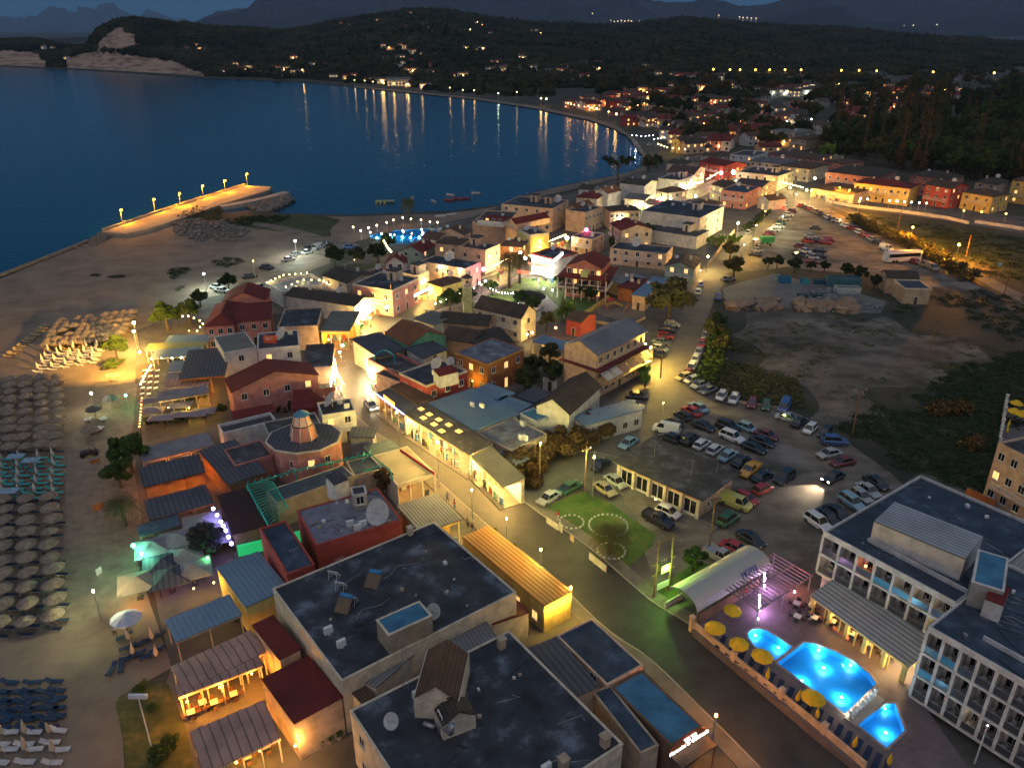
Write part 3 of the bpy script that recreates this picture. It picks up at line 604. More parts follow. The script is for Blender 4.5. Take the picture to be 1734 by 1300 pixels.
for i in range(8): light(r_, (-L/2+(i+.5)*L/8, w/2+.5, 3.3), (1, .72, .2), 130, .1); light(r_, (-L/2+(i+.5)*L/8, -w/2-.4, 2.9), (1, .7, .15), 60, .1) if i > 5 else None
bld('restaurant_wing', 'low wing with dark red tiled roof between the black roof and the orange one', (792, 938), (898, 1037), (828, 1061), 3.6, 'shed', .8, 'cream', 'redtile', ov=.15, wins='r4', lit=1)
b = bld('flat_roofed_block', 'wide dark bitumen roof carrying a small brown tiled attic house and a lattice mast', (593, 1204), (862, 1069), (1070, 1250), 7, wall='cream', rf='bitumen', wins='l4 r4', kit='S.62,.55,2.2 A.2,-.75 A.35,-.75 D.75,-.5,.8 A-.2,.8', par=.15)
bld('attic', '', (700, 1180), (723, 1100), (785, 1150), 9.6, 'gable', 1.5, 'cream', 'browntile', z0=7, ridge='x', parent=b, wins='', ov=.25)
bld('attic', '', (735, 1200), (790, 1180), (815, 1205), 8.8, 'gable', .9, 'cream', 'darktile', z0=7, ridge='y', parent=b, wins='r1', ov=.2)
inv = Matrix.Rotation(-b.rotation_euler.z, 3, 'Z')
def onroof(bb, px, py, z):
    q = Matrix.Rotation(-bb.rotation_euler.z, 3, 'Z') @ (P(px, py, z)-bb.location); return (q.x, q.y, z)
x, y, z = onroof(b, 690, 1168, 7.06); m = MB()
for ax, ay in ((-.25, -.25), (.25, -.25), (0, .3)): m.tube([(x+ax, y+ay, z), (x+ax*.7, y+ay*.7, z+6.2)], .03, 5)
for k in range(11):
    zz = z+.5*k+.3; m.tube([(x-.24, y-.24, zz), (x+.24, y-.24, zz+.25)], .018, 4); m.tube([(x+.24, y-.24, zz), (x, y+.28, zz+.25)], .018, 4); m.tube([(x, y+.28, zz), (x-.24, y-.24, zz+.25)], .018, 4)
m.ob('lattice_mast', M_steel, b)
x, y, z = onroof(b, 745, 1240, 7.1); pipe(b, [(x, y, z), (x, y, z+1.2), (x-.2, y+1.6, z+1.4), (x-.2, y+1.9, z+2.6)], .32, 'ventilation_duct'); pipe(b, [(x+.2, y-.6, z+.3), (x+.8, y-1.6, z+.25)], .22, 'ventilation_duct')
for px, py in ((1024, 1262), (954, 1300), (849, 1096)):
    x, y, z = onroof(b, px, py, 7.06); m = MB(); m.box(x-.35, x+.35, y-.35, y+.35, z, z+1.2); m.box(x-.45, x+.45, y-.45, y+.45, z+1.2, z+1.32); m.ob('chimney', wm('tan'), b)
bld('corrugated_shed', 'grey corrugated lean-to squeezed between two black roofs', (605, 1150), (700, 1072), (722, 1098), 5.2, 'shed', .4, 'cream', 'greymetaly', ov=.1, wins='')
bld('corrugated_shed', 'brown tiled lean-to at the end of the grey corrugated roof', (585, 1162), (607, 1150), (632, 1186), 4.8, 'shed', .3, 'cream', 'browntile', ov=.1, wins='')
bld('corrugated_shed', 'plain grey shed roof beside the tiled attic house', (735, 1068), (815, 1042), (838, 1092), 5.0, 'shed', .4, 'cream', 'greymetal', ov=.1, wins='')
bld('corrugated_shed', 'dark grey ribbed metal roof next to the deep blue flat roof', (893, 1098), (942, 1078), (1018, 1163), 4.9, 'shed', .1, 'tan', 'slate', ov=.05, wins='')
bld('kiosk_block', 'deep blue felt roof at the kerb with curved street side', (943, 1077), (1002, 1048), (1083, 1130), 4.8, 'flat', 0, 'peach', 'darkblue', wins='r2', par=.12)
bar = bld('bar', 'cocktail bar with smooth blue roof and white lettering on its curved front', (1036, 1164), (1086, 1136), (1186, 1232), 4.4, 'flat', 0, 'brown', 'teal', wins='', par=.1)
bld('bar_annex', 'narrow dark blue roof between the cocktail bar and the big black roof', (1004, 1172), (1033, 1160), (1114, 1262), 4.3, 'flat', 0, 'tan', 'darkblue', wins='', par=.08)
root, L, w, h, rz = BL[bar['label']]
# bowed fascia with lettering on the short south side
s = 1; m = MB(); n_ = 14; vs = []
fx0 = -L/2; 
side_y = None
sg = -1 if (L2W(bar, (0, -w/2, 0)) - P(1150, 1258, 4)).length < (L2W(bar, (0, w/2, 0)) - P(1150, 1258, 4)).length else 1
ends = sorted([((x, y), (L2W(bar, (x, y, 4.4))-P(1150, 1250, 4.4)).length) for x, y in ((L/2, 0), (-L/2, 0), (0, w/2), (0, -w/2))], key=lambda t: t[1])[0][0]
along_y = abs(ends[0]) > .1; half = w/2 if along_y else L/2
def fp(t, out, z):
    if along_y: return (ends[0]+math.copysign(out, ends[0]), t*(half+.3), z)
    return (t*(half+.3), ends[1]+math.copysign(out, ends[1]), z)
for i in range(n_+1):
    t = -1+2*i/n_; ar = .9*(1-t*t); vs += [fp(t, .15, 3.6), fp(t, .15, 4.3+ar), fp(t, .32, 4.3+ar), fp(t, .32, 3.6)]
fs = []
for i in range(n_):
    for j in range(4): a0 = i*4+j; a1 = i*4+(j+1) % 4; fs.append((a0, a1, a1+4, a0+4))
m.add(vs, fs+[(0, 1, 2, 3), tuple(n_*4+k for k in (3, 2, 1, 0))]); fa = m.ob('sign_board', mat('sign_red', (.3, .08, .03), (.2, .05, .02), .8), bar)
M_neonw = emit('letter_white', (1, .93, .85), 3.2)
az = math.atan2(*(lambda v: (v[1], v[0]))((math.copysign(1, ends[0]) if along_y else 0, 0 if along_y else math.copysign(1, ends[1]))))
tz = az+PI/2
text(fa, 'Karaoke & Cocktails', fp(0, .38, 3.95), (R(90), 0, tz), .62, M_neonw)
for t in (-.18, .2):
    c_ = fp(t, .36, 4.65); m = MB(); m.lathe([(.02, 0), (.34, .3), (.36, .34), (.02, .34)], 12, (c_[0], c_[1], c_[2]-.2)); m.tube([(c_[0], c_[1], c_[2]-.45), (c_[0], c_[1], c_[2]-.2)], .04, 6); m.ob('cocktail_emblem', M_neonw, fa)
for t in (-.95, .95):
    c_ = fp(t, 1.6, 0); MB().tube([(c_[0], c_[1], 0), (c_[0], c_[1], 3.5)], .07, 6).ob('post', mat('post_red', (.2, .03, .02)), bar)
m = MB(); a_, b_ = fp(-1, .1, 0), fp(1, 1.8, 0); m.box(min(a_[0], b_[0]), max(a_[0], b_[0]), min(a_[1], b_[1]), max(a_[1], b_[1]), 3.45, 3.55); m.ob('porch_roof', wm('brown'), bar)
bld('tiled_annex', 'upper dark red tiled lean-to against the black block', (426, 1059), (463, 1042), (504, 1108), 4.6, 'shed', .4, 'peach', 'redtile', ov=.15, wins='')
bld('tiled_annex', 'lower dark red tiled lean-to above the terrace flowerpots', (442, 1150), (522, 1110), (572, 1193), 4.6, 'shed', .5, 'peach', 'redtile', ov=.15, wins='')
canopy('terrace_pavilion', 'upper ribbed salmon pavilion roof beside the blue canopy', (288, 1128), (424, 1066), (446, 1104), 3.4, 'awning', .3, 5, 'cream', 'salmon pavilions', shape='gable')
canopy('terrace_pavilion', 'lower ribbed salmon pavilion roof beside the dark red lean-to', (320, 1238), (446, 1184), (482, 1246), 3.4, 'awning', .3, 5, 'cream', 'salmon pavilions', shape='gable')
canopy('terrace_pavilion', 'inner strip of salmon pavilion roof next to the lit dining gap', (296, 1158), (436, 1106), (441, 1130), 3.2, 'awning', .2, 5, 'cream', 'salmon pavilions')
canopy('flat_canopy', 'plain blue metal canopy on cream posts above the salmon pavilion', (278, 1050), (388, 1006), (404, 1044), 3.5, 'bluemetal', .1, 3, 'peach')
bld('blue_roofed_hall', 'long pale blue metal roof ending at the green wall', (366, 962), (437, 934), (442, 1020), 4.2, 'shed', .2, 'yellow', 'bluemetal', ov=.1, wins='f2', lit=.8)
bld('narrow_block', 'tall narrow block with dark blue roof and red side walls', (440, 898), (484, 884), (507, 968), 6, 'flat', 0, 'redp', 'darkblue', wins='', kit='N-.1,.5,1.5')
b = bld('purple_lit_roof_block', 'red-walled block with worn purple-lit grey roof, white stair house and two big dishes', (503, 866), (640, 828), (684, 880), 6.5, 'flat', 0, 'redp', 'violet', wins='f4', lit=.3, par=.2, kit='D-.55,.75,1.7,-.4 D-.6,.4,1.1,-.2 A-.15,.75 A0,.85 N.45,.8,2.5 A.1,.55')
bld('stair', '', (597, 840), (621, 836), (622, 822), 8.9, 'flat', 0, 'white', 'bitumen2', z0=6.5, parent=b, wins='f1', par=.15)
bld('stair', '', (566, 822), (590, 812), (584, 798), 9.1, 'shed', .4, 'white', 'bitumen2', z0=6.5, parent=b, wins='f1')
bld('tarred_shed', 'big maroon tarred roof behind the purple lights', (367, 840), (418, 827), (454, 890), 3.5, 'slab', 0, 'brown', 'maroon', wins='')
bld('tarred_shed', 'slate blue metal roof left of the teal pergola', (336, 764), (398, 745), (432, 806), 4.0, 'slab', 0, 'brown', 'slate', wins='')
canopy('taverna_canopy', 'rusty blue metal canopy, upper of two over the orange lit taverna', (243, 824), (347, 798), (338, 770), 3.3, 'slate', .3, 4, 'orange', 'taverna canopies')
canopy('taverna_canopy', 'rusty blue metal canopy, lower of two over the orange lit taverna', (253, 880), (362, 850), (350, 821), 3.3, 'slate', .3, 4, 'orange', 'taverna canopies')
canopy('taverna_canopy', 'pinkish fabric canopy just below the dark hedge', (243, 782), (362, 752), (358, 732), 3.2, 'cloth', .3, 4, 'cream')
canopy('taverna_canopy', 'dull teal awning strip above the square parasols', (236, 908), (306, 888), (302, 872), 3.0, 'darkblue', .2, 3, 'brown')
canopy('taverna_canopy', 'pale grey blue canopy nearest the street lamp by the beach', (277, 582), (352, 579), (357, 567), 3.4, 'bluemetal', .3, 4, 'cream')
canopy('taverna_canopy', 'yellow-green translucent canopy with bulbs under it', (245, 592), (345, 588), (352, 579), 3.2, 'glassroof', .2, 4, 'cream')
canopy('taverna_canopy', 'grey canopy below the yellow-green translucent one', (256, 606), (337, 600), (343, 588), 3.2, 'bluemetal', .3, 4, 'cream')
canopy('taverna_canopy', 'pink edged canopy beneath the ribbed dark roof', (276, 655), (352, 652), (356, 640), 3.2, 'awning', .2, 4, 'cream')
canopy('taverna_canopy', 'long grey canopy above the green planting box', (268, 679), (354, 664), (353, 652), 3.3, 'cloth', .3, 5, 'cream')
canopy('taverna_canopy', 'small slanted blue canopy left of the ribbed dark roof', (283, 628), (312, 626), (318, 612), 3.2, 'bluemetal', .3, 3, 'cream')
canopy('taverna_canopy', 'low grey canopy under the ribbed dark roof end', (280, 646), (304, 642), (308, 630), 3.1, 'cloth', .3, 3, 'cream')
canopy('ribbed_roof', 'dark ribbed glass roof with pale seams over an orange lit room', (302, 641), (381, 634), (384, 590), 4.6, 'slate', .5, 4, 'orange')
b = bld('red_tiled_guesthouse', 'red tiled guesthouse with cream-edged gable nearest the beach grove', (345, 553), (398, 550), (420, 512), 6, 'hip', 1.8, 'pink', 'redtile', wins='f3', lit=.4)
bld('red_tiled_guesthouse', 'rear red tiled roof with pale gable edge beside the parked car', (374, 512), (452, 508), (440, 490), 6.5, 'gable', 2, 'pink', 'redtile', ridge='y', wins='f2')
bld('red_tiled_guesthouse', 'red tiled wing with pale verge and pink wall behind the lettered orange box', (396, 546), (460, 541), (462, 518), 6, 'shed', 1, 'pink', 'redtile', wins='f3', lit=.3)
bld('white_walled_house', 'white house with flat grey-green roof beside the lettered orange box', (379, 598), (434, 588), (428, 560), 6.6, 'flat', 0, 'white', 'greygreen', wins='f1', par=.1)
b = bld('white_walled_house', 'house with black roof, big dish and orange box lettered SKY', (436, 593), (507, 586), (520, 558), 6.6, 'flat', 0, 'white', 'bitumen', wins='f2', kit='D.25,-.1,1.6,-.9 A.6,.5 N.75,.3,2', par=.2)
x, y, z = onroof(b, 458, 580, 6.66); m = MB(); m.cbox((0, 0, .75), (2.6, .8, 1.5)); bx = m.ob('sign_box', mat('sign_orange', (.5, .09, .04), (.42, .07, .03), 2), b, loc=(x, y, z), rz=.1-b.rotation_euler.z-.12)
text(bx, 'SKY', (0, -.45, 1.0), (R(90), 0, 0), 1.0, mat('letter_pink', (.75, .5, .45)))
bld('flat_roofed_shop', 'black-roofed shop block behind the big dish with blue tarpaulin patch', (470, 556), (538, 553), (548, 522), 5.5, 'flat', 0, 'tan', 'bitumen', wins='', par=.3)
bld('flat_roofed_shop', 'grey roofed street cafe with amber lit ceiling beside the bend', (540, 562), (592, 562), (610, 528), 4.2, 'slab', 0, 'yellow', 'greygreen', wins='', open_=(6, (1, .5, .1), 420, 4))
bld('flat_roofed_shop', 'low brown roof left of the bend under the red neon', (563, 620), (566, 582), (520, 578), 4.0, 'slab', 0, 'tan', 'bitumen2', wins='', open_=(2.5, (1, .45, .15), 420, 4))
bld('gabled_guesthouse', 'pink guesthouse with wide red gable roof and white windows', (391, 665), (541, 635), (533, 612), 6, 'gable', 2.4, 'pink', 'redtile', ridge='y', wins='f4', ov=.3)
bld('red_hipped_house', 'maroon hipped roof behind the two dishes near the bend', (492, 694), (566, 688), (556, 656), 4.4, 'hip', 1.6, 'redp', 'redtile', wins='')
bld('low_white_house', 'low house with thin red roof strip and pale blue wall below the pink guesthouse', (396, 712), (468, 698), (466, 688), 3.4, 'shed', .5, 'blue', 'redtile', wins='f3')
bld('low_white_house', 'long white parapet wall building above the slate blue metal roof', (378, 738), (468, 716), (462, 702), 3.4, 'flat', 0, 'white', 'bitumen2', wins='', par=.6)
# polygonal house with glass lantern
c0 = P(515, 742, 5.6); oct_ = empty('polygonal_house', (c0.x, c0.y, 0), 0, 'many-sided pink house with glass lantern turret on its flat roof', 'building')
def ngon(r, n, ph=0, sx=1, sy=1): return [(r*math.cos(2*PI*(i+ph)/n)*sx, r*math.sin(2*PI*(i+ph)/n)*sy) for i in range(n)]
MB().prism(ngon(5.3, 10, .5, 1.1, .95), -.5, 5.6).ob('wall', wm('pink'), oct_); MB().prism(ngon(5.6, 10, .5, 1.1, .95), 5.6, 5.85).ob('cornice', wm('cream'), oct_); MB().prism(ngon(5.35, 10, .5, 1.1, .95), 5.85, 5.9).ob('roof', rm('slate'), oct_)
tur = MB().lathe([(2.2, 5.9), (1.65, 8.3)], 8).ob('lantern_base', wm('rose'), oct_)
for i in range(8):
    a = 2*PI*i/8; MB().tube([(2.24*math.cos(a), 2.24*math.sin(a), 5.9), (1.68*math.cos(a), 1.68*math.sin(a), 8.3)], .1, 5).ob('lantern_rib', wm('cream'), tur)
gl = MB().lathe([(1.62, 8.3), (1.15, 9.9)], 8).ob('lantern_glass', emit('lantern_glow', (.5, .3, .2), .2), oct_)
m = MB()
for i in range(8): a = 2*PI*i/8; m.tube([(1.68*math.cos(a), 1.68*math.sin(a), 8.3), (1.2*math.cos(a), 1.2*math.sin(a), 9.9)], .06, 5)
m.lathe([(1.76, 8.22), (1.76, 8.36)], 8); m.ob('glazing_bars', M_dark, gl); MB().lathe([(1.35, 9.9), (.7, 10.4), (.05, 10.7)], 8).ob('lantern_cap', rm('teal'), oct_)
for a in (-2.2, -1.7, -1.2, -.7):
    win(oct_, 5.18*1.1*math.cos(a)*.98, 5.18*.95*math.sin(a)*.98, 2.9, a+PI/2, a in (-1.2,))
bld('rear_extension', 'grey terraced extension around the pink lantern house', (455, 740), (545, 722), (535, 700), 5.2, 'flat', 0, 'grey', 'bitumen2', wins='', kit='A.4,-.2 A.6,.3', par=.3)
bld('rear_extension', 'low brown terrace roof with pale rails left of the lantern house', (398, 790), (462, 772), (448, 745), 4.2, 'flat', 0, 'rose', 'bitumen2', wins='', par=.25)
bld('dish_block', 'small white block with dark roof and a mesh dish beside the street', (545, 706), (602, 697), (594, 676), 5.6, 'flat', 0, 'white', 'bitumen', wins='f2', kit='D-.2,.2,1.5,-1.2 A.3,.5 N.5,0,2 A.6,-.3')
bld('street_shed', 'slate blue metal shed roof behind the dark wall by the street', (596, 724), (640, 724), (664, 742), 4, 'slab', 0, 'grey', 'slate', wins='')
bld('street_shed', 'second slate blue strip roof next to the beige flat roof', (614, 758), (662, 744), (676, 760), 3.9, 'slab', 0, 'grey', 'darkblue', wins='')
b = bld('supermarket', 'beige flat-roofed cafe with long red sign strip along the street', (673, 822), (737, 802), (676, 760), 4.1, 'flat', 0, 'cream', 'warm', wins='', par=.12, open_=(5, (1, .6, .22), 260, 4))
bld('grey_roofed_cafe', 'pale grey roofed cafe next to the block with purple-lit roof', (712, 905), (784, 880), (744, 834), 4.3, 'slab', 0, 'yellow', 'greymetal', wins='', open_=(3, (1, .62, .2), 170, 3))
bld('inner_hall', 'dark blue felt roof inside the teal timber pergola', (468, 852), (600, 806), (590, 785), 4.2, 'flat', 0, 'tan', 'darkblue', wins='', par=.1)
bld('inner_hall', 'dark roof wing right of the two dishes by the teal frame', (600, 806), (660, 792), (640, 770), 4.0, 'flat', 0, 'tan', 'darkblue', wins='', par=.1)
# ---- strip between the two streets
b = bld('shop_arcade', 'brown shop arcade roof with seven glowing skylights', (684, 700), (795, 771), (822, 746), 4.4, 'shed', .4, 'cream', 'bitumen2', wins='', ov=.1, open_=(3.2, (1, .7, .3), 950, 9)); arcade = b
root, L, w, h, rz = BL[b['label']]
for px, py in ((713, 693), (727, 702), (717, 707), (743, 711), (735, 718), (760, 720), (748, 729), (777, 731)):
    p = P(px, py, 4.75); q = Matrix.Rotation(-rz, 3, 'Z') @ (p-b.location); m = MB(); m.cbox((0, 0, 0), (1.15, .85, .1), Matrix.Rotation(math.atan2(.4, w), 3, 'X')); m.ob('skylight', emit('skylight_glow', (1, .6, .2), .85), b, loc=(q.x, q.y, 4.62+.4*(q.y+w/2)/w))
bld('shop_arcade', 'sagging grey awning roofs at the corner end of the arcade', (797, 772), (852, 826), (880, 806), 3.9, 'shed', .6, 'cream', 'greygreen', wins='', ov=.1, open_=(3, (1, .7, .3), 950, 7))
bld('tavern_front', 'low brown tiled roof edged by a blue light strip', (638, 666), (684, 700), (713, 682), 4.2, 'shed', .5, 'brown', 'slate', wins='', ov=.1, open_=(3, (1, .66, .26), 240, 5))
bld('tavern_front', 'brown tiled roof below the white balcony of the red house', (660, 655), (706, 684), (722, 668), 5.0, 'shed', .2, 'brown', 'browntile', wins='', ov=.1)
b = bld('red_house', 'red house with black roof, white balcony and little red roofed stair house', (676, 634), (722, 656), (792, 630), 6.6, 'flat', 0, 'redp', 'bitumen', wins='l2 f2 r3', lit=.5, trim='cream', kit='D-.1,.3,1.3,-.8 A.2,-.1 A.4,.4 A.5,.2 D.1,.8,.9,-.3 N.7,.7,2')
bld('stair', '', (744, 638), (776, 630), (768, 622), 8.6, 'shed', .5, 'white', 'redtile', z0=6.6, parent=b, wins='', ov=.15)
rail(b, [(-BL[b['label']][1]/2-.9, -BL[b['label']][2]/2-.9), (BL[b['label']][1]/2, -BL[b['label']][2]/2-.9)], 3.3)
MB().box(-BL[b['label']][1]/2-1, BL[b['label']][1]/2, -BL[b['label']][2]/2-1, -BL[b['label']][2]/2-.001, 3.1, 3.3).ob('balcony', wm('cream'), b)
bld('metal_roofed_hall', 'big pale blue metal roof behind the skylight arcade', (722, 684), (800, 732), (880, 702), 4.5, 'slab', 0, 'white', 'bluemetal', wins='', kit='A-.1,.1 A.1,.3 N-.1,.95,4')
bld('metal_roofed_hall', 'blotchy grey concrete roof in front of the pale blue metal roof', (808, 734), (866, 764), (940, 742), 4.2, 'flat', 0, 'tan', 'patchy', wins='', par=.12, kit='A.6,-.1 A.75,0 A-.2,.8')
bld('metal_roofed_hall', 'old grey sheds roof beside the tall brown hedge', (812, 778), (846, 800), (884, 770), 3.4, 'slab', 0, 'tan', 'greymetal', wins='')
bld('metal_shed', 'teal blue shed roof under the tall aerial pole', (800, 662), (846, 680), (866, 664), 4.0, 'slab', 0, 'grey', 'bluemetal', wins='')
bld('metal_shed', 'small blue flat roof left of the white warehouse', (880, 700), (908, 714), (926, 702), 4.2, 'flat', 0, 'white', 'teal', wins='', par=.08)
bld('metal_shed', 'pale blue lean-to beyond the small blue flat roof', (832, 684), (878, 700), (902, 686), 4.0, 'slab', 0, 'grey', 'bluemetal', wins='')
bld('metal_shed', 'low blue roof near the dark garden trees', (872, 672), (905, 684), (930, 665), 3.4, 'slab', 0, 'grey', 'slate', wins='')
b = bld('warehouse', 'white warehouse with brown tiled gable roof and blue metal side extension', (905, 687), (965, 702), (1025, 654), 5.8, 'gable', 2, 'white', 'darktile', ridge='y', wins='', ov=.3)
bld('warehouse_extension', 'blue-grey metal lean-to along the warehouse side', (966, 705), (990, 722), (1055, 670), 3.9, 'slab', 0, 'white', 'bluemetal', wins='r5', lit=0, doors=0, fl=1)
b = bld('pink_hotel', 'large pink hotel with broad grey metal gable roof and slanted side awnings', (951, 583), (1012, 602), (1080, 556), 9.5, 'gable', 1.8, 'peach', 'greymetal', ridge='y', ov=.4, wins='r7', lit=.2, fl=3)
root, L, w, h, rz = BL[b['label']]
MB().box(-L/2-.25, L/2+.9, -w/2-.25, w/2, 6.15, 6.5).ob('ledge', mat('ledge_maroon', (.13, .03, .03)), b)
MB().box(L/2, L/2+1.4, -w/2+.2, w/2, 3.1, 3.3).ob('balcony', wm('peach'), b)
for i in range(6):
    y0 = -w/2+.6+i*(w-1)/6; m = MB(); y1 = y0+(w-1)/6-.3; vs = [(L/2-.3, y0, 6.1), (L/2-.3, y1, 6.1), (L/2+2.2, y1, 4.6), (L/2+2.2, y0, 4.6)]; vs += [(x, y, z+.08) for x, y, z in vs]
    m.add(vs, [(0, 1, 2, 3), (7, 6, 5, 4), (0, 4, 5, 1), (1, 5, 6, 2), (2, 6, 7, 3), (3, 7, 4, 0)]); m.ob('awning', (mat('awning_white', (.42, .4, .38)) if i < 2 else mat('awning_brown', (.26, .16, .11))), b)
b = bld('patchy_roofed_house', 'orange-lit house with black roof splashed blue-white', (771, 597), (825, 617), (890, 592), 6.6, 'flat', 0, 'orange', 'patchy', wins='l3 f3 r3', lit=.45, par=.1)  # orange lamplight on its front is put into the whole wall colour
root, L, w, h, rz = BL[b['label']]
MB().box(-L/2-.2, L/2+.2, -w/2-.2, w/2+.2, h-.12, h-.02).ob('eaves', wm('yellow'), b)
bld('chapel', 'long plain chapel with dark slate gable roof and arched end door', (802, 521), (883, 540), (912, 528), 5.8, 'gable', 2.2, 'cream', 'darktile', ridge='x', ov=.15, wins='f4 r1', lit=0)
bld('gabled_house', 'orange tiled house with turquoise gable wall behind the bend', (692, 586), (757, 568), (722, 545), 6, 'gable', 2, 'green', 'orangetile', ridge='y', ov=.2, wins='')
bld('gabled_house', 'white lean-to with one dark window beside the turquoise gable', (716, 608), (760, 592), (752, 572), 5, 'shed', .6, 'white', 'slate', wins='f1', lit=0)
bld('gabled_house', 'long grey-brown roofed building below the park wall', (742, 545), (828, 552), (820, 534), 4.2, 'gable', 1.4, 'tan', 'darktile', wins='')
bld('gabled_house', 'small lean-to with pale roof and white side beside the street mouth', (698, 540), (735, 552), (752, 536), 4.2, 'shed', .5, 'white', 'greygreen', wins='')
bld('gabled_house', 'square brown tiled roof in the middle of the old quarter', (745, 572), (800, 582), (796, 556), 4.4, 'gable', 1.3, 'tan', 'browntile', wins='')
bld('gabled_house', 'dark tiled roof next to the chapel wall', (808, 590), (872, 580), (850, 558), 4.4, 'shed', .6, 'tan', 'darktile', wins='')
bld('gabled_house', 'grey roof wedge between the turquoise gable and the bend', (640, 606), (690, 592), (660, 562), 5, 'shed', .6, 'tan', 'slate', wins='')
b = bld('curved_bar', 'bar with dark canopy and rounded pink balcony on the inside of the bend', (622, 612), (676, 640), (694, 612), 4.4, 'flat', 0, 'rose', 'bitumen2', wins='', par=.7, trim='rose')
m = MB(); q0 = [(Matrix.Rotation(-b.rotation_euler.z, 3, 'Z') @ (P(634+i*4.2, 602-9*math.sin(PI*i/8), 6.2)-b.location)) for i in range(9)]; m.tube([(q.x, q.y, 6.2) for q in q0], .12, 6); m.tube([(q0[0].x, q0[0].y, 4.4), (q0[0].x, q0[0].y, 6.2)], .12, 6); m.tube([(q0[-1].x, q0[-1].y, 4.4), (q0[-1].x, q0[-1].y, 6.2)], .12, 6); m.ob('arch_frame', mat('arch_blue', (.05, .35, .42)), b)
bld('curved_bar', 'dark flat roof between the rounded bar and the red house', (636, 634), (684, 652), (700, 640), 4.2, 'flat', 0, 'peach', 'bitumen', wins='', par=.3)
bld('garden_house', 'red-walled house with brown roof at the edge of the park', (956, 540), (984, 547), (1010, 532), 3.8, 'gable', 1, 'redp', 'browntile', wins='f1')
bld('garden_house', 'tiny white arched garden house among dark trees', (916, 636), (945, 640), (950, 622), 3.2, 'gable', .8, 'white', 'darktile', wins='f1')
canopy('blue_awning', 'blue pergola roof over warm lit tables beside the pink hotel', (900, 577), (952, 592), (956, 578), 3.2, 'bluemetal', .2, 4, 'cream')
bld('side_annexe', 'low tiled annexe at the hotel corner by the bright garden lamps', (1056, 596), (1088, 604), (1100, 586), 3.2, 'slab', 0, 'tan', 'greymetal', wins='f1')
# office with forecourt
b = bld('office', 'low office with dark hipless roof slab, cream piers and glass doors', (1036, 782), (1190, 850), (1254, 800), 3.7, 'slab', 0, 'peach', 'bitumen2', wins='', ov=.9); off = b
root, L, w, h, rz = BL[b['label']]
for i in range(6): x = -L/2+1+i*(L-2)/5; MB().box(x-.25, x+.25, -w/2+.45, -w/2+.9, 0, 3.6).ob('pier', wm('cream'), b)
for i in range(5):
    x = -L/2+1+(i+.5)*(L-2)/5; win(b, x, -w/2+.9, .3, 0, False, (2.1, 1, 1.9))
for y in (-2, 1.5): win(b, L/2-.9, y, .9, PI/2)
for x, y in ((-L/4, 0), (L/5, -1), (L/3, w/4)): aerial(b, x, y, 3.9, 3)
MB().box(-L/2-.5, L/2+2.5, -w/2-1.6, -w/2+.9, -.1, .14).ob('forecourt', M_pave, b)
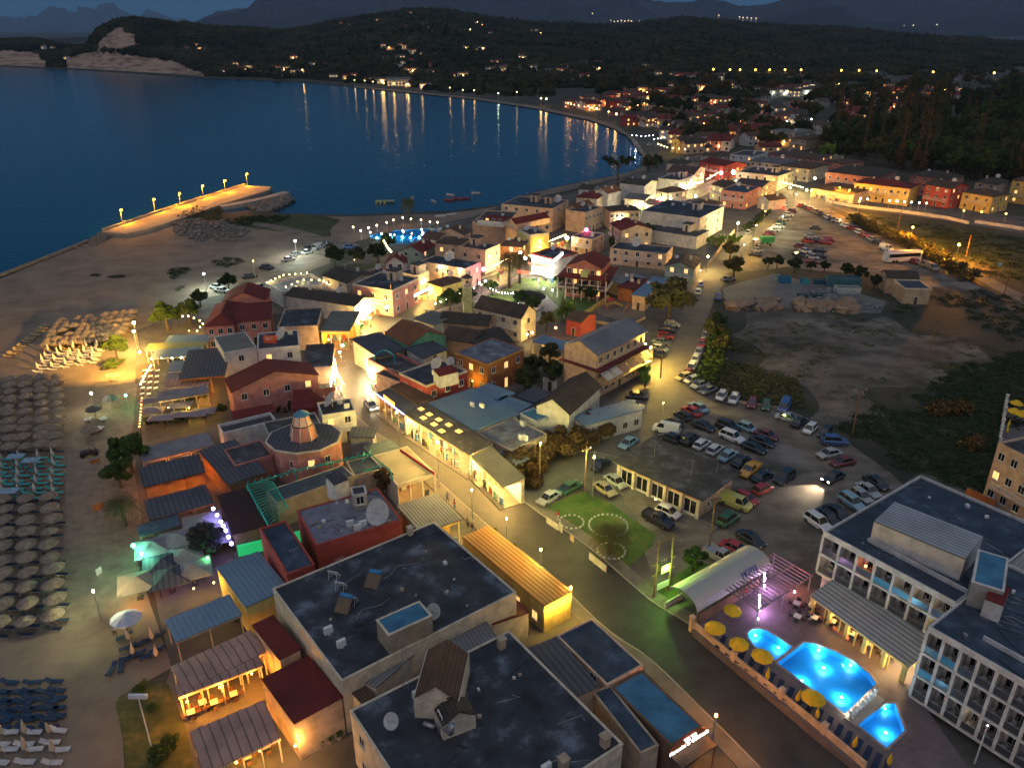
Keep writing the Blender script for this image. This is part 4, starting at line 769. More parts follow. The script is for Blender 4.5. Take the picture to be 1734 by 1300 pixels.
# ---- middle distance
mid = [
 ('long_shed', 'long shed with weathered brown roof and white side behind the black shops', (480, 500), (601, 519), (638, 504), 4.6, 'gable', 1, 'white', 'darktile', dict(wins='')),
 ('brown_roofed_house', 'grey-brown hipped house beside the string-lit terrace', (543, 466), (586, 480), (610, 456), 6, 'gable', 1.2, 'cream', 'darktile', dict(wins='f2')),
 ('terrace_bar', 'white-walled roof terrace strung with bulbs', (450, 484), (478, 500), (545, 478), 3.4, 'flat', 0, 'white', 'bluemetal', dict(wins='', par=1)),
 ('flat_roofed_house', 'pink corner house with flat dark roof and orange lit street side', (597, 483), (664, 494), (718, 473), 6.6, 'flat', 0, 'pink', 'bitumen', dict(kit='B.1,.5 A.5,.4 N.2,0,3', lit=.5, trim='cream')),
 ('small_annexe', 'pinkish windowless annexe behind the flat dark roof', (612, 466), (640, 472), (646, 455), 5.5, 'flat', 0, 'pink', 'bitumen2', dict(wins='')),
 ('white_gabled_house', 'white house with bright red roof near the tree garden', (651, 446), (686, 446), (722, 436), 5, 'gable', 1.8, 'white', 'redtile', dict(ridge='y', wins='f2', lit=.3)),
 ('green_gabled_house', 'dull green house with red roof beside the pool park', (676, 424), (715, 428), (731, 414), 5, 'gable', 1.6, 'sage', 'redtile', dict(ridge='y')),
 ('green_gabled_house', 'brown roof house behind the dull green house', (712, 402), (740, 407), (745, 395), 4.6, 'gable', 1.4, 'cream', 'browntile', dict()),
 ('arched_restaurant', 'peach restaurant with round arched windows and big dish', (712, 444), (788, 457), (816, 446), 6, 'flat', 0, 'peach', 'bitumen', dict(kit='D-.1,.3,1.6,-.6 N.3,-.4,3', lit=.3)),
 ('small_annexe', 'small dark roofed annexe left of the arched restaurant', (676, 462), (704, 468), (718, 458), 5, 'flat', 0, 'white', 'bitumen2', dict(wins='')),
 ('brown_hipped_house', 'brown hipped house with glowing shopfront below the arches', (722, 478), (748, 486), (776, 470), 4.4, 'hip', 1.3, 'yellow', 'browntile', dict(lit=.9)),
 ('peach_villa', 'peach two-storey house with brown hipped roof and outside stair', (735, 411), (778, 415), (788, 404), 7, 'hip', 1.4, 'peach', 'browntile', dict(kit='C.5,.2')),
 ('peach_villa', 'peach house with roof terrace facing the lit square', (776, 420), (822, 427), (846, 416), 6.6, 'flat', 0, 'peach', 'bitumen', dict(kit='B-.4,.4 A.3,.2', lit=.3, par=.6)),
 ('peach_villa', 'peach gabled house in front of the long bare wall', (737, 393), (786, 398), (802, 391), 6, 'gable', 1.6, 'peach', 'browntile', dict(ridge='y')),
 ('long_walled_house', 'long peach building with bare side wall and two red roofs', (800, 378), (856, 381), (912, 362), 7.5, 'flat', 0, 'peach', 'bitumen2', dict(wins='', par=.4, kit='A.3,.3')),
 ('flat_seaside_hotel', 'flat-roofed peach seaside hotel with rooftop rooms and dish', (849, 347), (936, 355), (957, 340), 8, 'flat', 0, 'peach', 'bitumen', dict(kit='B-.1,.3 B.5,.2 D.75,.4,1.6,-.3 N-.4,.2,3', lit=.15)),
 ('yellow_lit_townhouse', 'yellow lit townhouse with white balustraded terrace', (898, 402), (930, 398), (961, 381), 6.6, 'flat', 0, 'yellow', 'bitumen', dict(par=.8, trim='cream', lit=.3)),  # yellow lamplight is put into the wall colour
 ('brown_hipped_house', 'brown hipped house glowing orange on its street side', (846, 416), (884, 419), (903, 410), 5, 'hip', 1.4, 'orange', 'browntile', dict(lit=.8)),  # wall colour carries the orange light of the street side
 ('neon_shop', 'gift shop with red and white lit sign bands above the square', (900, 431), (938, 441), (955, 424), 5.5, 'flat', 0, 'white', 'bitumen', dict(wins='', par=.5, trim='redp')),
 ('flat_shop', 'flat black-roofed shop under the pink neon ball', (968, 402), (1003, 407), (1024, 397), 5, 'flat', 0, 'peach', 'bitumen', dict(lit=.5, trim='cream')),
 ('flat_taverna', 'taverna with long blue-black roof and orange dish', (1033, 422), (1128, 432), (1142, 420), 4.6, 'flat', 0, 'peach', 'bitumen', dict(kit='D-.2,.2,1.5,-.6', lit=.6)),
 ('green_gabled_house', 'sage green house with brown roof beside the big bushy tree', (1124, 450), (1176, 456), (1191, 440), 5, 'gable', 1.5, 'sage', 'browntile', dict(ridge='y', wins='f2', lit=.7)),
 ('warehouse_row', 'long white warehouse wall with rounded balcony end', (1086, 358), (1186, 371), (1238, 352), 8, 'flat', 0, 'white', 'bitumen', dict(wins='r2', lit=0)),
 ('warehouse_row', 'low white store with yellow lit canopy under the long white wall', (1086, 388), (1180, 402), (1186, 388), 4, 'flat', 0, 'white', 'bitumen2', dict(wins='', par=.1)),
 ('red_gabled_house', 'house with plain maroon gable roof and small porch roof', (1032, 378), (1052, 391), (1088, 377), 6.6, 'gable', 1.6, 'cream', 'redtile', dict(ridge='x')),
 ('brown_hipped_hall', 'broad brown hipped hall beside the bright street', (1140, 350), (1200, 357), (1228, 344), 6.5, 'hip', 2, 'white', 'browntile', dict(lit=0)),
 ('white_seaside_house', 'tall white seaside house left of the spreading pine', (1048, 310), (1092, 315), (1096, 305), 7, 'gable', 1.2, 'white', 'darktile', dict(wins='')),
 ('white_seaside_house', 'white seaside house with orange-brown gable near the shore', (1004, 324), (1030, 328), (1042, 320), 6, 'gable', 1.6, 'white', 'orangetile', dict(ridge='y', wins='')),
 ('white_seaside_house', 'grey-roofed house directly on the shore', (978, 320), (1004, 322), (1008, 314), 6, 'gable', 1.2, 'white', 'darktile', dict(wins='')),
 ('white_seaside_house', 'low red roofed house between the shore houses', (974, 334), (1012, 337), (1020, 326), 5, 'hip', 1.2, 'cream', 'redtile', dict(wins='')),
 ('brown_roofed_flats', 'brown roofed flats with row of tall windows on the street', (1021, 350), (1032, 358), (1067, 344), 6.6, 'hip', 1.2, 'peach', 'darktile', dict(wins='r6', lit=.2)),
 ('flat_roofed_flats', 'pale flats with flat roof terrace beside the brown roofed flats', (958, 357), (991, 362), (1020, 352), 7, 'flat', 0, 'peach', 'bitumen', dict(wins='r5', par=.5)),
 ('gabled_link', 'small orange gabled link beside the bare peach wall', (958, 352), (978, 355), (985, 343), 7, 'gable', 1.4, 'peach', 'orangetile', dict(ridge='y', wins='')),
 ('brown_gabled_hall', 'brown gabled hall behind the flat white block', (1128, 291), (1176, 295), (1186, 284), 7, 'gable', 1.8, 'cream', 'browntile', dict(lit=.2)),
 ('flat_white_block', 'flat white block with black roof below the brown gabled hall', (1114, 303), (1150, 307), (1166, 296), 6.6, 'flat', 0, 'white', 'bitumen', dict(wins='r3', lit=.3)),
 ('small_brown_house', 'small cream house with dark brown roof by the bright street lamp', (1110, 322), (1130, 327), (1147, 318), 6, 'hip', 1.6, 'cream', 'browntile', dict(lit=.2)),
 ('small_brown_house', 'low grey roofed cafe in front of the white seaside house', (1056, 336), (1092, 340), (1100, 330), 4, 'gable', 1.2, 'cream', 'greytile', dict(wins='')),
 ('small_brown_house', 'low tent-roofed stall opposite the maroon gable house', (1090, 345), (1112, 348), (1118, 340), 3.4, 'gable', 1.2, 'cream', 'greygreen', dict(wins='')),
 ('red_hotel', 'red hotel with long red roof beside the red neon', (1183, 273), (1226, 282), (1230, 271), 7, 'gable', 1.4, 'redp', 'redtile', dict(lit=.3)),
 ('cream_long_house', 'long cream row with lit shopfronts right of the red neon', (1247, 292), (1318, 300), (1325, 288), 6, 'flat', 0, 'cream', 'bitumen2', dict(lit=.6)),
 ('cream_gabled_house', 'cream gabled house opposite the long cream row', (1202, 312), (1226, 318), (1240, 307), 6, 'gable', 1.6, 'cream', 'browntile', dict(lit=.4)),
 ('pink_flat_house', 'pink flat-roofed house with blue roof slab near the parking road', (1222, 323), (1264, 328), (1272, 316), 6.4, 'flat', 0, 'pink', 'darkblue', dict(lit=.2)),
 ('white_cottage', 'white cottage with red-brown roof where the streets fork', (1282, 335), (1302, 340), (1316, 332), 4, 'gable', 1.4, 'white', 'browntile', dict(ridge='y', wins='f1')),
 ('dark_roofed_shop', 'dark-roofed shop behind the pink flat-roofed house', (1240, 312), (1290, 318), (1300, 306), 5, 'gable', 1.4, 'tan', 'bitumen2', dict(lit=.6)),
 ('arched_pink_hotel', 'pink hotel with rows of round arches below the wood', (1398, 291), (1486, 301), (1503, 286), 7.5, 'hip', 1.8, 'rose', 'darktile', dict(lit=.1)),
 ('yellow_hotel', 'yellow terrace hotel with long red-brown roof', (1446, 309), (1542, 320), (1553, 311), 7, 'hip', 1.6, 'yellow', 'redtile', dict(lit=.3, wins='f8')),
 ('red_villa', 'red villa with two white gables over its porch', (1565, 312), (1612, 320), (1626, 312), 8, 'gable', 1.6, 'redp', 'darktile', dict(lit=.3)),
 ('arched_pink_hotel', 'pink hotel with brown hipped roof behind the red villa', (1540, 296), (1612, 305), (1628, 297), 8, 'hip', 2, 'rose', 'darktile', dict(lit=0)),
 ('yellow_villa', 'yellow villa with lit balconies and low brown roof', (1628, 325), (1682, 334), (1694, 325), 6.5, 'hip', 1.6, 'yellow', 'browntile', dict(lit=.6)),
 ('yellow_villa', 'tall yellow villa at the right edge of the picture', (1712, 305), (1760, 311), (1768, 302), 9, 'hip', 1.8, 'yellow', 'browntile', dict(lit=.6)),
 ('yellow_villa', 'brown roofed house between the two yellow villas', (1650, 308), (1690, 313), (1700, 305), 8, 'hip', 1.6, 'tan', 'darktile', dict(lit=.2)),
 ('cream_market_hall', 'cream market hall with red awnings above the lit junction', (1268, 272), (1330, 279), (1342, 270), 6, 'hip', 1.6, 'cream', 'greytile', dict(lit=.5)),
 ('cream_market_hall', 'cream house with dark red hipped roof near the junction', (1316, 280), (1372, 287), (1382, 276), 6, 'hip', 1.6, 'cream', 'browntile', dict(lit=.4)),
 ('brown_canopy_shop', 'long brown tiled shop row facing the car park entrance', (1372, 318), (1440, 330), (1446, 316), 4.2, 'shed', .5, 'tan', 'browntile', dict(wins='', open_=(3, (1, .6, .25), 700, 6))),
 ('pink_low_hotel', 'long salmon low hotel with orange lit porch behind the junction', (1296, 260), (1380, 270), (1386, 260), 5, 'hip', 1.3, 'pink', 'browntile', dict(lit=.4)),
 ('grey_flat_hotel', 'pale grey three-storey hotel block with flat roof beyond the road', (1302, 222), (1346, 226), (1368, 220), 8, 'flat', 0, 'grey', 'greygreen', dict(lit=.1)),
 ('tan_house', 'tan house in front of the pale grey hotel block', (1338, 234), (1366, 237), (1370, 228), 6, 'hip', 1.2, 'tan', 'browntile', dict(lit=.2)),
 ('brown_roofed_villa', 'white balconied villa with brown roof near the wood edge', (1376, 210), (1412, 214), (1420, 208), 8, 'hip', 1.6, 'white', 'browntile', dict(lit=.2)),
 ('red_shore_store', 'white store with bright red roof by the lit beach bars', (1112, 204), (1146, 206), (1148, 196), 5, 'shed', 1, 'cream', 'redtile', dict(lit=.2)),
 ('yellow_shore_house', 'yellow lit gabled house by the beach bars', (1136, 237), (1152, 239), (1154, 230), 7, 'gable', 2, 'yellow', 'browntile', dict(ridge='y', lit=.5)),
 ('red_roofed_shore_house', 'cream house with red hipped roof right of the yellow shore house', (1168, 240), (1190, 243), (1195, 236), 5, 'gable', 1.8, 'cream', 'redtile', dict(lit=.2)),
 ('garden_shed', 'grey awning roof right of the three-tier restaurant', (1028, 474), (1052, 482), (1070, 462), 3.6, 'slab', 0, 'tan', 'greymetal', dict(wins='')),
 ('garden_shed', 'orange-walled shed with maroon roof beside the big bushy tree', (1044, 486), (1074, 492), (1092, 474), 3.6, 'slab', 0, 'orange', 'redtile', dict(wins='')),
 ('garden_shed', 'peach-walled shed with pale blue roof left of the big bushy tree', (1068, 500), (1094, 504), (1112, 470), 3.8, 'slab', 0, 'peach', 'bluemetal', dict(wins='f1')),
 ('town_house', 'brown-roofed house between the red hotel and the shore trees', (1186, 262), (1216, 266), (1222, 257), 5, 'hip', 1.4, 'cream', 'browntile', dict()),
 ('town_house', 'low cream house with lit windows by the grass verge', (1128, 276), (1160, 280), (1164, 272), 4, 'gable', 1.2, 'cream', 'darktile', dict(lit=.8)),
 ('town_house', 'white house with black flat roof above the cream market hall', (1236, 262), (1276, 266), (1284, 257), 5.5, 'flat', 0, 'white', 'bitumen2', dict()),
 ('town_house', 'rose house with brown roof right of the salmon low hotel', (1392, 272), (1424, 278), (1430, 268), 6, 'hip', 1.4, 'rose', 'browntile', dict(lit=.4)),
]
for nm, lb, A, B, C, h, rt, ri, wl, rf, kw in mid: kw.setdefault('kit', rnd.choice(('C.4,.1 A-.5,.2', 'C-.4,.2', 'C.3,.3 N-.3,0,2', 'D.3,.2,.9 C-.5,0')) if rt != 'flat' else rnd.choice(('A.4,.2 D-.4,.3,.9 N0,.5,2', 'B.4,.2 A-.5,.3 A-.2,.5', 'A.5,-.2 A.2,.4 N-.6,.2,2'))) if h < 9 and 'shed' != rt else None; bld(nm, lb, A, B, C, h, rt, ri, wl, rf, **kw)
# three-storey red-roofed restaurant with skirt roofs and columns
b = bld('tiered_restaurant', 'three-tier restaurant with maroon skirt roofs and white columns over the park', (958, 450), (1020, 456), (1040, 440), 8.5, 'gable', 2, 'rose', 'redtile', ridge='y', wins='f6', lit=.6, ov=.2, fl=3)
root, L, w, h, rz = BL[b['label']]
for z in (3.1, 6.0):
    m = MB(); o_ = 2.2; a, c = L/2-.2, w/2-.2; vs = [(-a, -c, z+.7), (a, -c, z+.7), (a, c, z+.7), (-a, c, z+.7), (-a-o_, -c-o_, z), (a+o_, -c-o_, z), (a+o_, c+o_, z), (-a-o_, c+o_, z)]
    m.add(vs, [(4+i, 4+(i+1) % 4, (i+1) % 4, i) for i in range(4)]); m.add([(x, y, z_-.15) for x, y, z_ in vs], [(i, (i+1) % 4, 4+(i+1) % 4, 4+i) for i in range(4)]); m.ob('skirt_roof', rm('redtile'), b)
for i in range(7):
    for z in (0, 3.1):
        MB().tube([(0, 0, z), (0, 0, z+2.95)], .14, 8).ob('column', M_white, b, loc=(-L/2-1.6+i*(L+3.2)/6, -w/2-1.7, 0))
rail(b, [(-L/2-1.8, -w/2-1.8), (L/2+1.8, -w/2-1.8), (L/2+1.8, w/2)], 3.3); MB().box(-L/2-1.9, L/2+1.9, -w/2-1.9, w/2, 3.0, 3.25).ob('gallery_floor', wm('cream'), b)
m = MB(); m.box(-.9, .9, -.6, .6, 0, 1.3); m.add([(-1.2, -.9, 1.3), (1.2, -.9, 1.3), (0, -.9, 2.1), (-1.2, .6, 1.3), (1.2, .6, 1.3), (0, .6, 2.1)], [(0, 1, 2), (4, 3, 5), (0, 2, 5, 3), (1, 4, 5, 2), (0, 3, 4, 1)]); m.ob('dormer', wm('palegreen'), b, loc=(.5, -w/2-.9, 6.3))
# red gables of the long peach house, porch gables of the red villa
def extra_gable(b, A, B, C, h, rise, rf, wall, z0):
    bld('attic', '', A, B, C, h, 'gable', rise, wall, rf, z0=z0, parent=b, wins='', ov=.2)
lw = BL['long peach building with bare side wall and two red roofs'][0]
bld('attic', '', (858, 376), (873, 380), (905, 362), 9, 'gable', 1.4, 'peach', 'redtile', z0=7.5, parent=lw, wins='', ridge='y', ov=.2)
bld('attic', '', (808, 372), (852, 376), (856, 366), 9, 'hip', 1, 'white', 'redtile', z0=7.5, parent=lw, wins='f4', ov=.2)
def clutter(bb, hh):
    for i in range(9):
        x, y = rnd.uniform(-.45, .4)*bb[1], rnd.uniform(-.45, .4)*bb[2]; pts = [(x, y, hh)]
        for k in range(3): x += rnd.uniform(-2.6, 2.8); y += rnd.uniform(-1.2, 1.2); pts.append((max(-bb[1]/2+.4, min(bb[1]/2-.4, x)), max(-bb[2]/2+.4, min(bb[2]/2-.4, y)), hh))
        pipe(bb[0], pts, .035, 'cable', rnd.choice((M_dark, M_steel)))
    for i in range(10): x, y, s = rnd.uniform(-.45, .45)*bb[1], rnd.uniform(-.45, .45)*bb[2], rnd.uniform(.12, .4); MB().cbox((0, 0, s/2), (s*1.4, s, s)).ob('roof_vent', rnd.choice((M_white, M_steel, wm('tan'))), bb[0], loc=(x, y, hh-.03), rz=rnd.random()*3)
for k_ in ('large block with dark bitumen roof holding three white frames and a blue heater tank', 'wide dark bitumen roof carrying a small brown tiled attic house and a lattice mast', 'red-walled block with worn purple-lit grey roof, white stair house and two big dishes'): clutter(BL[k_], BL[k_][3]+.09)
# utility building right of the yard
b = bld('utility_house', 'brick-coloured utility house half gabled and half flat beside the dusty yard', (1532, 490), (1577, 491), (1560, 476), 4, 'flat', 0, 'tan', 'slate', wins='f1', trim='cream', lit=0)
bld('utility_house', 'tan gabled rear half of the utility house', (1502, 470), (1558, 472), (1556, 462), 4.6, 'gable', 1.2, 'tan', 'darktile', wins='l1', lit=0)
# hotel blocks at the right
def hotel(label, A, B, C, h, floors, bays, base, lit_bays=(), blue=()):
    o, rz, L, w = frame3(A, B, C, h); root = empty('hotel', o, rz, label, 'hotel'); D = 1.7
    MB().box(-L/2, L/2, -w/2+D, w/2, -.5, h-.25).ob('wall', wm('white'), root)
    MB().box(-L/2, L/2, -w/2, w/2, h-.25, h).ob('roof', rm('darkblue'), root)
    m = MB(); m.box(-L/2-.04, L/2+.04, -w/2-.06, -w/2+.14, h-.35, h+.35); m.box(-L/2-.04, -L/2+.14, -w/2+.14, w/2, h, h+.35); m.box(L/2-.14, L/2+.04, -w/2+.14, w/2, h, h+.35); m.box(-L/2, L/2, w/2-.14, w/2+.05, h, h+.35); m.ob('parapet', wm('white'), root)
    MB().box(-L/2+4, L/2-.2, -w/2+2.8, -w/2+3.0, h+.002, h+.5).ob('roof_kerb', wm('white'), root)
    sh = (h-base)/floors; bw = L/bays
    for k in range(floors):
        z = base+k*sh; MB().box(-L/2-.04, L/2+.04, -w/2-.06, -w/2+D, z-.28, z).ob('balcony_slab', wm('white'), root)
        for i in range(bays+1):
            x = -L/2+i*bw; MB().box(x-.16, x+.16, -w/2, -w/2+D, z+.001, z+sh-.285).ob('fin_wall', wm('white'), root)
        for i in range(bays):
            x = -L/2+(i+.5)*bw; L_ = (k, i) in lit_bays
            f = win(root, x+bw*.08, -w/2+D, z+.02, 0, L_ and False, (bw*.6, 1, 1.6))
            m = MB(); m.box(x-bw/2+.17, x+bw/2-.17, -w/2+.02, -w/2+.05, z+.12, z+.92)
            m.ob('balcony_panel', glass('balcony_blue', (.03, .16, .27), .25) if (k, i) in blue else glass('balcony_glass', (.05, .055, .065), .2), root)
            m = MB(); m.tube([(x-bw/2+.17, -w/2+.04, z+.98), (x+bw/2-.17, -w/2+.04, z+.98)], .035, 5); m.ob('handrail', M_steel, root)
            if L_:
                ld = bpy.data.lights.new('balcony_light', 'POINT'); ld.energy = 22; ld.color = (1, .72, .4); ld.shadow_soft_size = .1; lo = bpy.data.objects.new('balcony_light', ld); COL.link(lo); lo.parent = root; lo.location = (x, -w/2+.9, z+sh-.5)
                MB().ball((x, -w/2+.9, z+sh-.36), .07).ob('ceiling_lamp', emit('bulb_warm', (1, .7, .35), 12), root)
    if base > 1: pass
    for k in range(floors):
        for i in range(bays):
            p = L2W(root, (-L/2+(i+.35)*bw, -w/2+.8, base+k*sh)); s_, b_, g_ = chair_me('plastic', (.5, .5, .5))
            if not -40 < pix(p)[0] < 1760 or pix(p)[1] > 1320: continue
            for d_ in (0, .9): e = empty('balcony_chair', p+Vector((d_, d_*.3, 0)), rnd.random()*6, f'{"right" if d_ else "left"} white plastic chair, {ORD[i]} bay, tier {ORD[k]}, {label[:23]}', 'chair', 'balcony chairs'); link('seat', s_, e); link('backrest', b_, e); link('legs', g_, e)
    return root, L, w, h, rz
hA = hotel('white hotel wing with two balcony tiers above the poolside restaurant', (1395, 903), (1618, 1024), (1780, 905), 9.8, 2, 7, 4.2, ((0, 0), (1, 5), (1, 6), (1, 4), (0, 6)), ((1, 3), (1, 4)))
r_, L, w, h, rz = hA
pb = bld('penthouse', '', (1480, 884), (1634, 948), (1680, 916), 12.6, 'slab', 0, 'white', 'corr', z0=9.8, parent=r_, wins='f3', lit=0, doors=0)
hB = hotel('white hotel wing with three balcony tiers nearest the pool steps', (1572, 1064), (1790, 1190), (1960, 1080), 10.2, 3, 7, 1.1, ((0, 3),), ((2, 0), (2, 1), (1, 0)))
r_ = hB[0]
pb = bld('penthouse', '', (1646, 985), (1700, 1002), (1755, 960), 13.2, 'flat', 0, 'white', 'teal', z0=10.2, parent=r_, wins='', par=.1)
pb = bld('stair', '', (1668, 1014), (1700, 1026), (1712, 1006), 12.4, 'shed', .5, 'white', 'redtile', z0=10.2, parent=r_, wins='')
clutter(hA, 9.84); clutter(hB, 10.24)
# poolside restaurant canopy
rc = canopy('poolside_restaurant', 'long white corrugated restaurant roof along the pool terrace', (1372, 1002), (1540, 1124), (1565, 1080), 3.9, 'corr', 1.1, 7, 'yellow', cat='restaurant')
rr_, L, w, h, rz = BL[rc['label']]
for i in range(6): x = -L/2+.5+i*(L-1)/5; MB().box(x-.2, x+.2, -w/2+.1, -w/2+.5, 0, 3.2).ob('pillar', wm('yellow'), rc)
MB().box(-L/2, L/2, w/2-.3, w/2-.1, 0, 3.6).ob('back_wall', wm('yellow'), rc); MB().box(-L/2, L/2, -w/2, w/2, 0, .18).ob('floor', wm('cream'), rc)
MB().box(-L/2+.3, -L/2+6, -w/2+.1, -w/2+.6, .18, 1.2).ob('bar_counter', wm('rose'), rc)
# far right hotel block and poolside strip
bld('apartment_block', 'cream apartment block with dark balconies at the right edge', (1690, 752), (1780, 800), (1830, 760), 9.5, 'flat', 0, 'peach', 'bitumen2', wins='f4', lit=.25, doors=0)
bld('garden_wall_house', 'amber lit timber screen and red roofed shed behind the hotel', (1568, 828), (1612, 852), (1625, 838), 3, 'gable', .6, 'brown', 'redtile', wins='')
# teal pergola
pg = empty('timber_pergola', P(470, 830, 0), 0, 'teal timber pergola with comb of beams around the blue felt roof', 'pergola'); MT = mat('teal_paint', (.02, .28, .22), (.015, .2, .16), 1)
def wp(px, py, z): v = P(px, py, z)-pg.location; return Vector((v.x, v.y, z))
top = [wp(418, 822, 4.6), wp(500, 796, 4.6), wp(560, 784, 4.6), wp(626, 768, 4.6)]; low = [wp(424, 812, 4.6), wp(455, 876, 4.6)]
for a, c in zip(top, top[1:]): MB().tube([a, c], .13, 4).ob('beam', MT, pg)
e0, e1, e2, e3 = wp(418, 822, 4.6), wp(462, 816, 4.6), wp(488, 860, 4.6), wp(455, 890, 4.6)
MB().tube([e0, e3], .14, 4).ob('beam', MT, pg); MB().tube([e1, e2], .12, 4).ob('beam', MT, pg)
for i in range(15): t = i/14; MB().tube([e0.lerp(e3, t)+Vector((0, 0, .15)), e1.lerp(e2, t)+Vector((0, 0, .15))], .085, 4).ob('slat', MT, pg)
for i in range(20):
    t = i/19; a = top[0].lerp(top[-1], t); MB().tube([a+Vector((-.1, 1.1, .15)), a+Vector((.1, -.5, .15))], .08, 4).ob('slat', MT, pg)
for q in (e0, e3, top[1], top[2], top[3], e0.lerp(e3, .5)): MB().tube([(q.x, q.y, 0), (q.x, q.y, 4.6)], .12, 4).ob('post', MT, pg)
tr = [wp(626, 768, 4.4), wp(660, 795, 4.4), wp(665, 812, 4.4)]
for a, c in zip(tr, tr[1:]): MB().tube([a, c], .12, 4).ob('beam', MT, pg)
MB().tube([wp(612, 782, 4.4), wp(626, 768, 4.4)], .1, 4).ob('beam', MT, pg); MB().tube([wp(615, 798, 4.4), wp(650, 786, 4.4)], .1, 4).ob('beam', MT, pg)
MB().box(0, 9, -.1, .1, 0, 1.8).ob('green_screen', emit('green_screen', (.02, .5, .16), .6), empty('garden_screen', P(404, 942, 0), .42, 'bright green lit screen wall beside the long pale blue roof', 'screen'))
# ---------------- vegetation
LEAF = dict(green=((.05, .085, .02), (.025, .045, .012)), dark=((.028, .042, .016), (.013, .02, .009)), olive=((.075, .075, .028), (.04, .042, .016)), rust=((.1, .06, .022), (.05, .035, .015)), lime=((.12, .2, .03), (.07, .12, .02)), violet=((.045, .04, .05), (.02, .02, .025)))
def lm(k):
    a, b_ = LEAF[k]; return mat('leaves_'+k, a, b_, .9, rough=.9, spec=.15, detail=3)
M_bark = mat('bark', (.09, .065, .045), (.05, .035, .025), 3)
def leafcloud(n, clumps, size, g, flat=0):
    """n leaf quads scattered through a set of clumps (x, y, z, r)"""
    cl = np.array(clumps); w = cl[:, 3]**2; idx = g.choice(len(cl), n, p=w/w.sum()); d = g.normal(size=(n, 3)); d /= np.linalg.norm(d, axis=1)[:, None]
    r = cl[idx, 3]*g.random(n)**.38; c = cl[idx, :3]+d*r[:, None]*np.array([1, 1, .8]); a = g.normal(size=(n, 3)); a /= np.linalg.norm(a, axis=1)[:, None]
    b_ = np.cross(a, d+.01); b_ /= np.linalg.norm(b_, axis=1)[:, None]+1e-6; s = (size*g.uniform(.6, 1.4, n))[:, None]
    V = np.stack([c-a*s, c+b_*s*.6, c+a*s, c-b_*s*.6], 1).reshape(-1, 3); return V, np.arange(n*4).reshape(-1, 4)
def tree_meshes(kind, seed):
    g = np.random.default_rng(seed); m = MB()
    if kind == 'round':
        m.tube([(0, 0, 0), (.1, .05, 1.2), (.05, 0, 2.6)], [.28, .2, .14], 7); cl = []
        for i in range(6):
            a = i*1.05+g.random(); r = g.uniform(.9, 1.9); z = g.uniform(2.8, 4.6); m.tube([(.05, 0, 1.6+.15*i), (r*.6*math.cos(a), r*.6*math.sin(a), z*.8), (r*math.cos(a), r*math.sin(a), z)], [.1, .06, .02], 5)
        for i in range(22): a = g.random()*6.28; r = g.random()**.6*2.1; cl.append((r*math.cos(a), r*math.sin(a), 2.5+g.random()*3.0*(1-r/4), g.uniform(.5, .95)))
        V, Q = leafcloud(4200, cl, .21, g)
    elif kind == 'cypress':
        m.tube([(0, 0, 0), (0, 0, 6)], [.16, .05], 6); cl = [(g.normal()*.12, g.normal()*.12, .9+.42*i, .62*math.sin(PI*min(1, (i+1.6)/8))*(1 if i < 8 else (20-i)/12)+.1) for i in range(20)]
        V, Q = leafcloud(2400, cl, .2, g)
    elif kind == 'pine':
        m.tube([(0, 0, 0), (.3, .1, 3), (.1, .2, 5.5)], [.3, .2, .12], 7); cl = []
        for i in range(7): a = i*.9; m.tube([(.2, .1, 3.6+.2*i), (2.4*math.cos(a), 2.4*math.sin(a), 5.4+.2*g.random())], [.1, .03], 5)
        for i in range(22): a = g.random()*6.28; r = g.random()**.5*3.4; cl.append((r*math.cos(a), r*math.sin(a), 5.6+g.random()*1.2-r*.15, g.uniform(.45, .8)))
        V, Q = leafcloud(3200, cl, .17, g)
    elif kind == 'shrub':
        cl = [(g.normal()*.5, g.normal()*.5, .35+g.random()*.5, g.uniform(.3, .55)) for i in range(9)]
        for i in range(5): a = i*1.3; m.tube([(0, 0, 0), (.4*math.cos(a), .4*math.sin(a), .7)], [.04, .015], 4)
        V, Q = leafcloud(1000, cl, .1, g)
    elif kind == 'palm':
        m.tube([(0, 0, 0), (.1, 0, 1.6), (.05, .1, 3.6)], [.32, .22, .2], 8); L_ = []; 
        for i in range(34):
            a = i*2.4; up = 1.2-1.5*(i/34); pts = []
            for j in range(7): t = j/6; rr = 2.5*t*(1-.12*t); pts.append(Vector((rr*math.cos(a), rr*math.sin(a), 3.7+up*rr*.75-1.0*t*t*1.9)))
            for j in range(6):
                p, q = pts[j], pts[j+1]; s = Vector((-math.sin(a), math.cos(a), 0)); w0 = .62*math.sin(PI*min(.97, (j+.7)/6.6))
                for k in range(3):
                    u = p.lerp(q, k/3); u2 = u+(q-p)*.9; u = u-(q-p)*.1
                    for sg_ in (-1, 1): L_ += [u, u+(q-p)*.16, u2+s*sg_*w0-Vector((0, 0, .12)), u2+s*sg_*w0*.8-Vector((0, 0, .1))]
        V = np.array([v[:] for v in L_]); Q = np.arange(len(V)).reshape(-1, 4)
    return m.me(kind+'_trunk', M_bark), (kind, V, Q)
TM = {}
def tree(name, label, px, py, sc, kind='round', leaf='green', group=None, cat='tree', loc=None, seed=0, sz=None, parts=True):
    key = (kind, leaf, seed)
    if key not in TM:
        tm, (k_, V, Q) = tree_meshes(kind, 11+seed*7+len(kind)); TM[key] = (tm, npmesh(kind+'_crown', V, Q, lm(leaf)))
    tm, cm = TM[key]; p = loc or P(px, py); s = (sc, sc, sc*(sz or 1))
    e = empty(name, p, rnd.random()*6.28, label, cat, group); e.scale = s; link('trunk', tm, e); link('crown', cm, e); return e
T = tree
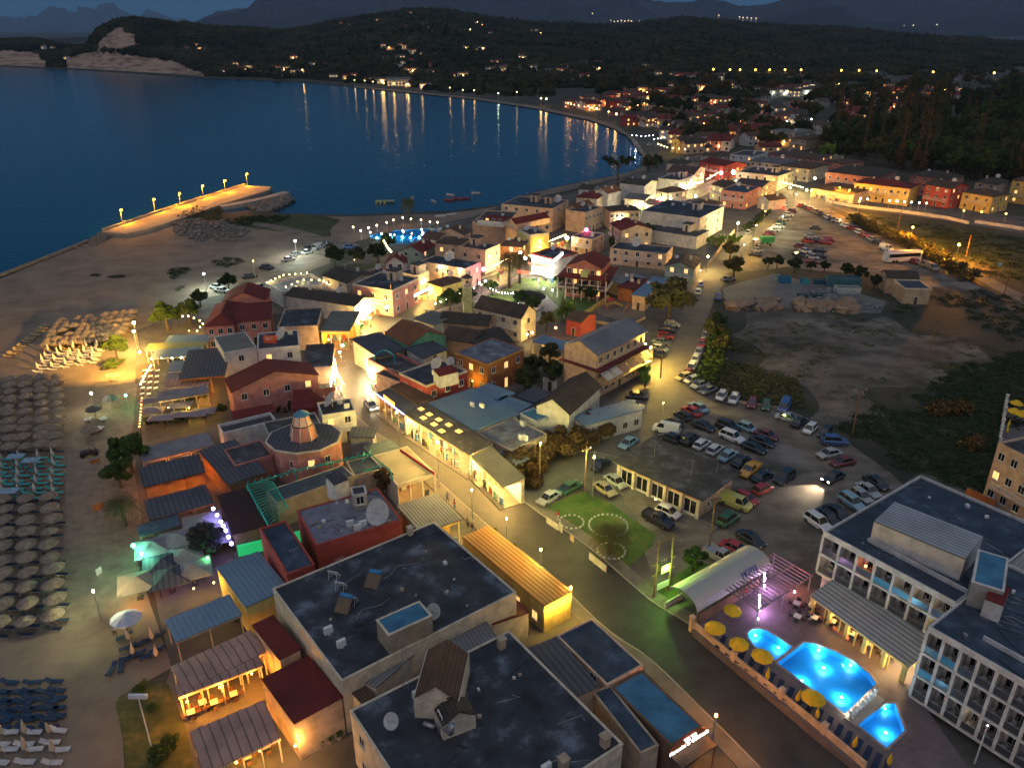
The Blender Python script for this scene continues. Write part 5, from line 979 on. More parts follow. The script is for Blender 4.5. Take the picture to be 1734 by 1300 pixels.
T('bushy_tree', 'very large bushy tree beside the parking street', 1130, 545, 2.35, leaf='olive', seed=1, sz=.9)
T('bushy_tree', 'big dark tree over the beach path beside the orange taverna', 224, 800, 1.35, leaf='green', seed=2)
T('bushy_tree', 'lower dark tree just above the palm on the beach path', 205, 825, .95, leaf='green', seed=1)
T('palm_tree', 'palm beside the beach path lit from below', 212, 890, 1.15, 'palm', 'olive')
T('palm_tree', 'squat palm in a white stone ring on the lawn', 1032, 938, 1.3, 'palm', 'olive', seed=1, sz=.8)
T('palm_tree', 'tall palm in front of the lit gift shop', 862, 487, 1.5, 'palm', 'olive', seed=2, sz=1.6)
T('palm_tree', 'second tall palm at the park edge by the square', 880, 480, 1.3, 'palm', 'olive', seed=2, sz=1.7)
T('palm_tree', 'lone palm glowing above the pool park', 692, 373, 1.5, 'palm', 'olive', seed=3, sz=1.3)
T('bushy_tree', 'lit tree at the beach end next to the bright lamp', 200, 610, 1.1, leaf='green', seed=3)
T('bushy_tree', 'leafy tree in front of the string-lit beach tables', 285, 560, 1.35, leaf='green', seed=1)
T('bushy_tree', 'leafy tree touching the red tiled guesthouse', 322, 548, 1.2, leaf='green', seed=2)
T('bushy_tree', 'small tree below the white floodlight by parked cars', 388, 494, 1.0, leaf='dark', seed=3)
T('bushy_tree', 'small leafy tree behind the lit beach tables', 340, 520, .9, leaf='green', seed=3)
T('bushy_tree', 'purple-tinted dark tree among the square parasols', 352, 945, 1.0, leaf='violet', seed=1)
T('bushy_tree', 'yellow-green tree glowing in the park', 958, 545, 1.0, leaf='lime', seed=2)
T('bushy_tree', 'park tree left of the round pavilion', 833, 500, .8, leaf='green', seed=1)
T('bushy_tree', 'park tree below the bulb string', 880, 524, .95, leaf='green', seed=2)
T('bushy_tree', 'park tree in front of the round pavilion', 902, 532, .95, leaf='green', seed=3)
T('bushy_tree', 'park tree by the three-tier restaurant', 950, 492, .9, leaf='green', seed=1)
T('bushy_tree', 'white-trunked park tree right of the lamps', 982, 505, .9, leaf='dark', seed=2)
T('bushy_tree', 'white-trunked park tree nearest the playground', 1000, 512, .8, leaf='dark', seed=3)
T('bushy_tree', 'tree behind the chapel roof', 790, 520, 1.1, leaf='green', seed=2)
T('bushy_tree', 'leafy tree beside the bulb-lit street', 762, 530, 1.2, leaf='green', seed=3)
T('bushy_tree', 'dark tree left of the tree garden tables', 568, 452, 1.2, leaf='dark', seed=1)
T('bushy_tree', 'dark tree in the tree garden near the white canopies', 640, 448, 1.3, leaf='dark', seed=2)
T('bushy_tree', 'dark tree in the tree garden left of the white gable', 606, 450, 1.1, leaf='dark', seed=3)
T('bushy_tree', 'light-strung tree behind the tree garden', 658, 425, 1.1, leaf='green', seed=1)
T('pine_tree', 'spreading pine on the shore above the white houses', 1046, 318, 2.0, 'pine', 'dark')
T('bushy_tree', 'tall shore tree right of the spreading pine', 1098, 292, 1.6, leaf='olive', seed=1)
T('bushy_tree', 'second shore tree near the lit beach bars', 1112, 285, 1.3, leaf='dark', seed=2)
T('pine_tree', 'feathery tree in front of the maroon gable house', 1036, 422, 1.4, 'cypress', 'olive', sz=.9)
T('bushy_tree', 'tree beside the yellow lit canopy store', 1095, 408, 1.1, leaf='dark', seed=1)
T('bushy_tree', 'dark garden tree behind the blue shed roofs', 890, 668, 1.1, leaf='dark', seed=2)
T('bushy_tree', 'dark garden tree right of the tiny white house', 935, 655, 1.1, leaf='dark', seed=3)
T('bushy_tree', 'dark garden tree below the white balcony railing', 905, 640, 1.0, leaf='dark', seed=1)
T('bushy_tree', 'garden tree near the blue pergola roof', 930, 615, .9, leaf='olive', seed=1)
T('bushy_tree', 'park-side tree next to the chapel end', 925, 560, .9, leaf='olive', seed=2)
T('bushy_tree', 'roadside tree by the lit street verge', 1085, 640, .7, leaf='lime', seed=1)
T('bushy_tree', 'lit bush tree at the warehouse corner', 1092, 655, .6, leaf='lime', seed=3)
T('bushy_tree', 'thin reddish tree beside the green rail cafe', 656, 838, .9, leaf='rust', seed=1)
T('bushy_tree', 'round dark bush on the corner lawn by the arch canopy', 1172, 968, .7, leaf='green', seed=2)
T('bushy_tree', 'tree between the pink flat house and the parking road', 1250, 345, 1.2, leaf='dark', seed=1)
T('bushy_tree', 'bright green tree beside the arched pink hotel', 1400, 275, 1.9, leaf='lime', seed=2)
T('bushy_tree', 'pale roadside tree at the lower end of the scrub', 1205, 575, 1.0, leaf='olive', seed=2)
for i, (px, py, s, lf) in enumerate(sorted(((1235, 440, 1.1, 'olive'), (1242, 470, 1.2, 'olive'), (1215, 560, .9, 'green'), (1222, 600, .9, 'olive'), (1315, 455, .8, 'dark'), (1345, 462, .9, 'dark'), (1300, 455, .7, 'dark'), (1395, 462, .7, 'dark'), (1432, 470, .8, 'dark'), (1455, 478, .9, 'dark'), (1480, 490, .8, 'dark'), (1372, 460, .6, 'dark')))):
    T('bushy_tree', f'dark shrubby tree of the scattered row around the dusty yard, {ORD[i]} from the left', px, py, s, leaf=lf, seed=i % 3+1, group='trees between the car park and the dusty yard')
# terrace plants
for i, (px, py, s) in enumerate(((240, 1170, .9), (262, 1200, .6), (275, 1275, 1.2), (292, 1262, .9), (532, 1255, 1.0), (556, 1240, 1.2), (430, 1040, 1.1), (560, 1250, .5), (270, 1290, .8), (700, 860, 1), (195, 620, 1.6), (185, 625, 1.2), (410, 1045, 1))):
    T('shrub', ['round shrub at the lawn edge by the beach terrace', 'low shrub in the middle of the terrace lawn', 'shrub beside the lamp post on the lawn', 'second shrub beside the lamp post on the lawn', 'potted bush left of the bin on the terrace', 'potted bush by the terrace corner wall',
      'bush under the blue canopy corner', 'little plant next to the round pot', 'shrub at the bottom edge of the lawn', 'shrub beside the grey roofed cafe', 'clump below the lit beach tree', 'small clump left of the lit beach tree', 'bush beside the yellow wall'][i], px, py, s, 'shrub', 'green', cat='shrub', seed=i % 2)
# hedges: leaf masses along a line
def hedge(label, px, w, h, leaf, n=5000, name='hedge', size=.16, kind=None):
    line = smooth_line([P(*q) for q in px], 5); g = np.random.default_rng(len(label)); o = line[0].copy(); cl = []
    for i in range(len(line)-1):
        d = (line[i+1]-line[i]).length; k = max(1, int(d/.7)); t_ = (line[i+1]-line[i]).normalized(); s = Vector((-t_.y, t_.x, 0))
        for j in range(k):
            for q in range(3): p = line[i].lerp(line[i+1], j/k)+s*g.uniform(-.5, .5)*w-o; cl.append((p.x, p.y, h*g.uniform(.2, .85), g.uniform(.35, .7)*min(w, h)*.6))
    V, Q = leafcloud(n, cl, size, g); V[:, 2] = np.maximum(V[:, 2], 0.01)
    ob_ = link(name, npmesh(name, V, Q, lm(leaf)), None, o); tag(ob_, label, name.replace('_', ' '), kind=kind); return ob_
hedge('tall rust-brown hedge along the side street opposite the lawn', [(868, 822), (910, 795), (950, 768), (1000, 742), (1036, 722)], 5.5, 4.2, 'rust', 30000, size=.24)
hedge('clipped dark hedge below the orange lit tables', [(248, 722), (300, 715), (345, 705), (400, 690)], 1.4, 1.8, 'green', 5000)
hedge('orange-lit hedge between the car park and the field road', [(1440, 372), (1480, 392), (1530, 412), (1580, 440), (1640, 478)], 6, 3.2, 'olive', 9000, size=.35)
hedge('green planting box under the grey taverna canopies', [(320, 680), (350, 672)], 1.2, 1.2, 'green', 900)
hedge('low green hedge beside the shop arcade road verge', [(1190, 655), (1205, 625), (1213, 590), (1222, 560)], 4, 2.2, 'green', 4000, size=.25)
hedge('pale shrub line beside the steep parking street', [(1260, 395), (1276, 380), (1300, 360)], 3, 1.6, 'dark', 2500, size=.25)
hedge('vine covered plot below the rounded balcony warehouse', [(1200, 415), (1225, 412), (1240, 405)], 7, 2, 'lime', 3500, size=.25)
hedge('dark planting between terrace and alley by the dishes', [(470, 700), (500, 690), (520, 680)], 1.5, 1.4, 'dark', 900)
# wild ground cover on the right
def scatter(name, label, poly, n, rr, leaf, size=.3, seed=3, hz=.5):
    g = np.random.default_rng(seed); pw = [P(*q) for q in poly]; xs = [p.x for p in pw]; ys = [p.y for p in pw]; pl = [(p.x, p.y) for p in pw]; cl = []
    while len(cl) < n:
        x, y = g.uniform(min(xs), max(xs)), g.uniform(min(ys), max(ys))
        if inpoly(x, y, pl) and noise.noise(Vector((x*.06, y*.06, seed))) > -.25: r = g.uniform(*rr); cl.append((x, y, r*.3*hz*2, r))
    V, Q = leafcloud(n*26, cl, size, g); V[:, 2] = np.maximum(V[:, 2]*hz, .02); o = link(name, npmesh(name, V, Q, lm(leaf))); return tag(o, label, kind='stuff')
scatter('scrub', 'dark scrub on the slope beside the dusty parking lot', [(1215, 600), (1240, 580), (1290, 600), (1340, 640), (1365, 690), (1300, 685), (1230, 670), (1205, 650)], 420, (.8, 2), 'olive', .3, 3, .4)
scatter('scrub', 'dark wild field stretching to the right edge', [(1420, 720), (1480, 690), (1560, 660), (1640, 615), (1760, 590), (1900, 900), (1640, 830), (1560, 800), (1480, 780)], 1700, (.6, 1.8), 'dark', .34, 4, .2)
scatter('scrub', 'rusty tall bush clump in the wild field', [(1575, 690), (1640, 690), (1660, 760), (1600, 770)], 90, (1, 2.2), 'rust', .3, 5, .8)
scatter('field_weeds', 'rough weeds over the field beyond the car park', [(1450, 360), (1760, 408), (1760, 560), (1690, 590), (1600, 545), (1500, 530), (1520, 500), (1640, 500), (1600, 430)], 900, (.6, 1.6), 'dark', .3, 6, .3)
scatter('field_weeds', 'sparse weeds fraying the edge of the pale dirt', [(1245, 555), (1420, 532), (1640, 570), (1700, 590), (1590, 640), (1440, 710), (1400, 745), (1350, 720), (1360, 670), (1290, 610)], 420, (.4, 1.3), 'olive', .25, 16, .15)
scatter('dune_scrub', 'dark bushes at the root of the pier', [(300, 372), (330, 352), (375, 360), (372, 376)], 70, (.9, 2), 'olive', .3, 7, .9)
scatter('dune_scrub', 'dark low scrub beside the harbour path', [(370, 372), (450, 366), (500, 366), (470, 378), (400, 384)], 150, (.7, 1.5), 'dark', .3, 8, .6)
for i, q in enumerate(([(155, 466), (200, 452), (245, 458), (200, 470)], [(355, 442), (400, 432), (416, 442), (380, 454)], [(284, 457), (320, 450), (334, 466), (300, 494)])): scatter('dune_grass', 'low dark scrub patch on the open sand', q, 70, (.6, 1.5), 'dark', .28, 20+i, .22)
# heap of boulders behind the beach
def rocks(name, label, poly, n, rr, m, seed, z=0, kind='stuff'):
    g = np.random.default_rng(seed); pw = [(P(*q).x, P(*q).y) for q in poly]; xs = [p[0] for p in pw]; ys = [p[1] for p in pw]; c = []; r = []
    while len(c) < n:
        x, y = g.uniform(min(xs), max(xs)), g.uniform(min(ys), max(ys))
        if inpoly(x, y, pw): k = g.uniform(*rr); c.append((x, y, z+k*.3)); r.append(k)
    V, F2 = blobs(np.array(c), np.array(r), .7, .6); return tag(link(name, npmesh(name, V, F2, m)), label, kind=kind)
M_rock = mat('rock', (.15, .135, .12), (.06, .055, .05), .5)
rocks('boulders', 'field of tumbled dark boulders behind the beach', [(288, 380), (330, 374), (380, 378), (425, 392), (400, 408), (340, 410), (300, 398)], 420, (.4, 1.0), M_rock, 3)
rocks('jetty_rocks', 'rough stones of the small jetty', [(424, 350), (450, 342), (486, 332), (494, 340), (462, 356), (432, 360)], 260, (.8, 1.6), M_rock, 4, -.3)
rocks('sea_wall_rocks', 'line of rocks along the beach sea wall', [(110, 424), (150, 406), (182, 390), (210, 394), (160, 416)], 110, (.4, .9), M_rock, 5, 0)
rocks('rubble', 'heaps of rubble around the dusty yard', [(1360, 500), (1400, 488), (1440, 500), (1490, 522), (1400, 530), (1340, 520)], 150, (.3, .9), mat('rubble_m', (.2, .2, .2), (.07, .09, .1), 1), 6)
for i, q in enumerate(([(1236, 518), (1250, 512), (1270, 522), (1240, 526)], [(1290, 512), (1310, 510), (1320, 524), (1286, 526)], [(1350, 514), (1400, 514), (1404, 526), (1348, 526)], [(1415, 516), (1440, 514), (1450, 528), (1420, 528)])):
    rocks('earth_bank', 'tan earth bank along the front of the dusty yard', q, 60, (.8, 1.9), mat('bank', (.26, .18, .125), (.18, .13, .09), .5), 10+i)
# the wood at the right and the trees of the plain, one by one
g = random.Random(3); k = 0
LN = dict(dark='dark', rust='rust-brown', olive='olive', green='green'); WZ = ['at the foot', 'half way up', 'at the top edge']; WX = [' above the junction', ' above the arched pink hotel', ' above the red villa', ' near the right edge']
wood = [(1395, 250), (1420, 225), (1480, 205), (1560, 185), (1660, 168), (1780, 160), (1790, 300), (1690, 300), (1560, 285), (1500, 272), (1440, 268)]
tries = 0
while k < 285 and tries < 4000:
    tries += 1; px, py = g.uniform(1395, 1785), 165+135*g.random()**.85
    if not inpoly(px, py, wood): continue
    cyp = g.random() < (.65 if px < 1600 else .12); s = g.uniform(2.2, 3.2); lf = g.choice(['dark', 'rust', 'olive'] if cyp else ['dark', 'dark', 'olive', 'green'])
    T('cypress_tree' if cyp else 'wood_tree', LN[lf]+(' narrow cypress' if cyp else ' rounded tree')+' in the dark wood '+WZ[0 if py > 250 else 1 if py > 205 else 2]+WX[int((px-1390)/100)], px, py+14, s*(1.05 if cyp else .95)*(1+.0025*(260-py)), 'cypress' if cyp else 'round', lf, seed=g.randint(1, 3), group='trees of the dark wood', sz=1.25 if cyp else 1); k += 1
k = 0
plain = [(1180, 250), (1100, 215), (1060, 190), (960, 170), (860, 158), (820, 150), (1000, 140), (1400, 132), (1760, 132), (1760, 165), (1560, 182), (1400, 225), (1300, 255)]
while k < 290:
    px, py = g.uniform(820, 1760), g.uniform(134, 262)
    if not inpoly(px, py, plain) or noise.noise(Vector((px*.02, py*.05, 2))) < -.12: continue
    s = g.uniform(1.2, 2.2)*(1+(250-py)/260)
    lf = g.choice(['dark', 'dark', 'olive', 'rust']); cy = g.random() < .1
    T('plain_tree', LN[lf]+(' narrow tree ' if cy else ' round tree ')+('among the shore village houses' if px < 1180 else 'around the grey hotel' if py > 185 else 'between the white housing rows' if px < 1400 else 'near the orange-lit hamlet')+(', nearer side' if py % 26 > 13 else ', farther side'), px, py, s, 'cypress' if cy else 'round', lf, seed=g.randint(1, 3), group='trees among the houses of the plain'); k += 1
ct = []; rd = []
while len(ct) < 2600:
    px, py = rg.uniform(740, 1860), rg.uniform(118, 185)
    if py > 150+max(0, (px-1000))*.06 or py > 178: continue
    if noise.noise(Vector((px*.015, py*.07, 7))) < -.02: continue
    if px < 1000 and py > 150: continue
    p = P(px, py); r = rg.uniform(2.5, 5); ct.append((p.x, p.y, r*.5)); rd.append(r)
V, F_ = blobs(np.array(ct), np.array(rd), rg.uniform(.6, 1.0, len(rd))); tag(link('woodland', npmesh('woodland', V, F_, M_wood)), kind='stuff', label='far groves and hedges across the coastal plain')
# ---------------- cars
PAINT = dict(white=(.55, .56, .57), silver=(.3, .31, .32), grey=(.12, .125, .13), black=(.012, .013, .015), red=(.3, .02, .015), darkred=(.13, .015, .015), blue=(.03, .08, .25), paleblue=(.2, .33, .4), green=(.03, .09, .04), yellow=(.55, .28, .03), gold=(.3, .25, .14), lime=(.42, .42, .12))
CN = dict(darkred='dark red', paleblue='pale blue', lime='pale yellow')
def paint(k):
    n_ = 'paint_'+k
    if n_ not in MATS:
        m = mat(n_, PAINT[k], tuple(q*.9 for q in PAINT[k]), .5, rough=.28, spec=.6); m.node_tree.nodes['Principled BSDF'].inputs['Coat Weight'].default_value = .6
    return MATS[n_]
KIND = dict(  # length, width, body profile (x, z), cabin (x0, x1, x2, x3), roof height, belt
    h=(3.9, 1.7, .86, (-1.75, -1.45, .35, 1.05), 1.45), s=(4.5, 1.75, .85, (-1.55, -.95, .45, 1.15), 1.42), u=(4.5, 1.85, 1.02, (-2.05, -1.8, .5, 1.1), 1.7),
    v=(4.9, 1.9, 1.15, (-2.35, -2.3, 1.2, 1.75), 1.95), p=(5.0, 1.85, 1.05, (-.55, -.35, .65, 1.25), 1.72))
def loft(m, st):
    k = len(st[0]); n0 = len(m.v); vs = [p for s_ in st for p in s_]
    fs = [(i*k+j, (i+1)*k+j, (i+1)*k+(j+1) % k, i*k+(j+1) % k) for i in range(len(st)-1) for j in range(k)]; m.add(vs, fs+[tuple(range(k)), tuple((len(st)-1)*k+j for j in reversed(range(k)))])
def car_parts(kd):
    L, w, belt, (c0, c1, c2, c3), rh = KIND[kd]; hl = L/2; hw = w/2; b_ = MB(); st = []
    prof = [(-hl, .42, belt*.86, .86), (-hl+.12, .26, belt*.97, .96), (-hl+.7, .22, belt, 1), (0, .2, belt, 1), (c3-.1, .2, belt, 1), (hl-.55, .22, belt*.88, .98), (hl-.12, .26, belt*.76, .93), (hl, .4, belt*.62, .82)]
    if kd == 'v': prof[5] = (hl-.4, .22, belt*.98, .98); prof[6] = (hl-.1, .26, belt*.86, .95); prof[7] = (hl, .4, belt*.7, .85)
    for x, z0, z1, k in prof:
        y = hw*k; st.append([(x, -y*.94, z0), (x, -y, z0+.18), (x, -y, z1-.14), (x, -y*.86, z1), (x, y*.86, z1), (x, y, z1-.14), (x, y, z0+.18), (x, y*.94, z0)])
    loft(b_, st); yb, yt = hw*.86, hw*.7
    if kd == 'p':
        b_.box(-hl+.08, -.65, -hw*.97, -hw*.86, belt-.05, belt+.16); b_.box(-hl+.08, -.65, hw*.86, hw*.97, belt-.05, belt+.16); b_.box(-hl+.04, -hl+.12, -hw*.9, hw*.9, belt-.05, belt+.14)
    # roof skin and pillars
    b_.add([(c1, -yt, rh), (c2, -yt, rh), (c2, yt, rh), (c1, yt, rh), (c1+.08, -yt*.9, rh+.05), (c2-.1, -yt*.9, rh+.05), (c2-.1, yt*.9, rh+.05), (c1+.08, yt*.9, rh+.05), (c1, -yt, rh-.04), (c2, -yt, rh-.04), (c2, yt, rh-.04), (c1, yt, rh-.04)],
           [(4, 5, 6, 7), (0, 1, 5, 4), (1, 2, 6, 5), (2, 3, 7, 6), (3, 0, 4, 7), (11, 10, 9, 8), (8, 9, 1, 0), (9, 10, 2, 1), (10, 11, 3, 2), (11, 8, 0, 3)])
    for s in (-1, 1):
        for (xa, xb) in ((c0, c1), (c3, c2), ((c1+c2)/2-.15, (c1+c2)/2-.15)): b_.tube([(xa, s*(yb+.012), belt-.02), (xb, s*(yt+.012), rh-.02)], .035, 4)
    if kd == 'v':
        for s in (-1, 1): b_.add([(c0, s*(yb+.01), belt-.02), (.35, s*(yb+.01), belt-.02), (.35, s*(yt+.01), rh-.02), (c1, s*(yt+.01), rh-.02), (c0, s*(yb-.03), belt-.02), (.35, s*(yb-.03), belt-.02), (.35, s*(yt-.03), rh-.02), (c1, s*(yt-.03), rh-.02)], [(0, 1, 2, 3), (7, 6, 5, 4), (0, 4, 5, 1), (1, 5, 6, 2), (2, 6, 7, 3), (3, 7, 4, 0)])
    g_ = MB(); g_.add([(c0, -yb, belt-.03), (c3, -yb, belt-.03), (c3, yb, belt-.03), (c0, yb, belt-.03), (c1, -yt, rh-.045), (c2, -yt, rh-.045), (c2, yt, rh-.045), (c1, yt, rh-.045)], [(3, 2, 1, 0), (4, 5, 6, 7), (0, 1, 5, 4), (1, 2, 6, 5), (2, 3, 7, 6), (3, 0, 4, 7)])
    return b_, g_
M_glassc = glass('car_glass', (.01, .013, .018), .05); M_tyre = mat('tyre', (.015, .015, .015)); M_rim = mat('rim', (.3, .3, .31), (.2, .2, .2), rough=.3)
M_head = glass('headlight_glass', (.5, .5, .48), .1); M_tail = glass('tail_glass', (.25, .01, .01), .15); M_headon = emit('headlight_on', (1, .88, .65), 25); M_tailon = emit('tail_on', (1, .05, .03), 10)
_w = MB(); _w.lathe([(.19, -.1), (.3, -.1), (.33, -.06), (.33, .06), (.3, .1), (.19, .1)], 14); ME_tyre = _w.me('tyre', M_tyre); ME_rim = MB().lathe([(.19, -.095), (.05, -.11), (.05, .11), (.19, .095)], 10).me('rim', M_rim)
ME_hl = MB().cbox((0, 0, 0), (.1, .34, .14)).me('headlight', M_head); ME_tl = MB().cbox((0, 0, 0), (.08, .26, .18)).me('tail_light', M_tail)
CM = {}
for kd in KIND:
    b_, g_ = car_parts(kd); CM[kd] = (b_.me('body', paint('white')), g_.me('windows', M_glassc))
    j = MB(); j.v = list(b_.v); j.f = list(b_.f); j.m = [0]*len(b_.f); j.cm = 1; j.add(g_.v, g_.f); j.cm = 2
    L, w = KIND[kd][0], KIND[kd][1]
    for sx_ in (-1, 1):
        for sy_ in (-1, 1): j.tube([(sx_*L*.31, sy_*(w/2-.16), .32), (sx_*L*.31, sy_*(w/2+.03), .32)], .32, 10)
    CM[kd+'far'] = j.me('car', [paint('white'), M_glassc, M_tyre])
NAMEK = dict(h='hatchback', s='saloon', u='tall estate car', v='van', p='pickup')
CARS = []
def car(px, py, dx, dy, kd, col, far=False, on=False):
    p = P(px, py); q = P(px+dx, py+dy); a = math.atan2(q.y-p.y, q.x-p.x); nm = dict(h='hatchback_car', s='saloon_car', u='estate_car', v='van', p='pickup_truck')[kd]
    if far:
        r = link(nm, CM[kd+'far'], None, (p.x, p.y, .06), a, mat=paint(col))
    else:
        r = empty(nm, (p.x, p.y, .06), a); link('body', CM[kd][0], r, mat=paint(col)); link('windows', CM[kd][1], r); L, w = KIND[kd][0], KIND[kd][1]
        for sx_ in (-1, 1):
            for sy_ in (-1, 1): t_ = link('wheel', ME_tyre, r, (sx_*L*.31, sy_*(w/2-.06), .33)); t_.rotation_euler = (PI/2, 0, 0); link('rim', ME_rim, t_)
            if on: MB_ = (ME_hl, M_headon) if sx_ > 0 else (ME_tl, M_tailon)
            for sy_ in (-1, 1): link('headlight' if sx_ > 0 else 'tail_light', ME_hl if sx_ > 0 else ME_tl, r, (sx_*(L/2-.08), sy_*w*.33, .62), mat=(MB_[1] if on else None) or (M_head if sx_ > 0 else M_tail))
    CARS.append([r, col, kd, px, py]); return r
LOT = [(1063, 755, -20, 14, 's', 'paleblue'), (1046, 713, 20, 2, 'u', 'silver'), (1052, 702, -20, 3, 'h', 'blue'), (1071, 691, 20, 3, 's', 'silver'), (1078, 675, 20, 1, 's', 'black'), (1128, 732, -20, -4, 'v', 'white'), (1141, 720, -20, -12, 'h', 'black'),
 (1156, 709, -20, -11, 'h', 'black'), (1171, 701, -20, -12, 's', 'red'), (1182, 694, -20, -12, 's', 'paleblue'), (1134, 746, -20, -8, 'h', 'black'), (1168, 749, 20, -15, 'u', 'black'), (1188, 757, 20, -14, 'h', 'white'), (1210, 766, 20, -15, 'h', 'white'), (1232, 776, 20, -13, 's', 'paleblue'),
 (1191, 726, 20, 8, 's', 'black'), (1232, 727, 20, 7, 'u', 'black'), (1239, 745, 20, 8, 'u', 'white'), (1265, 729, 20, 8, 'h', 'paleblue'), (1297, 741, 20, 7, 's', 'darkred'), (1290, 752, 20, 7, 's', 'black'), (1276, 763, 20, 8, 's', 'black'), (1255, 786, 20, -13, 's', 'black'),
 (1269, 801, -18, 14, 'p', 'yellow'), (1290, 812, 20, -12, 's', 'black'), (1290, 833, 20, -10, 'h', 'red'), (1327, 814, -20, 12, 'u', 'black'), (1244, 857, 20, 8, 'v', 'lime'), (1263, 849, 20, 10, 'h', 'red'), (1233, 884, 20, -14, 'u', 'green'), (1271, 918, 20, 12, 's', 'black'),
 (1245, 934, 20, 9, 's', 'red'), (1220, 948, 20, 11, 'p', 'silver'), (1221, 675, -8, 12, 'h', 'white'), (1242, 680, -7, 13, 'h', 'white'), (1273, 686, -3, 12, 's', 'darkred'), (1297, 690, -2, 12, 's', 'green'), (1327, 694, -6, 12, 'v', 'blue'), (1333, 712, 20, 4, 's', 'silver'),
 (1352, 719, 15, -12, 's', 'black'), (1371, 731, -14, 12, 'h', 'white'), (1396, 737, -12, 12, 'h', 'black'), (1413, 752, 20, 1, 'u', 'blue'), (1403, 773, -20, 4, 's', 'silver'), (1426, 787, -20, 4, 's', 'darkred'), (1483, 822, 16, 10, 's', 'black'), (1469, 835, 16, 11, 's', 'silver'), (1457, 845, 16, 11, 'h', 'silver'),
 (1441, 856, 16, 11, 'u', 'paleblue'), (1416, 873, 16, 11, 's', 'black'), (1399, 881, 16, 11, 's', 'black'), (1384, 890, 16, 11, 'u', 'white'), (1157, 643, -14, 4, 'h', 'gold'), (1171, 648, -16, 5, 'h', 'silver'), (1184, 656, -17, 6, 's', 'silver'), (1198, 665, -17, 7, 's', 'grey'),
 (965, 830, 20, -12, 's', 'green'), (929, 848, -20, 12, 's', 'silver'), (1042, 820, 20, 14, 's', 'silver'), (1024, 833, 20, 14, 's', 'gold'), (1131, 872, 20, 9, 'h', 'white'), (1114, 885, 20, 10, 'p', 'black'), (1017, 792, 16, -14, 's', 'black')]
for q in LOT: car(*q)
mv = car(1410, 813, -20, 10, 's', 'black', on=True)
for s in (-1, 1):
    ld = bpy.data.lights.new('headlamp', 'SPOT'); ld.energy = 5200; ld.color = (1, .78, .5); ld.spot_size = R(62); ld.spot_blend = .8; ld.shadow_soft_size = .1; lo = bpy.data.objects.new('headlamp', ld); COL.link(lo); lo.parent = mv; lo.location = (2.45, s*.55, .68); lo.rotation_euler = (R(80), 0, -PI/2)
FAR = [(1197, 560, -2, 9, 'u', 'grey'), (1194, 572, -3, 9, 'h', 'silver'), (1188, 586, -3, 9, 's', 'red'), (1183, 600, -4, 9, 's', 'silver'), (1177, 613, -5, 9, 'h', 'white'), (1170, 626, -6, 9, 'h', 'white'), (1164, 636, -6, 8, 's', 'darkred'),
 (1138, 553, 9, 1, 'h', 'silver'), (1130, 562, 9, 1, 's', 'black'), (1127, 573, 9, 1, 'h', 'red'), (1121, 583, 9, 2, 's', 'grey'), (1117, 594, 9, 2, 'h', 'silver'), (1112, 604, 9, 2, 's', 'black'), (1182, 497, 2, -9, 'h', 'white'), (1187, 484, 2, -9, 'h', 'white'), (1216, 506, 2, -8, 'u', 'blue'),
 (1244, 455, 1, -8, 'h', 'black'), (1233, 476, 8, -1, 's', 'grey'), (1267, 396, 6, -5, 'h', 'silver'), (1342, 360, 9, 1, 'h', 'darkred'), (1335, 366, 9, 1, 'h', 'white'), (1329, 373, 9, 1, 's', 'silver'), (1323, 380, 9, 1, 'h', 'green'), (1318, 386, 9, 1, 's', 'white'), (1310, 392, 9, 1, 's', 'white'),
 (1304, 398, 9, 1, 'h', 'darkred'), (1299, 404, 9, 1, 'h', 'red'), (1283, 427, 9, 1, 'h', 'silver'), (1279, 434, 9, 1, 's', 'black'), (1356, 350, 8, -3, 'h', 'red'), (1364, 353, 8, 3, 'h', 'black'), (1371, 356, 8, 3, 'h', 'red'), (1381, 362, 8, 3, 'u', 'gold'), (1388, 364, 8, 3, 's', 'black'), (1402, 371, 8, 3, 's', 'white'),
 (1409, 375, 8, 3, 's', 'black'), (1418, 377, 8, 1, 's', 'white'), (1433, 385, 8, 1, 's', 'white'), (1443, 389, 8, 2, 's', 'red'), (1454, 396, 8, 3, 'h', 'white'), (1463, 401, 8, 3, 's', 'red'), (1476, 408, 8, 3, 's', 'silver'), (1486, 413, 8, 3, 's', 'black'), (1381, 389, 9, 1, 's', 'black'), (1372, 403, 9, 1, 's', 'silver'),
 (1368, 411, 9, 2, 's', 'red'), (1383, 410, 9, 1, 's', 'black'), (1397, 413, 9, 1, 's', 'red'), (1403, 408, 9, 1, 'h', 'red'), (1355, 420, 9, 2, 's', 'darkred'), (1363, 428, 9, 2, 's', 'white'), (1388, 427, 9, 1, 's', 'black'), (1388, 436, 9, 1, 's', 'black'), (1376, 438, 9, 2, 's', 'silver'), (1375, 446, 9, 1, 's', 'red'), (1352, 434, 9, 2, 's', 'black'),
 (1550, 447, 9, 3, 'h', 'red'), (1563, 451, 9, 3, 'p', 'gold'), (1577, 457, 9, 4, 'v', 'gold'), (540, 422, 9, -3, 'v', 'silver'), (521, 423, 9, -4, 's', 'black'), (521, 430, 9, -3, 's', 'silver'), (554, 416, 9, -3, 's', 'black'), (489, 442, 9, -2, 's', 'white'), (451, 456, 9, 1, 's', 'black'), (423, 471, 9, -1, 's', 'black'), (592, 421, 9, 0, 's', 'blue'),
 (440, 489, 9, 1, 's', 'white'), (368, 489, 9, 1, 's', 'silver'), (377, 495, 9, 1, 's', 'white'), (500, 433, 9, -3, 's', 'grey'), (1500, 424, 9, 3, 'v', 'white')]
for q in FAR: car(*q, far=True)
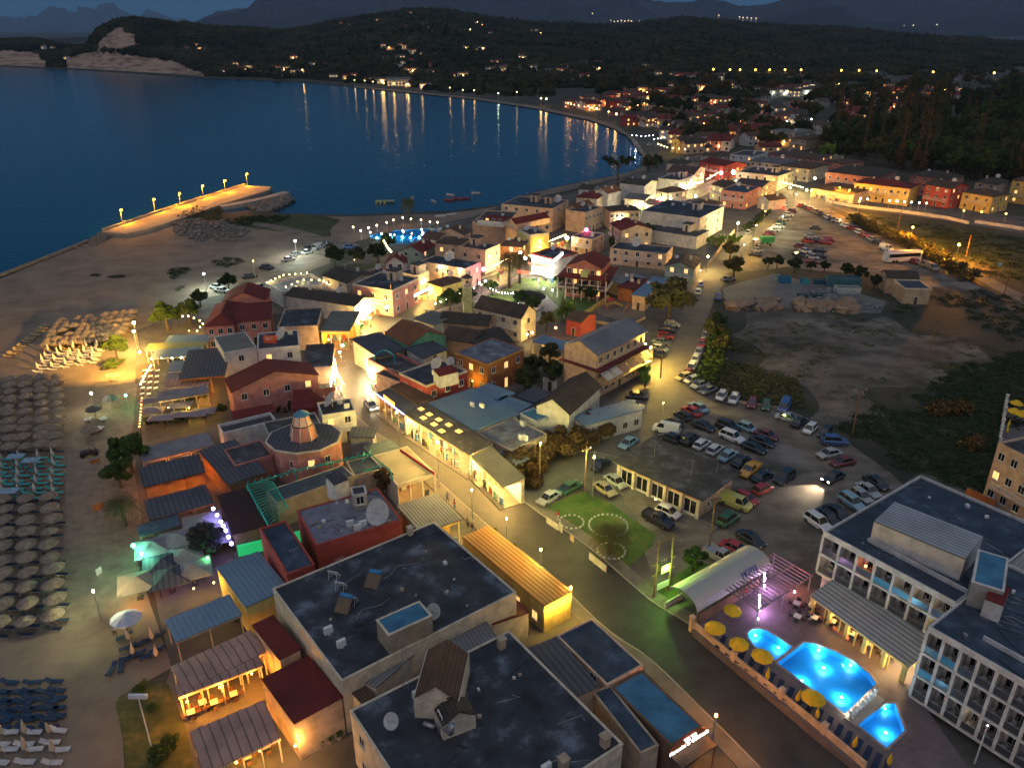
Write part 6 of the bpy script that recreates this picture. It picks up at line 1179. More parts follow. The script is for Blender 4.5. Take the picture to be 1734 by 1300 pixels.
def where(px, py):
    if py > 815 and px < 1060: return 'beside the lawn junction'
    if px < 620: return 'on the dusty ground behind the beach'
    if py < 480 and px > 1340: return 'in the upper car park' if px < 1425 else 'along the hedge of the upper car park'
    if py < 480: return 'along the left edge of the upper car park' if px > 1270 else 'on the steep parking street'
    if py < 640: return 'on the steep parking street'
    if py > 860 and px > 1370 or (px > 1430 and py > 815): return 'in the slanted row behind the hotel'
    if px < 1110 and py < 720: return 'against the warehouse side'
    if py > 780 and px < 1260: return 'beside the low office'
    if px > 1320: return 'at the field side of the dusty lot'
    return 'in the dusty parking lot'
GR = {}
for r, col, kd, px, py in CARS:
    if r is mv: tag(r, 'black saloon driving with headlights on across the dusty lot', 'car', 'cars of the parking places'); continue
    GR.setdefault((col, kd, where(px, py)), []).append((px, r))
for (col, kd, wh), lst in GR.items():
    for i, (px, r) in enumerate(sorted(lst, key=lambda t: t[0])):
        lb = f"{CN.get(col, col)} {NAMEK[kd]} {wh}"+('' if len(lst) == 1 else f", {ORD[i]} such from the left")
        tag(r, lb, 'van' if kd == 'v' else 'pickup' if kd == 'p' else 'car', 'cars of the parking places')
# coach and green-covered truck
p = P(1526, 443); q = P(1558, 441); r = empty('coach', (p.x, p.y, .06), math.atan2(q.y-p.y, q.x-p.x), 'long white coach parked at the hedge of the upper car park', 'coach')
m = MB(); loft(m, [[(x, -1.25*k, .4), (x, -1.27*k, 3.0), (x, -1.1*k, 3.35), (x, 1.1*k, 3.35), (x, 1.27*k, 3.0), (x, 1.25*k, .4)] for x, k in ((-6, .94), (-5.8, 1), (5.7, 1), (6, .93))]); m.ob('body', paint('white'), r)
for s in (-1, 1): MB().box(-5.4, 5.3, s*1.28-.02, s*1.28+.02, 1.75, 2.8).ob('side_windows', M_glassc, r)
MB().box(5.9, 6.03, -1.1, 1.1, 1.3, 2.9).ob('windscreen', M_glassc, r)
for x in (-3.6, -2.5, 3.8):
    for s in (-1, 1): t_ = link('wheel', ME_tyre, r, (x, s*1.15, .48), 0, 1.5); t_.rotation_euler = (PI/2, 0, 0)
p = P(1291, 416); r = empty('truck', (p.x, p.y, .06), .15, 'white truck with bright green tarpaulin cover at the car park edge', 'truck')
m = MB(); m.box(-3.4, -.2, -1.1, 1.1, .9, 1.1); m.ob('chassis', M_dark, r); MB().box(-.9, 3.4, -1.15, 1.15, 1.1, 3.0).ob('tarpaulin', mat('tarp_green', (.04, .3, .12), (.03, .22, .09), .5), r)
m = MB(); m.box(-3.3, -1.4, -1.05, 1.05, .5, 2.3); m.ob('cab', paint('white'), r); MB().box(-3.33, -3.29, -.9, .9, 1.4, 2.1).ob('windscreen', M_glassc, r)
for x in (-2.5, 2.3):
    for s in (-1, 1): t_ = link('wheel', ME_tyre, r, (x, s*.95, .4), 0, 1.25); t_.rotation_euler = (PI/2, 0, 0)
# ---------------- yard containers and skips
for i, (px, py, a, l_, w_, h_, c, lb) in enumerate(((1328, 478, .1, 3, 2.2, 1.8, (.03, .16, .3), 'blue covered skip at the head of the yard'), (1313, 474, .1, 2.5, 2, 1.4, (.3, .33, .33), 'pale crate stack left of the blue skip'), (1362, 480, 0, 2, 1.8, 1.4, (.04, .28, .32), 'turquoise drum crate in the yard'), (1390, 480, 0, 4, 1.6, 1.2, (.02, .09, .14), 'dark blue trough beside the container'),
      (1426, 484, -.05, 9, 3, 2.6, (.04, .13, .17), 'long teal container with open top'), (1434, 496, -.05, 6.5, 2.4, 1.8, (.36, .4, .38), 'white cabin in front of the teal container'), (1376, 502, 0, 8, 1.6, .7, (.03, .06, .06), 'low dark pile of nets in the yard'))):
    p = P(px, py); e = empty('container', (p.x, p.y, .03), a, lb, 'container'); mm = mat(f'container{i}', c, tuple(q*.6 for q in c), 1.2); m = MB(); x, y = l_/2, w_/2
    m.box(-x, x, -y, -y+.1, 0, h_); m.box(-x, x, y-.1, y, 0, h_); m.box(-x, -x+.1, -y+.1, y-.1, 0, h_); m.box(x-.1, x, -y+.1, y-.1, 0, h_); m.ob('shell', mm, e); MB().box(-x+.1, x-.1, -y+.1, y-.1, .05, h_*.8).ob('load', mat('load', (.1, .12, .13), (.03, .05, .06), 2), e)
# ---------------- boats
def boat(px, py, a, L, col, lb, z=-.55):
    p = P(px, py, z); e = empty('boat', p, a, lb, 'boat', 'small boats of the bay'); m = MB(); st = []
    for t, k, lift in ((-1, .75, 0), (-.5, 1, 0), (.2, .98, .02), (.7, .6, .12), (1, .06, .25)):
        x = t*L/2; y = k*L*.17; st.append([(x, -y, .5+lift), (x, -y*.75, .05), (x, 0, -.12), (x, y*.75, .05), (x, y, .5+lift), (x, y*.82, .5+lift), (x, y*.6, .2), (x, -y*.6, .2), (x, -y*.82, .5+lift)])
    loft(m, st); m.ob('hull', mat('hull_'+col, dict(white=(.5, .5, .5), red=(.3, .06, .04), blue=(.05, .15, .25))[col]), e); m = MB()
    for t in (-.5, 0, .35): m.box(t*L/2-.12, t*L/2+.12, -L*.13, L*.13, .32, .38)
    m.ob('thwart', M_timber, e); MB().cbox((-L/2-.05, 0, .5), (.25, .3, .6)).ob('outboard', M_dark, e)
for q in ((698, 337, 1.6, 4.5, 'white', 'white boat nearest the floating raft'), (734, 342, 2.2, 4, 'white', 'pale boat moored alone between raft and cluster'), (763, 331, 2.6, 4.5, 'white', 'uppermost boat of the moored cluster'), (760, 340, 2.8, 4.5, 'red', 'left boat of the moored cluster'),
  (775, 338, 2.8, 4.5, 'red', 'middle boat of the moored cluster'), (787, 337, 2.9, 4.5, 'red', 'right boat of the moored cluster'), (806, 328, 3, 4, 'white', 'small white boat farthest out to the right'), (746, 367, .1, 4.5, 'white', 'upturned-looking boat drawn up on the sand'), (765, 364, .3, 4, 'white', 'second boat drawn up on the sand'),
  (432, 327, .4, 5, 'white', 'outermost boat inside the pier'), (412, 335, .5, 5, 'blue', 'dark boat beside the pier wall'), (446, 337, .3, 5.5, 'white', 'boat in the middle of the little harbour'), (476, 330, .2, 6, 'red', 'red boat at the jetty tip'), (398, 347, .5, 4.5, 'white', 'innermost boat of the little harbour'), (424, 344, .4, 5, 'white', 'boat moored along the jetty')):
    boat(*q[:5], q[5], z=0.0 if q[1] > 360 else -.55)
p = P(652, 343, -.5); e = empty('swim_raft', p, .1, 'yellow and green floating platform off the beach', 'raft'); 
for i in range(5): MB().tube([(-3.5+1.7*i, -1.6, .25), (-3.5+1.7*i, 1.8, .25)], .5, 8).ob('float', mat('raft_yellow', (.4, .33, .05)) if i < 3 else mat('raft_green', (.05, .12, .05)), e)
MB().box(-4, 4, -1.2, 1.4, .6, .75).ob('deck', mat('raft_deck', (.3, .28, .15)), e)
# ---------------- pier
pe = MB(); pp = [P(*q, 1.0) for q in ((172, 393), (300, 350), (415, 314), (460, 316), (455, 322), (372, 347), (300, 372), (250, 388), (214, 396))]; pe.prism([(q.x, q.y) for q in pp], -3, 1.0)
tag(pe.ob('pier', mat('pier_concrete', (.3, .26, .21), (.2, .17, .14), .3)), kind='structure')
m = MB(); ln = [P(*q, 1.0) for q in ((174, 391), (300, 348.5), (415, 313))]
for a, c in zip(ln, ln[1:]):
    t_ = (c-a).normalized(); s = Vector((-t_.y, t_.x, 0))*.35; m.prism([(a-s)[:2], (c-s)[:2], (c+s)[:2], (a+s)[:2]], 1.0, 1.7)
tag(m.ob('pier_parapet', M_conc), kind='structure')
m = MB(); jl = [P(*q) for q in ((372, 352), (400, 348), (448, 338), (486, 328))]
tag(ribbon('jetty', smooth_line(jl, 4), -2.2, 2.2, M_conc, .8, 2.5), kind='structure')
sw = smooth_line([P(*q) for q in ((-200, 548), (0, 468), (90, 433), (150, 409))], 8); tag(ribbon('sea_wall', sw, -.5, .5, mat('wall_stone', (.16, .15, .14), (.09, .085, .08), .8), .7, 1.2), kind='structure')
# ---------------- lamps
def lamp(label, px, py, h, col, W_, r=.18, arm=0, az=0, s=25, group=None, name='street_lamp', metal=None, loc=None, pr=.07):
    p = loc or P(px, py); e = empty(name, p, az, label, 'street lamp' if name == 'street_lamp' else name.replace('_', ' '), group); m = MB()
    m.tube([(0, 0, 0), (0, 0, h)], [pr*1.3, pr*.8], 7)
    if arm: m.tube([(0, 0, h-.1), (arm*.6, 0, h+.25), (arm, 0, h+.25)], .045, 5)
    m.ob('pole', metal or M_steel, e); hd = MB(); 
    if arm: hd.box(arm-.3, arm+.3, -.14, .14, h+.2, h+.32)
    else: hd.lathe([(.16, 0), (.2, .06), (.05, .12)], 8, (0, 0, h))
    hd.ob('lamp_head', M_steel, e); z = h+.2-r*.7 if arm else h+.12+r; globe(e, (arm, 0, z), r, col, s); light(e, (arm, 0, z-(r+.05 if arm else 0)), col, W_, r); return e
# pier
for i, (px, py) in enumerate(((208, 379), (263, 360), (306, 349), (345, 335), (382, 326), (419, 314))):
    lamp(f'{ORD[i]} orange lamp post along the pier counted from the shore', px, py, 5.2, (1, .5, .04), 10000, .3, .9, -.6, 30, 'lamp posts of the pier', loc=P(px, py, 1.0), pr=.12)
for lb, px, py, h, col, W_, r in (
 ('white floodlight flaring over the parked cars behind the beach', 503, 437, 5, (.9, 1, .8), 6500, .35), ('greenish white floodlight at the beach grove', 350, 493, 4.5, (.8, 1, .8), 4200, .3), ('slim unlit-looking lamp by the two dark cars behind the beach', 433, 472, 5, YEL, 500, .15),
 ('warm lamp flooding the straw beach parasols', 238, 600, 7, (1, .72, .25), 9000, .35), ('second warm lamp beside the beach flood lamp', 233, 592, 4, (1, .8, .45), 1800, .3), ('yellow-white lamp above the beach kiosk path', 162, 697, 3.5, (1, .9, .6), 900, .22),
 ('green glowing lamp at the taverna corner', 218, 692, 2.5, (.1, 1, .35), 260, .22), ('teal green lamp beside the square parasols', 234, 958, 3, (.15, 1, .5), 420, .25), ('second teal green lamp at the square parasols', 248, 972, 3, (.2, 1, .6), 380, .22), ('small green lamp behind the square parasols', 357, 973, 2.5, (.1, 1, .2), 120, .15),
 ('white lamp flooding the trampled beach path', 172, 1052, 4.5, (1, .95, .6), 1500, .12),
 ('lamp on the kerb by the lawn corner pole', 1003, 842, 7, (.95, .9, .2), 2600, .14), ('black lamp post left of the skylight arcade', 676, 771, 8, (1, .8, .3), 4200, .14), ('black lamp post in front of the green rail cafe', 744, 826, 8, (1, .8, .3), 4200, .14), ('lamp pole at the end of the arcade hedge', 914, 817, 7, (1, .88, .35), 1600, .12),
 ('lamp lighting the pavement of the orange-roofed restaurant', 858, 930, 5, (1, .78, .25), 1500, .12), ('second pavement lamp by the orange-roofed restaurant', 915, 985, 5, (1, .78, .25), 1500, .12), ('pavement lamp near the corner of the orange roof', 800, 880, 5, (1, .78, .25), 1500, .12), ('pavement lamp behind the deep blue kiosk roof', 965, 1040, 4, (1, .78, .25), 500, .12),
 ('orange lamp on the pavement beside the cocktail bar', 1205, 1262, 4, (1, .5, .15), 1200, .14), ('tall unlit-looking lamp at the neck of the dusty lot', 1120, 721, 4.5, (1, .85, .4), 300, .08), ('bright lamp at the steep street verge', 1098, 632, 5.5, (1, .76, .25), 14000, .25), ('twin bright lamp above the hotel annexe', 1090, 622, 5, (1, .76, .3), 5000, .22),
 ('brilliant lamp at the corner of the sage green house', 1196, 462, 4.5, (1, .76, .35), 5600, .3), ('large white globe lamp on the steep street', 1247, 402, 4.5, (1, .95, .6), 5600, .4), ('small lamp beside the steep street above the globe', 1278, 405, 4.5, YEL, 3600, .2), ('small lamp midway down the steep street', 1257, 440, 4.5, YEL, 4500, .2), ('small lamp at the top of the steep street', 1293, 380, 4.5, YEL, 3600, .2),
 ('sodium lamp at the entrance of the field road', 1451, 365, 5, SOD, 16900, .35), ('sodium lamp halfway along the orange hedge', 1540, 412, 5, SOD, 20800, .35), ('sodium lamp lighting the coach end of the car park', 1617, 444, 5, SOD, 33800, .4), ('sodium lamp by the junction wall', 1418, 340, 5, SOD, 3000, .3), ('second sodium lamp by the junction wall', 1434, 345, 5, SOD, 2500, .3),
 ('lamp at the sharp end of the upper car park', 1370, 345, 5, (1, .75, .35), 5200, .25), ('green-white lamp on the left edge of the upper car park', 1322, 392, 5, (.9, 1, .6), 2400, .16), ('lamp in the middle of the upper car park rows', 1345, 352, 5, (1, .8, .45), 3600, .2),
 ('white lamp at the foot of the dark wood', 1411, 262, 6, (1, .95, .8), 900, .5), ('orange lamp before the grey hotel block', 1280, 245, 5, SOD, 700, .4)):
    lamp(lb, px, py, h, col, W_*3.2, r)
# lights hung at a height above a photo ground point
def glow(label, px, py, z, col, W_, r=.2, s=25, name='hanging_lamp', cat='lamp', group=None):
    p = P(px, py, z); e = empty(name, p, 0, label, cat, group); MB().tube([(0, 0, r*.8), (0, 0, r+.25)], .03, 5).ob('lamp_stem', M_dark, e); globe(e, (0, 0, 0), r, col, s); light(e, (0, 0, 0), col, W_, r); return e
ring = [(598, 385), (611, 391), (624, 386), (627, 394), (638, 382), (655, 377), (666, 373), (682, 369), (696, 371), (713, 373), (728, 376), (741, 377), (646, 396), (661, 398), (681, 401), (682, 391), (714, 389), (716, 395), (730, 394)]
for i, (px, py) in enumerate(sorted(ring)):
    p = P(px, py, 3); lamp(f'{ORD[i]} globe lamp around the lit pool park from the left', 0, 0, 2.7, (1, .62, .25) if py < 387 else (.9, .95, 1), 160, .26, s=30, group='globe lamps of the pool park', name='globe_lamp', loc=Vector((p.x, p.y, 0)))
for lb, px, py, z, col, W_, r in (
 ('pink and blue neon ball on the red square roof', 819, 456, 5, (1, .15, .4), 700, .6), ('pink neon ball over the flat black roof', 993, 389, 6, (1, .1, .25), 600, .6), ('big red neon disc far up the bright street', 1221, 293, 8, (1, .05, .05), 1600, 1.0), ('white glare lamp right of the red neon disc', 1242, 292, 7, (1, .85, .75), 1300, .9),
 ('blue-white neon sign on the glowing brown shop', 753, 480, 4, (.6, .75, 1), 500, .5), ('white ball lamp on the arched restaurant roof edge', 745, 452, 6, (1, .95, .75), 500, .4), ('second white ball lamp on the arched restaurant', 779, 456, 6, (1, .95, .8), 500, .4), ('round white lamp at the corner of the orange lit house', 881, 428, 4, (1, .85, .7), 1500, .5),
 ('cluster of white lamps over the yellow street', 960, 403, 5, (1, .85, .7), 1500, .6), ('white lamp at the neon shop corner', 889, 437, 5, (1, 1, .95), 800, .5), ('strong white lamp at the street mouth by the pink corner house', 655, 520, 4, (1, .9, .65), 2500, .4), ('white lamp on the brown long shed end', 638, 502, 4.5, (1, .95, .8), 700, .3),
 ('red neon at the low brown cafe on the bend', 562, 592, 3.6, (1, .06, .05), 420, .4), ('white pinkish neon below the red neon on the bend', 562, 640, 3.2, (1, .6, .65), 900, .45), ('lamp under the amber ceiling of the street cafe', 556, 575, 3.2, (1, .55, .15), 900, .2), ('string bulb near the pylon on the bend', 575, 596, 3, (1, .9, .6), 500, .25),
 ('white bulb cluster over the cafe tables on the bend', 580, 585, 3, (1, .9, .6), 900, .3), ('lamp before the orange wall of the corner house', 648, 500, 3.5, (1, .55, .12), 1300, .15), ('lamp on the hotel roof above the pool restaurant', 1560, 1094, 3.9, (1, .9, .65), 800, .3), ('lamp at the low end of the pool restaurant', 1527, 1112, 3.3, (1, .8, .45), 520, .2),
 ('pair of lamps at the chapel end wall', 893, 566, 3, (1, .75, .35), 420, .22), ('second of the lamps at the chapel end wall', 901, 563, 3, (1, .75, .35), 420, .22), ('red sign lamp in the garden behind the red-walled house', 941, 555, 2.6, (1, .12, .05), 120, .3), ('lamp over the maroon shed by the amber screen', 1622, 840, 2.6, (1, .5, .12), 70, .2),
 ('amber lamp on the white hotel corner balcony', 1466, 958, 8.5, (1, .3, .06), 30, .14), ('red tail glow lamp near the cream market hall', 1300, 308, 4, (1, .6, .3), 900, .35), ('orange porch lamp of the salmon low hotel', 1330, 266, 4, (1, .45, .1), 1500, .5), ('lamp by the brown hipped house facing the square', 870, 425, 3.5, (1, .5, .12), 1300, .2),
 ('lamp between yellow townhouse and shop', 915, 418, 3.5, (1, .75, .3), 1800, .2), ('lamp under the sage green gable', 1186, 458, 3, (1, .5, .2), 500, .2), ('street lamp glow beside the brown roofed flats', 1075, 356, 4, (1, .9, .65), 1300, .3), ('glow lamp before the maroon gable house', 1050, 370, 4, (1, .95, .7), 1500, .35),
 ('bright street lamp above the broad brown hall', 1178, 332, 7, (1, 1, .9), 1300, .5), ('lamp by the flat white block', 1169, 306, 5, (1, .85, .6), 1000, .5), ('lamp at the small cream house', 1160, 322, 5, (1, .95, .75), 1400, .5), ('red glow by the brown hall', 1118, 338, 5, (1, .12, .1), 900, .5), ('lamp over the road toward the junction', 1136, 336, 5, (1, .9, .7), 1500, .4),
 ('lime lamp in the small front garden by the pale roof', 1246, 306, 4, (.6, 1, .4), 500, .4), ('lamp at the long cream row', 1282, 302, 4, (1, .7, .35), 900, .35), ('lamp over the junction mouth', 1338, 318, 5, (1, .7, .3), 2500, .4), ('lamp near the brown tiled shop row', 1366, 322, 4, (1, .85, .5), 1500, .4), ('white lamp beside the lime tree', 1380, 302, 5, (1, .95, .6), 1700, .5)):
    glow(lb, px, py, z, col, W_*2.2, r)
for i, x in enumerate((1455, 1467, 1504, 1517, 1529, 1541, 1554, 1566, 1629, 1659, 1700)):
    y = 343+(x-1455)*.075+(8 if x > 1600 else 0); lamp(f'{ORD[i]} garden lamp along the white road wall from the left', x, y+6, 2.6, (1, .8, .5) if x < 1600 else SOD, 260, .3, s=25, group='garden lamps of the road wall', name='garden_lamp')
# ---------------- strings of bulbs
def string(label, pts, z, n, col, W_, r=.16, s=30, every=3):
    q = [P(*t, z) for t in pts]; e = empty('light_string', Vector((q[0].x, q[0].y, 0)), 0, label, 'string lights'); q = [v-e.location for v in q]; ls = []
    for i in range(len(q)-1): ls += [q[i].lerp(q[i+1], j/8) for j in range(8)]
    ls.append(q[-1]); MB().tube([v+Vector((0, 0, .1+r)) for v in ls], .02, 4).ob('cable', M_dark, e)
    for v in (q[0], q[-1]): MB().tube([(v.x, v.y, 0), (v.x, v.y, z+.3)], .05, 5).ob('post', M_dark, e)
    for i in range(n):
        t = i/(n-1)*(len(ls)-1); k = min(int(t), len(ls)-2); v = ls[k].lerp(ls[k+1], t-k); globe(e, v, r, col, s)
        if i % every == every//2: light(e, v, col, W_*1.6, r)
string('arc of white bulbs over the park lawn', [(830, 488), (845, 495), (860, 497), (876, 496)], 2.6, 10, (1, .95, .8), 420, .13)
string('row of white bulbs along the park street', [(737, 514), (758, 506), (786, 494), (815, 482)], 4, 8, (1, .93, .75), 700, .15)
string('short row of white bulbs by the park hedge', [(850, 523), (866, 519), (878, 514)], 2.2, 6, (1, .95, .8), 220, .2)
string('orange bulbs down the left edge of the taverna terrace', [(240, 674), (238, 700), (236, 722)], 2.4, 10, (1, .25, .06), 150, .12)
string('white-orange bulbs along the beach tables, upper part', [(256, 618), (248, 630), (238, 650)], 2.6, 10, (1, .7, .4), 500, .12)
string('warm bulbs under the translucent canopy', [(256, 607), (300, 606), (335, 603)], 2.8, 6, (1, .75, .4), 160, .18)
string('warm bulbs in the beach grove', [(300, 536), (322, 535), (345, 546), (334, 560)], 3, 8, (1, .6, .2), 300, .15)
string('bulbs round the roof terrace bar, front edge', [(452, 478), (480, 466), (520, 462)], 4.8, 9, (1, .75, .35), 260, .13)
string('bulbs round the roof terrace bar, rear edge', [(484, 486), (510, 474), (545, 474), (558, 482)], 4.8, 9, (1, .7, .3), 220, .13)
string('bulbs in the tree garden', [(650, 408), (657, 420), (662, 426)], 4, 7, (1, .7, .3), 200, .24)
string('violet-blue lights along the maroon roof edge', [(361, 861), (374, 883), (382, 898), (392, 920)], 3.6, 7, (.35, .3, 1), 260, .26, every=2)
string('violet tube light under the lower square parasols', [(268, 987), (300, 976), (343, 962)], 2.4, 8, (.55, .35, 1), 60, .12)
string('orange bulbs of the far shore restaurant', [(962, 176), (975, 178), (1000, 183)], 4, 6, (1, .45, .15), 700, .3)
string('orange bulbs of the second far restaurant', [(1051, 180), (1080, 178)], 4, 5, (1, .45, .15), 600, .3)
string('yellow bulbs of the beach bar by the shore bend', [(1115, 244), (1130, 250), (1160, 253)], 4, 7, (1, .72, .3), 1100, .25)
string('violet-white bulbs of the upper beach bar', [(1070, 229), (1090, 231), (1106, 229)], 4, 6, (.8, .7, 1), 700, .22)
string('white bulbs linking the beach bars', [(1108, 236), (1125, 233)], 4, 4, (1, .95, .8), 500, .22)
string('lamps of the sports ground beyond the wood', [(1291, 206), (1320, 207), (1345, 204), (1374, 202)], 6, 9, (.95, 1, .85), 600, .45)
# ---------------- lit shop fronts: lamps under the eaves, goods on racks
def shopfront(label, px, z, col, W_, n, goods=True, r=.14, group='lit shop fronts', depth=1.2, strip=.6, ext=30):
    ln = [P(*q) for q in px]; o = ln[0].copy(); e = empty('open_shop', o, 0, label, 'shop', group); ln = [v-o for v in ln]; tot = sum((b-a).length for a, b in zip(ln, ln[1:]))
    def at(t):
        d = t*tot
        for a, b in zip(ln, ln[1:]):
            l_ = (b-a).length
            if d <= l_+1e-6: return a.lerp(b, d/l_), (b-a).normalized()
            d -= l_
        return ln[-1], (ln[-1]-ln[-2]).normalized()
    m = MB()
    for i in range(int(tot/1.2)+1): v, t_ = at(min(1, i*1.2/tot)); m.tube([v-t_*.45+Vector((0, 0, z)), v+t_*.45+Vector((0, 0, z))], .06, 6)
    m.ob('tube_lights', em(col, ext), e)
    for i in range(n): v, t_ = at((i+.5)/n); light(e, (v.x, v.y, z-.25), col, W_*1.8, r)
    if goods:
        g = random.Random(len(label)); cols = [(.5, .08, .06), (.08, .2, .45), (.6, .5, .1), (.5, .5, .5), (.1, .3, .15), (.5, .2, .35), (.05, .05, .06), (.4, .22, .1)]
        for i in range(int(tot/1.5)):
            v, t_ = at((i+.5)/int(tot/1.5)); s = Vector((-t_.y, t_.x, 0)); off = g.uniform(-depth, -.2)*goods; m = MB(); k = g.random(); c_ = v+s*off; a = math.atan2(t_.y, t_.x)
            if k < .5:
                for j in range(3): m.cbox((0, 0, .35+.45*j), (.9, .5-.1*j, .3))
                m.tube([(-.45, 0, 0), (-.45, 0, 1.4)], .03, 4); m.tube([(.45, 0, 0), (.45, 0, 1.4)], .03, 4)
            else:
                m.tube([(0, 0, 0), (0, 0, 1.7)], .03, 4); 
                for j in range(6): aa = j*1.05; m.cbox((.28*math.cos(aa), .28*math.sin(aa), 1.15), (.12, .3, .8), Matrix.Rotation(aa, 3, 'Z'))
            ci = g.randrange(8); m.ob('goods_rack', mat('goods%d' % ci, cols[ci], tuple(q*.6 for q in cols[ci]), 3), e, loc=c_, rz=a)
    return e
shopfront('brilliant white stall terrace inside the bend', [(628, 612), (621, 635), (630, 665)], 2.6, (1, .82, .5), 1100, 8, -1)
shopfront('glaring shop row on the outer side of the bend', [(632, 545), (610, 560), (596, 575)], 3, (1, .7, .28), 1100, 7, 1)
shopfront('glaring stalls below the red neon on the outer bend', [(568, 628), (574, 655), (584, 672)], 2.8, (1, .72, .36), 520, 6, 1)
shopfront('white-lit shop fronts before the long shed', [(602, 556), (622, 540), (640, 528)], 3.2, (1, .68, .26), 700, 6, 1)
shopfront('white-lit shops by the park wall', [(692, 522), (715, 512), (738, 502)], 2.8, (1, .72, .32), 700, 6, -1)
shopfront('orange-lit corner arcade under the pink house', [(668, 515), (700, 502), (726, 492)], 3, (1, .55, .15), 500, 5, 0)
shopfront('crowded lit cafe tables near the clock tower', [(752, 494), (770, 488), (790, 480)], 3, (1, .6, .25), 380, 4, 1)
shopfront('white-lit shops behind the palms', [(836, 470), (850, 462), (862, 455)], 3.4, (1, .74, .36), 600, 5, 1)
shopfront('gift shop display glowing white over the park', [(898, 462), (918, 464), (938, 466)], 5.2, (1, .78, .5), 170, 5, 0)
shopfront('gift shop ground floor glowing white', [(898, 478), (918, 478), (940, 478)], 2.6, (1, .9, .75), 600, 5, 1)
shopfront('shop fronts of the yellow street', [(905, 432), (930, 424), (958, 412)], 3, (1, .75, .35), 600, 5, 1)
shopfront('white tube lights along the street by the maroon gable', [(1048, 371), (1065, 365), (1085, 358)], 3.4, (1, .9, .6), 600, 5, 1)
shopfront('white tube lights beyond the maroon gable', [(1088, 362), (1110, 352), (1140, 340)], 3.4, (1, .85, .5), 700, 7, 1)
shopfront('white tube lights up the far bright street', [(1140, 340), (1165, 328), (1190, 320)], 3.4, (1, .85, .45), 700, 6, 0)
shopfront('lit fronts near the red neon disc', [(1196, 316), (1220, 302), (1240, 298)], 3.4, (1, .6, .45), 900, 4, 0)
shopfront('lit fronts of the long cream row', [(1244, 305), (1285, 308), (1330, 314)], 3, (1, .68, .26), 700, 7, 0)
shopfront('lit stalls of the junction square', [(1300, 316), (1330, 322), (1360, 330)], 3, (1, .8, .4), 1100, 5, 0)
# neon bands
def band(label, a, c, z, hh, col, s, name='sign', txt=None, tcol=(.9, .9, .9)):
    p, q = P(*a, z), P(*c, z); d = q-p; ang = math.atan2(d.y, d.x); e = MB().box(0, d.length, -.06, .06, 0, hh).ob(name, emit('band_%s_%d' % ('_'.join(str(int(v*100)) for v in col), int(s*10)), col, s) if s else mat('board_%s' % label[:6], col, None, 1), None, loc=p, rz=ang); tag(e, label, 'sign')
    if txt: text(e, txt, (d.length/2, -.09, hh/2), (R(90), 0, 0), hh*.75, em(tcol, 3) if s == 0 else mat('board_text', tcol, tcol))
    return e
band('blue light strip along the tavern front', (638, 668), (684, 702), 4.1, .12, (.25, .3, 1), 9)
band('small orange light box hung on the blue light strip', (650, 674), (668, 688), 4.2, .75, (1, .5, .05), 1.6)
band('long red sign strip on the beige cafe roof edge', (678, 764), (736, 804), 4.35, .45, (.35, .03, .03), 0)
band('white sign band of the gift shop', (900, 437), (936, 446), 6, .9, (1, .95, .9), 5); band('red sign band below the white gift shop band', (894, 447), (930, 453), 4.6, .5, (1, .12, .08), 2.2); band('second white sign band at the gift shop corner', (938, 444), (953, 432), 6, .9, (1, 1, .9), 5)
band('red canopy sign of the gift shop entrance', (876, 462), (898, 466), 3.6, .9, (1, .15, .08), 2); band('white tube sign slanting over the street', (702, 502), (727, 490), 4.6, .5, (1, .97, .9), 5)
band('tall white shop sign on the bend', (560, 655), (566, 630), 2.8, 1.1, (1, .85, .8), 3)
# clock tower beside the street
p = P(792, 532); e = empty('clock_tower', p, .15, 'slim pale bell tower standing beside the bulb-lit street', 'tower'); MB().box(-1.1, 1.1, -1.1, 1.1, -.3, 7.2).ob('shaft', wm('palegreen'), e); MB().box(-1.3, 1.3, -1.3, 1.3, 7.2, 7.5).ob('cornice', wm('cream'), e)
for i in range(4): sx_, sy_ = ((-1, -1), (1, -1), (1, 1), (-1, 1))[i]; MB().box(sx_*1.0-.18, sx_*1.0+.18, sy_*1.0-.18, sy_*1.0+.18, 7.5, 9.3).ob('belfry_pier', wm('cream'), e)
MB().box(-1.35, 1.35, -1.35, 1.35, 9.3, 9.6).ob('belfry_cornice', wm('cream'), e); MB().lathe([(1.6, 9.6), (.05, 10.6)], 4).ob('roof', rm('darktile'), e); MB().lathe([(.1, 8.9), (.3, 8.6), (.45, 8.2)], 8).ob('bell', M_dark, e)
# round park pavilion
p = P(896, 520); e = empty('park_pavilion', p, 0, 'round park pavilion with brown conical roof', 'pavilion'); MB().lathe([(4.4, 2.9), (4.3, 3.05), (.1, 4.6)], 16).ob('roof', rm('darktile'), e); MB().lathe([(3.8, 0), (3.8, .25)], 16).ob('floor', M_conc, e)
for i in range(8): a = i*PI/4; MB().tube([(3.7*math.cos(a), 3.7*math.sin(a), .2), (3.7*math.cos(a), 3.7*math.sin(a), 3)], .13, 6).ob('column', M_white, e)
light(e, (0, 0, 2.6), (1, .9, .65), 350); globe(e, (0, 0, 2.7), .15, (1, .9, .65))
for i, (px, py) in enumerate(((920, 500), (935, 503), (966, 502), (912, 486), (822, 487), (812, 491), (870, 508))): lamp(f'{ORD[i]} small white park lamp', px, py, 1.6, (.95, 1, .85), 330, .22, s=30, group='small park lamps', name='park_lamp')
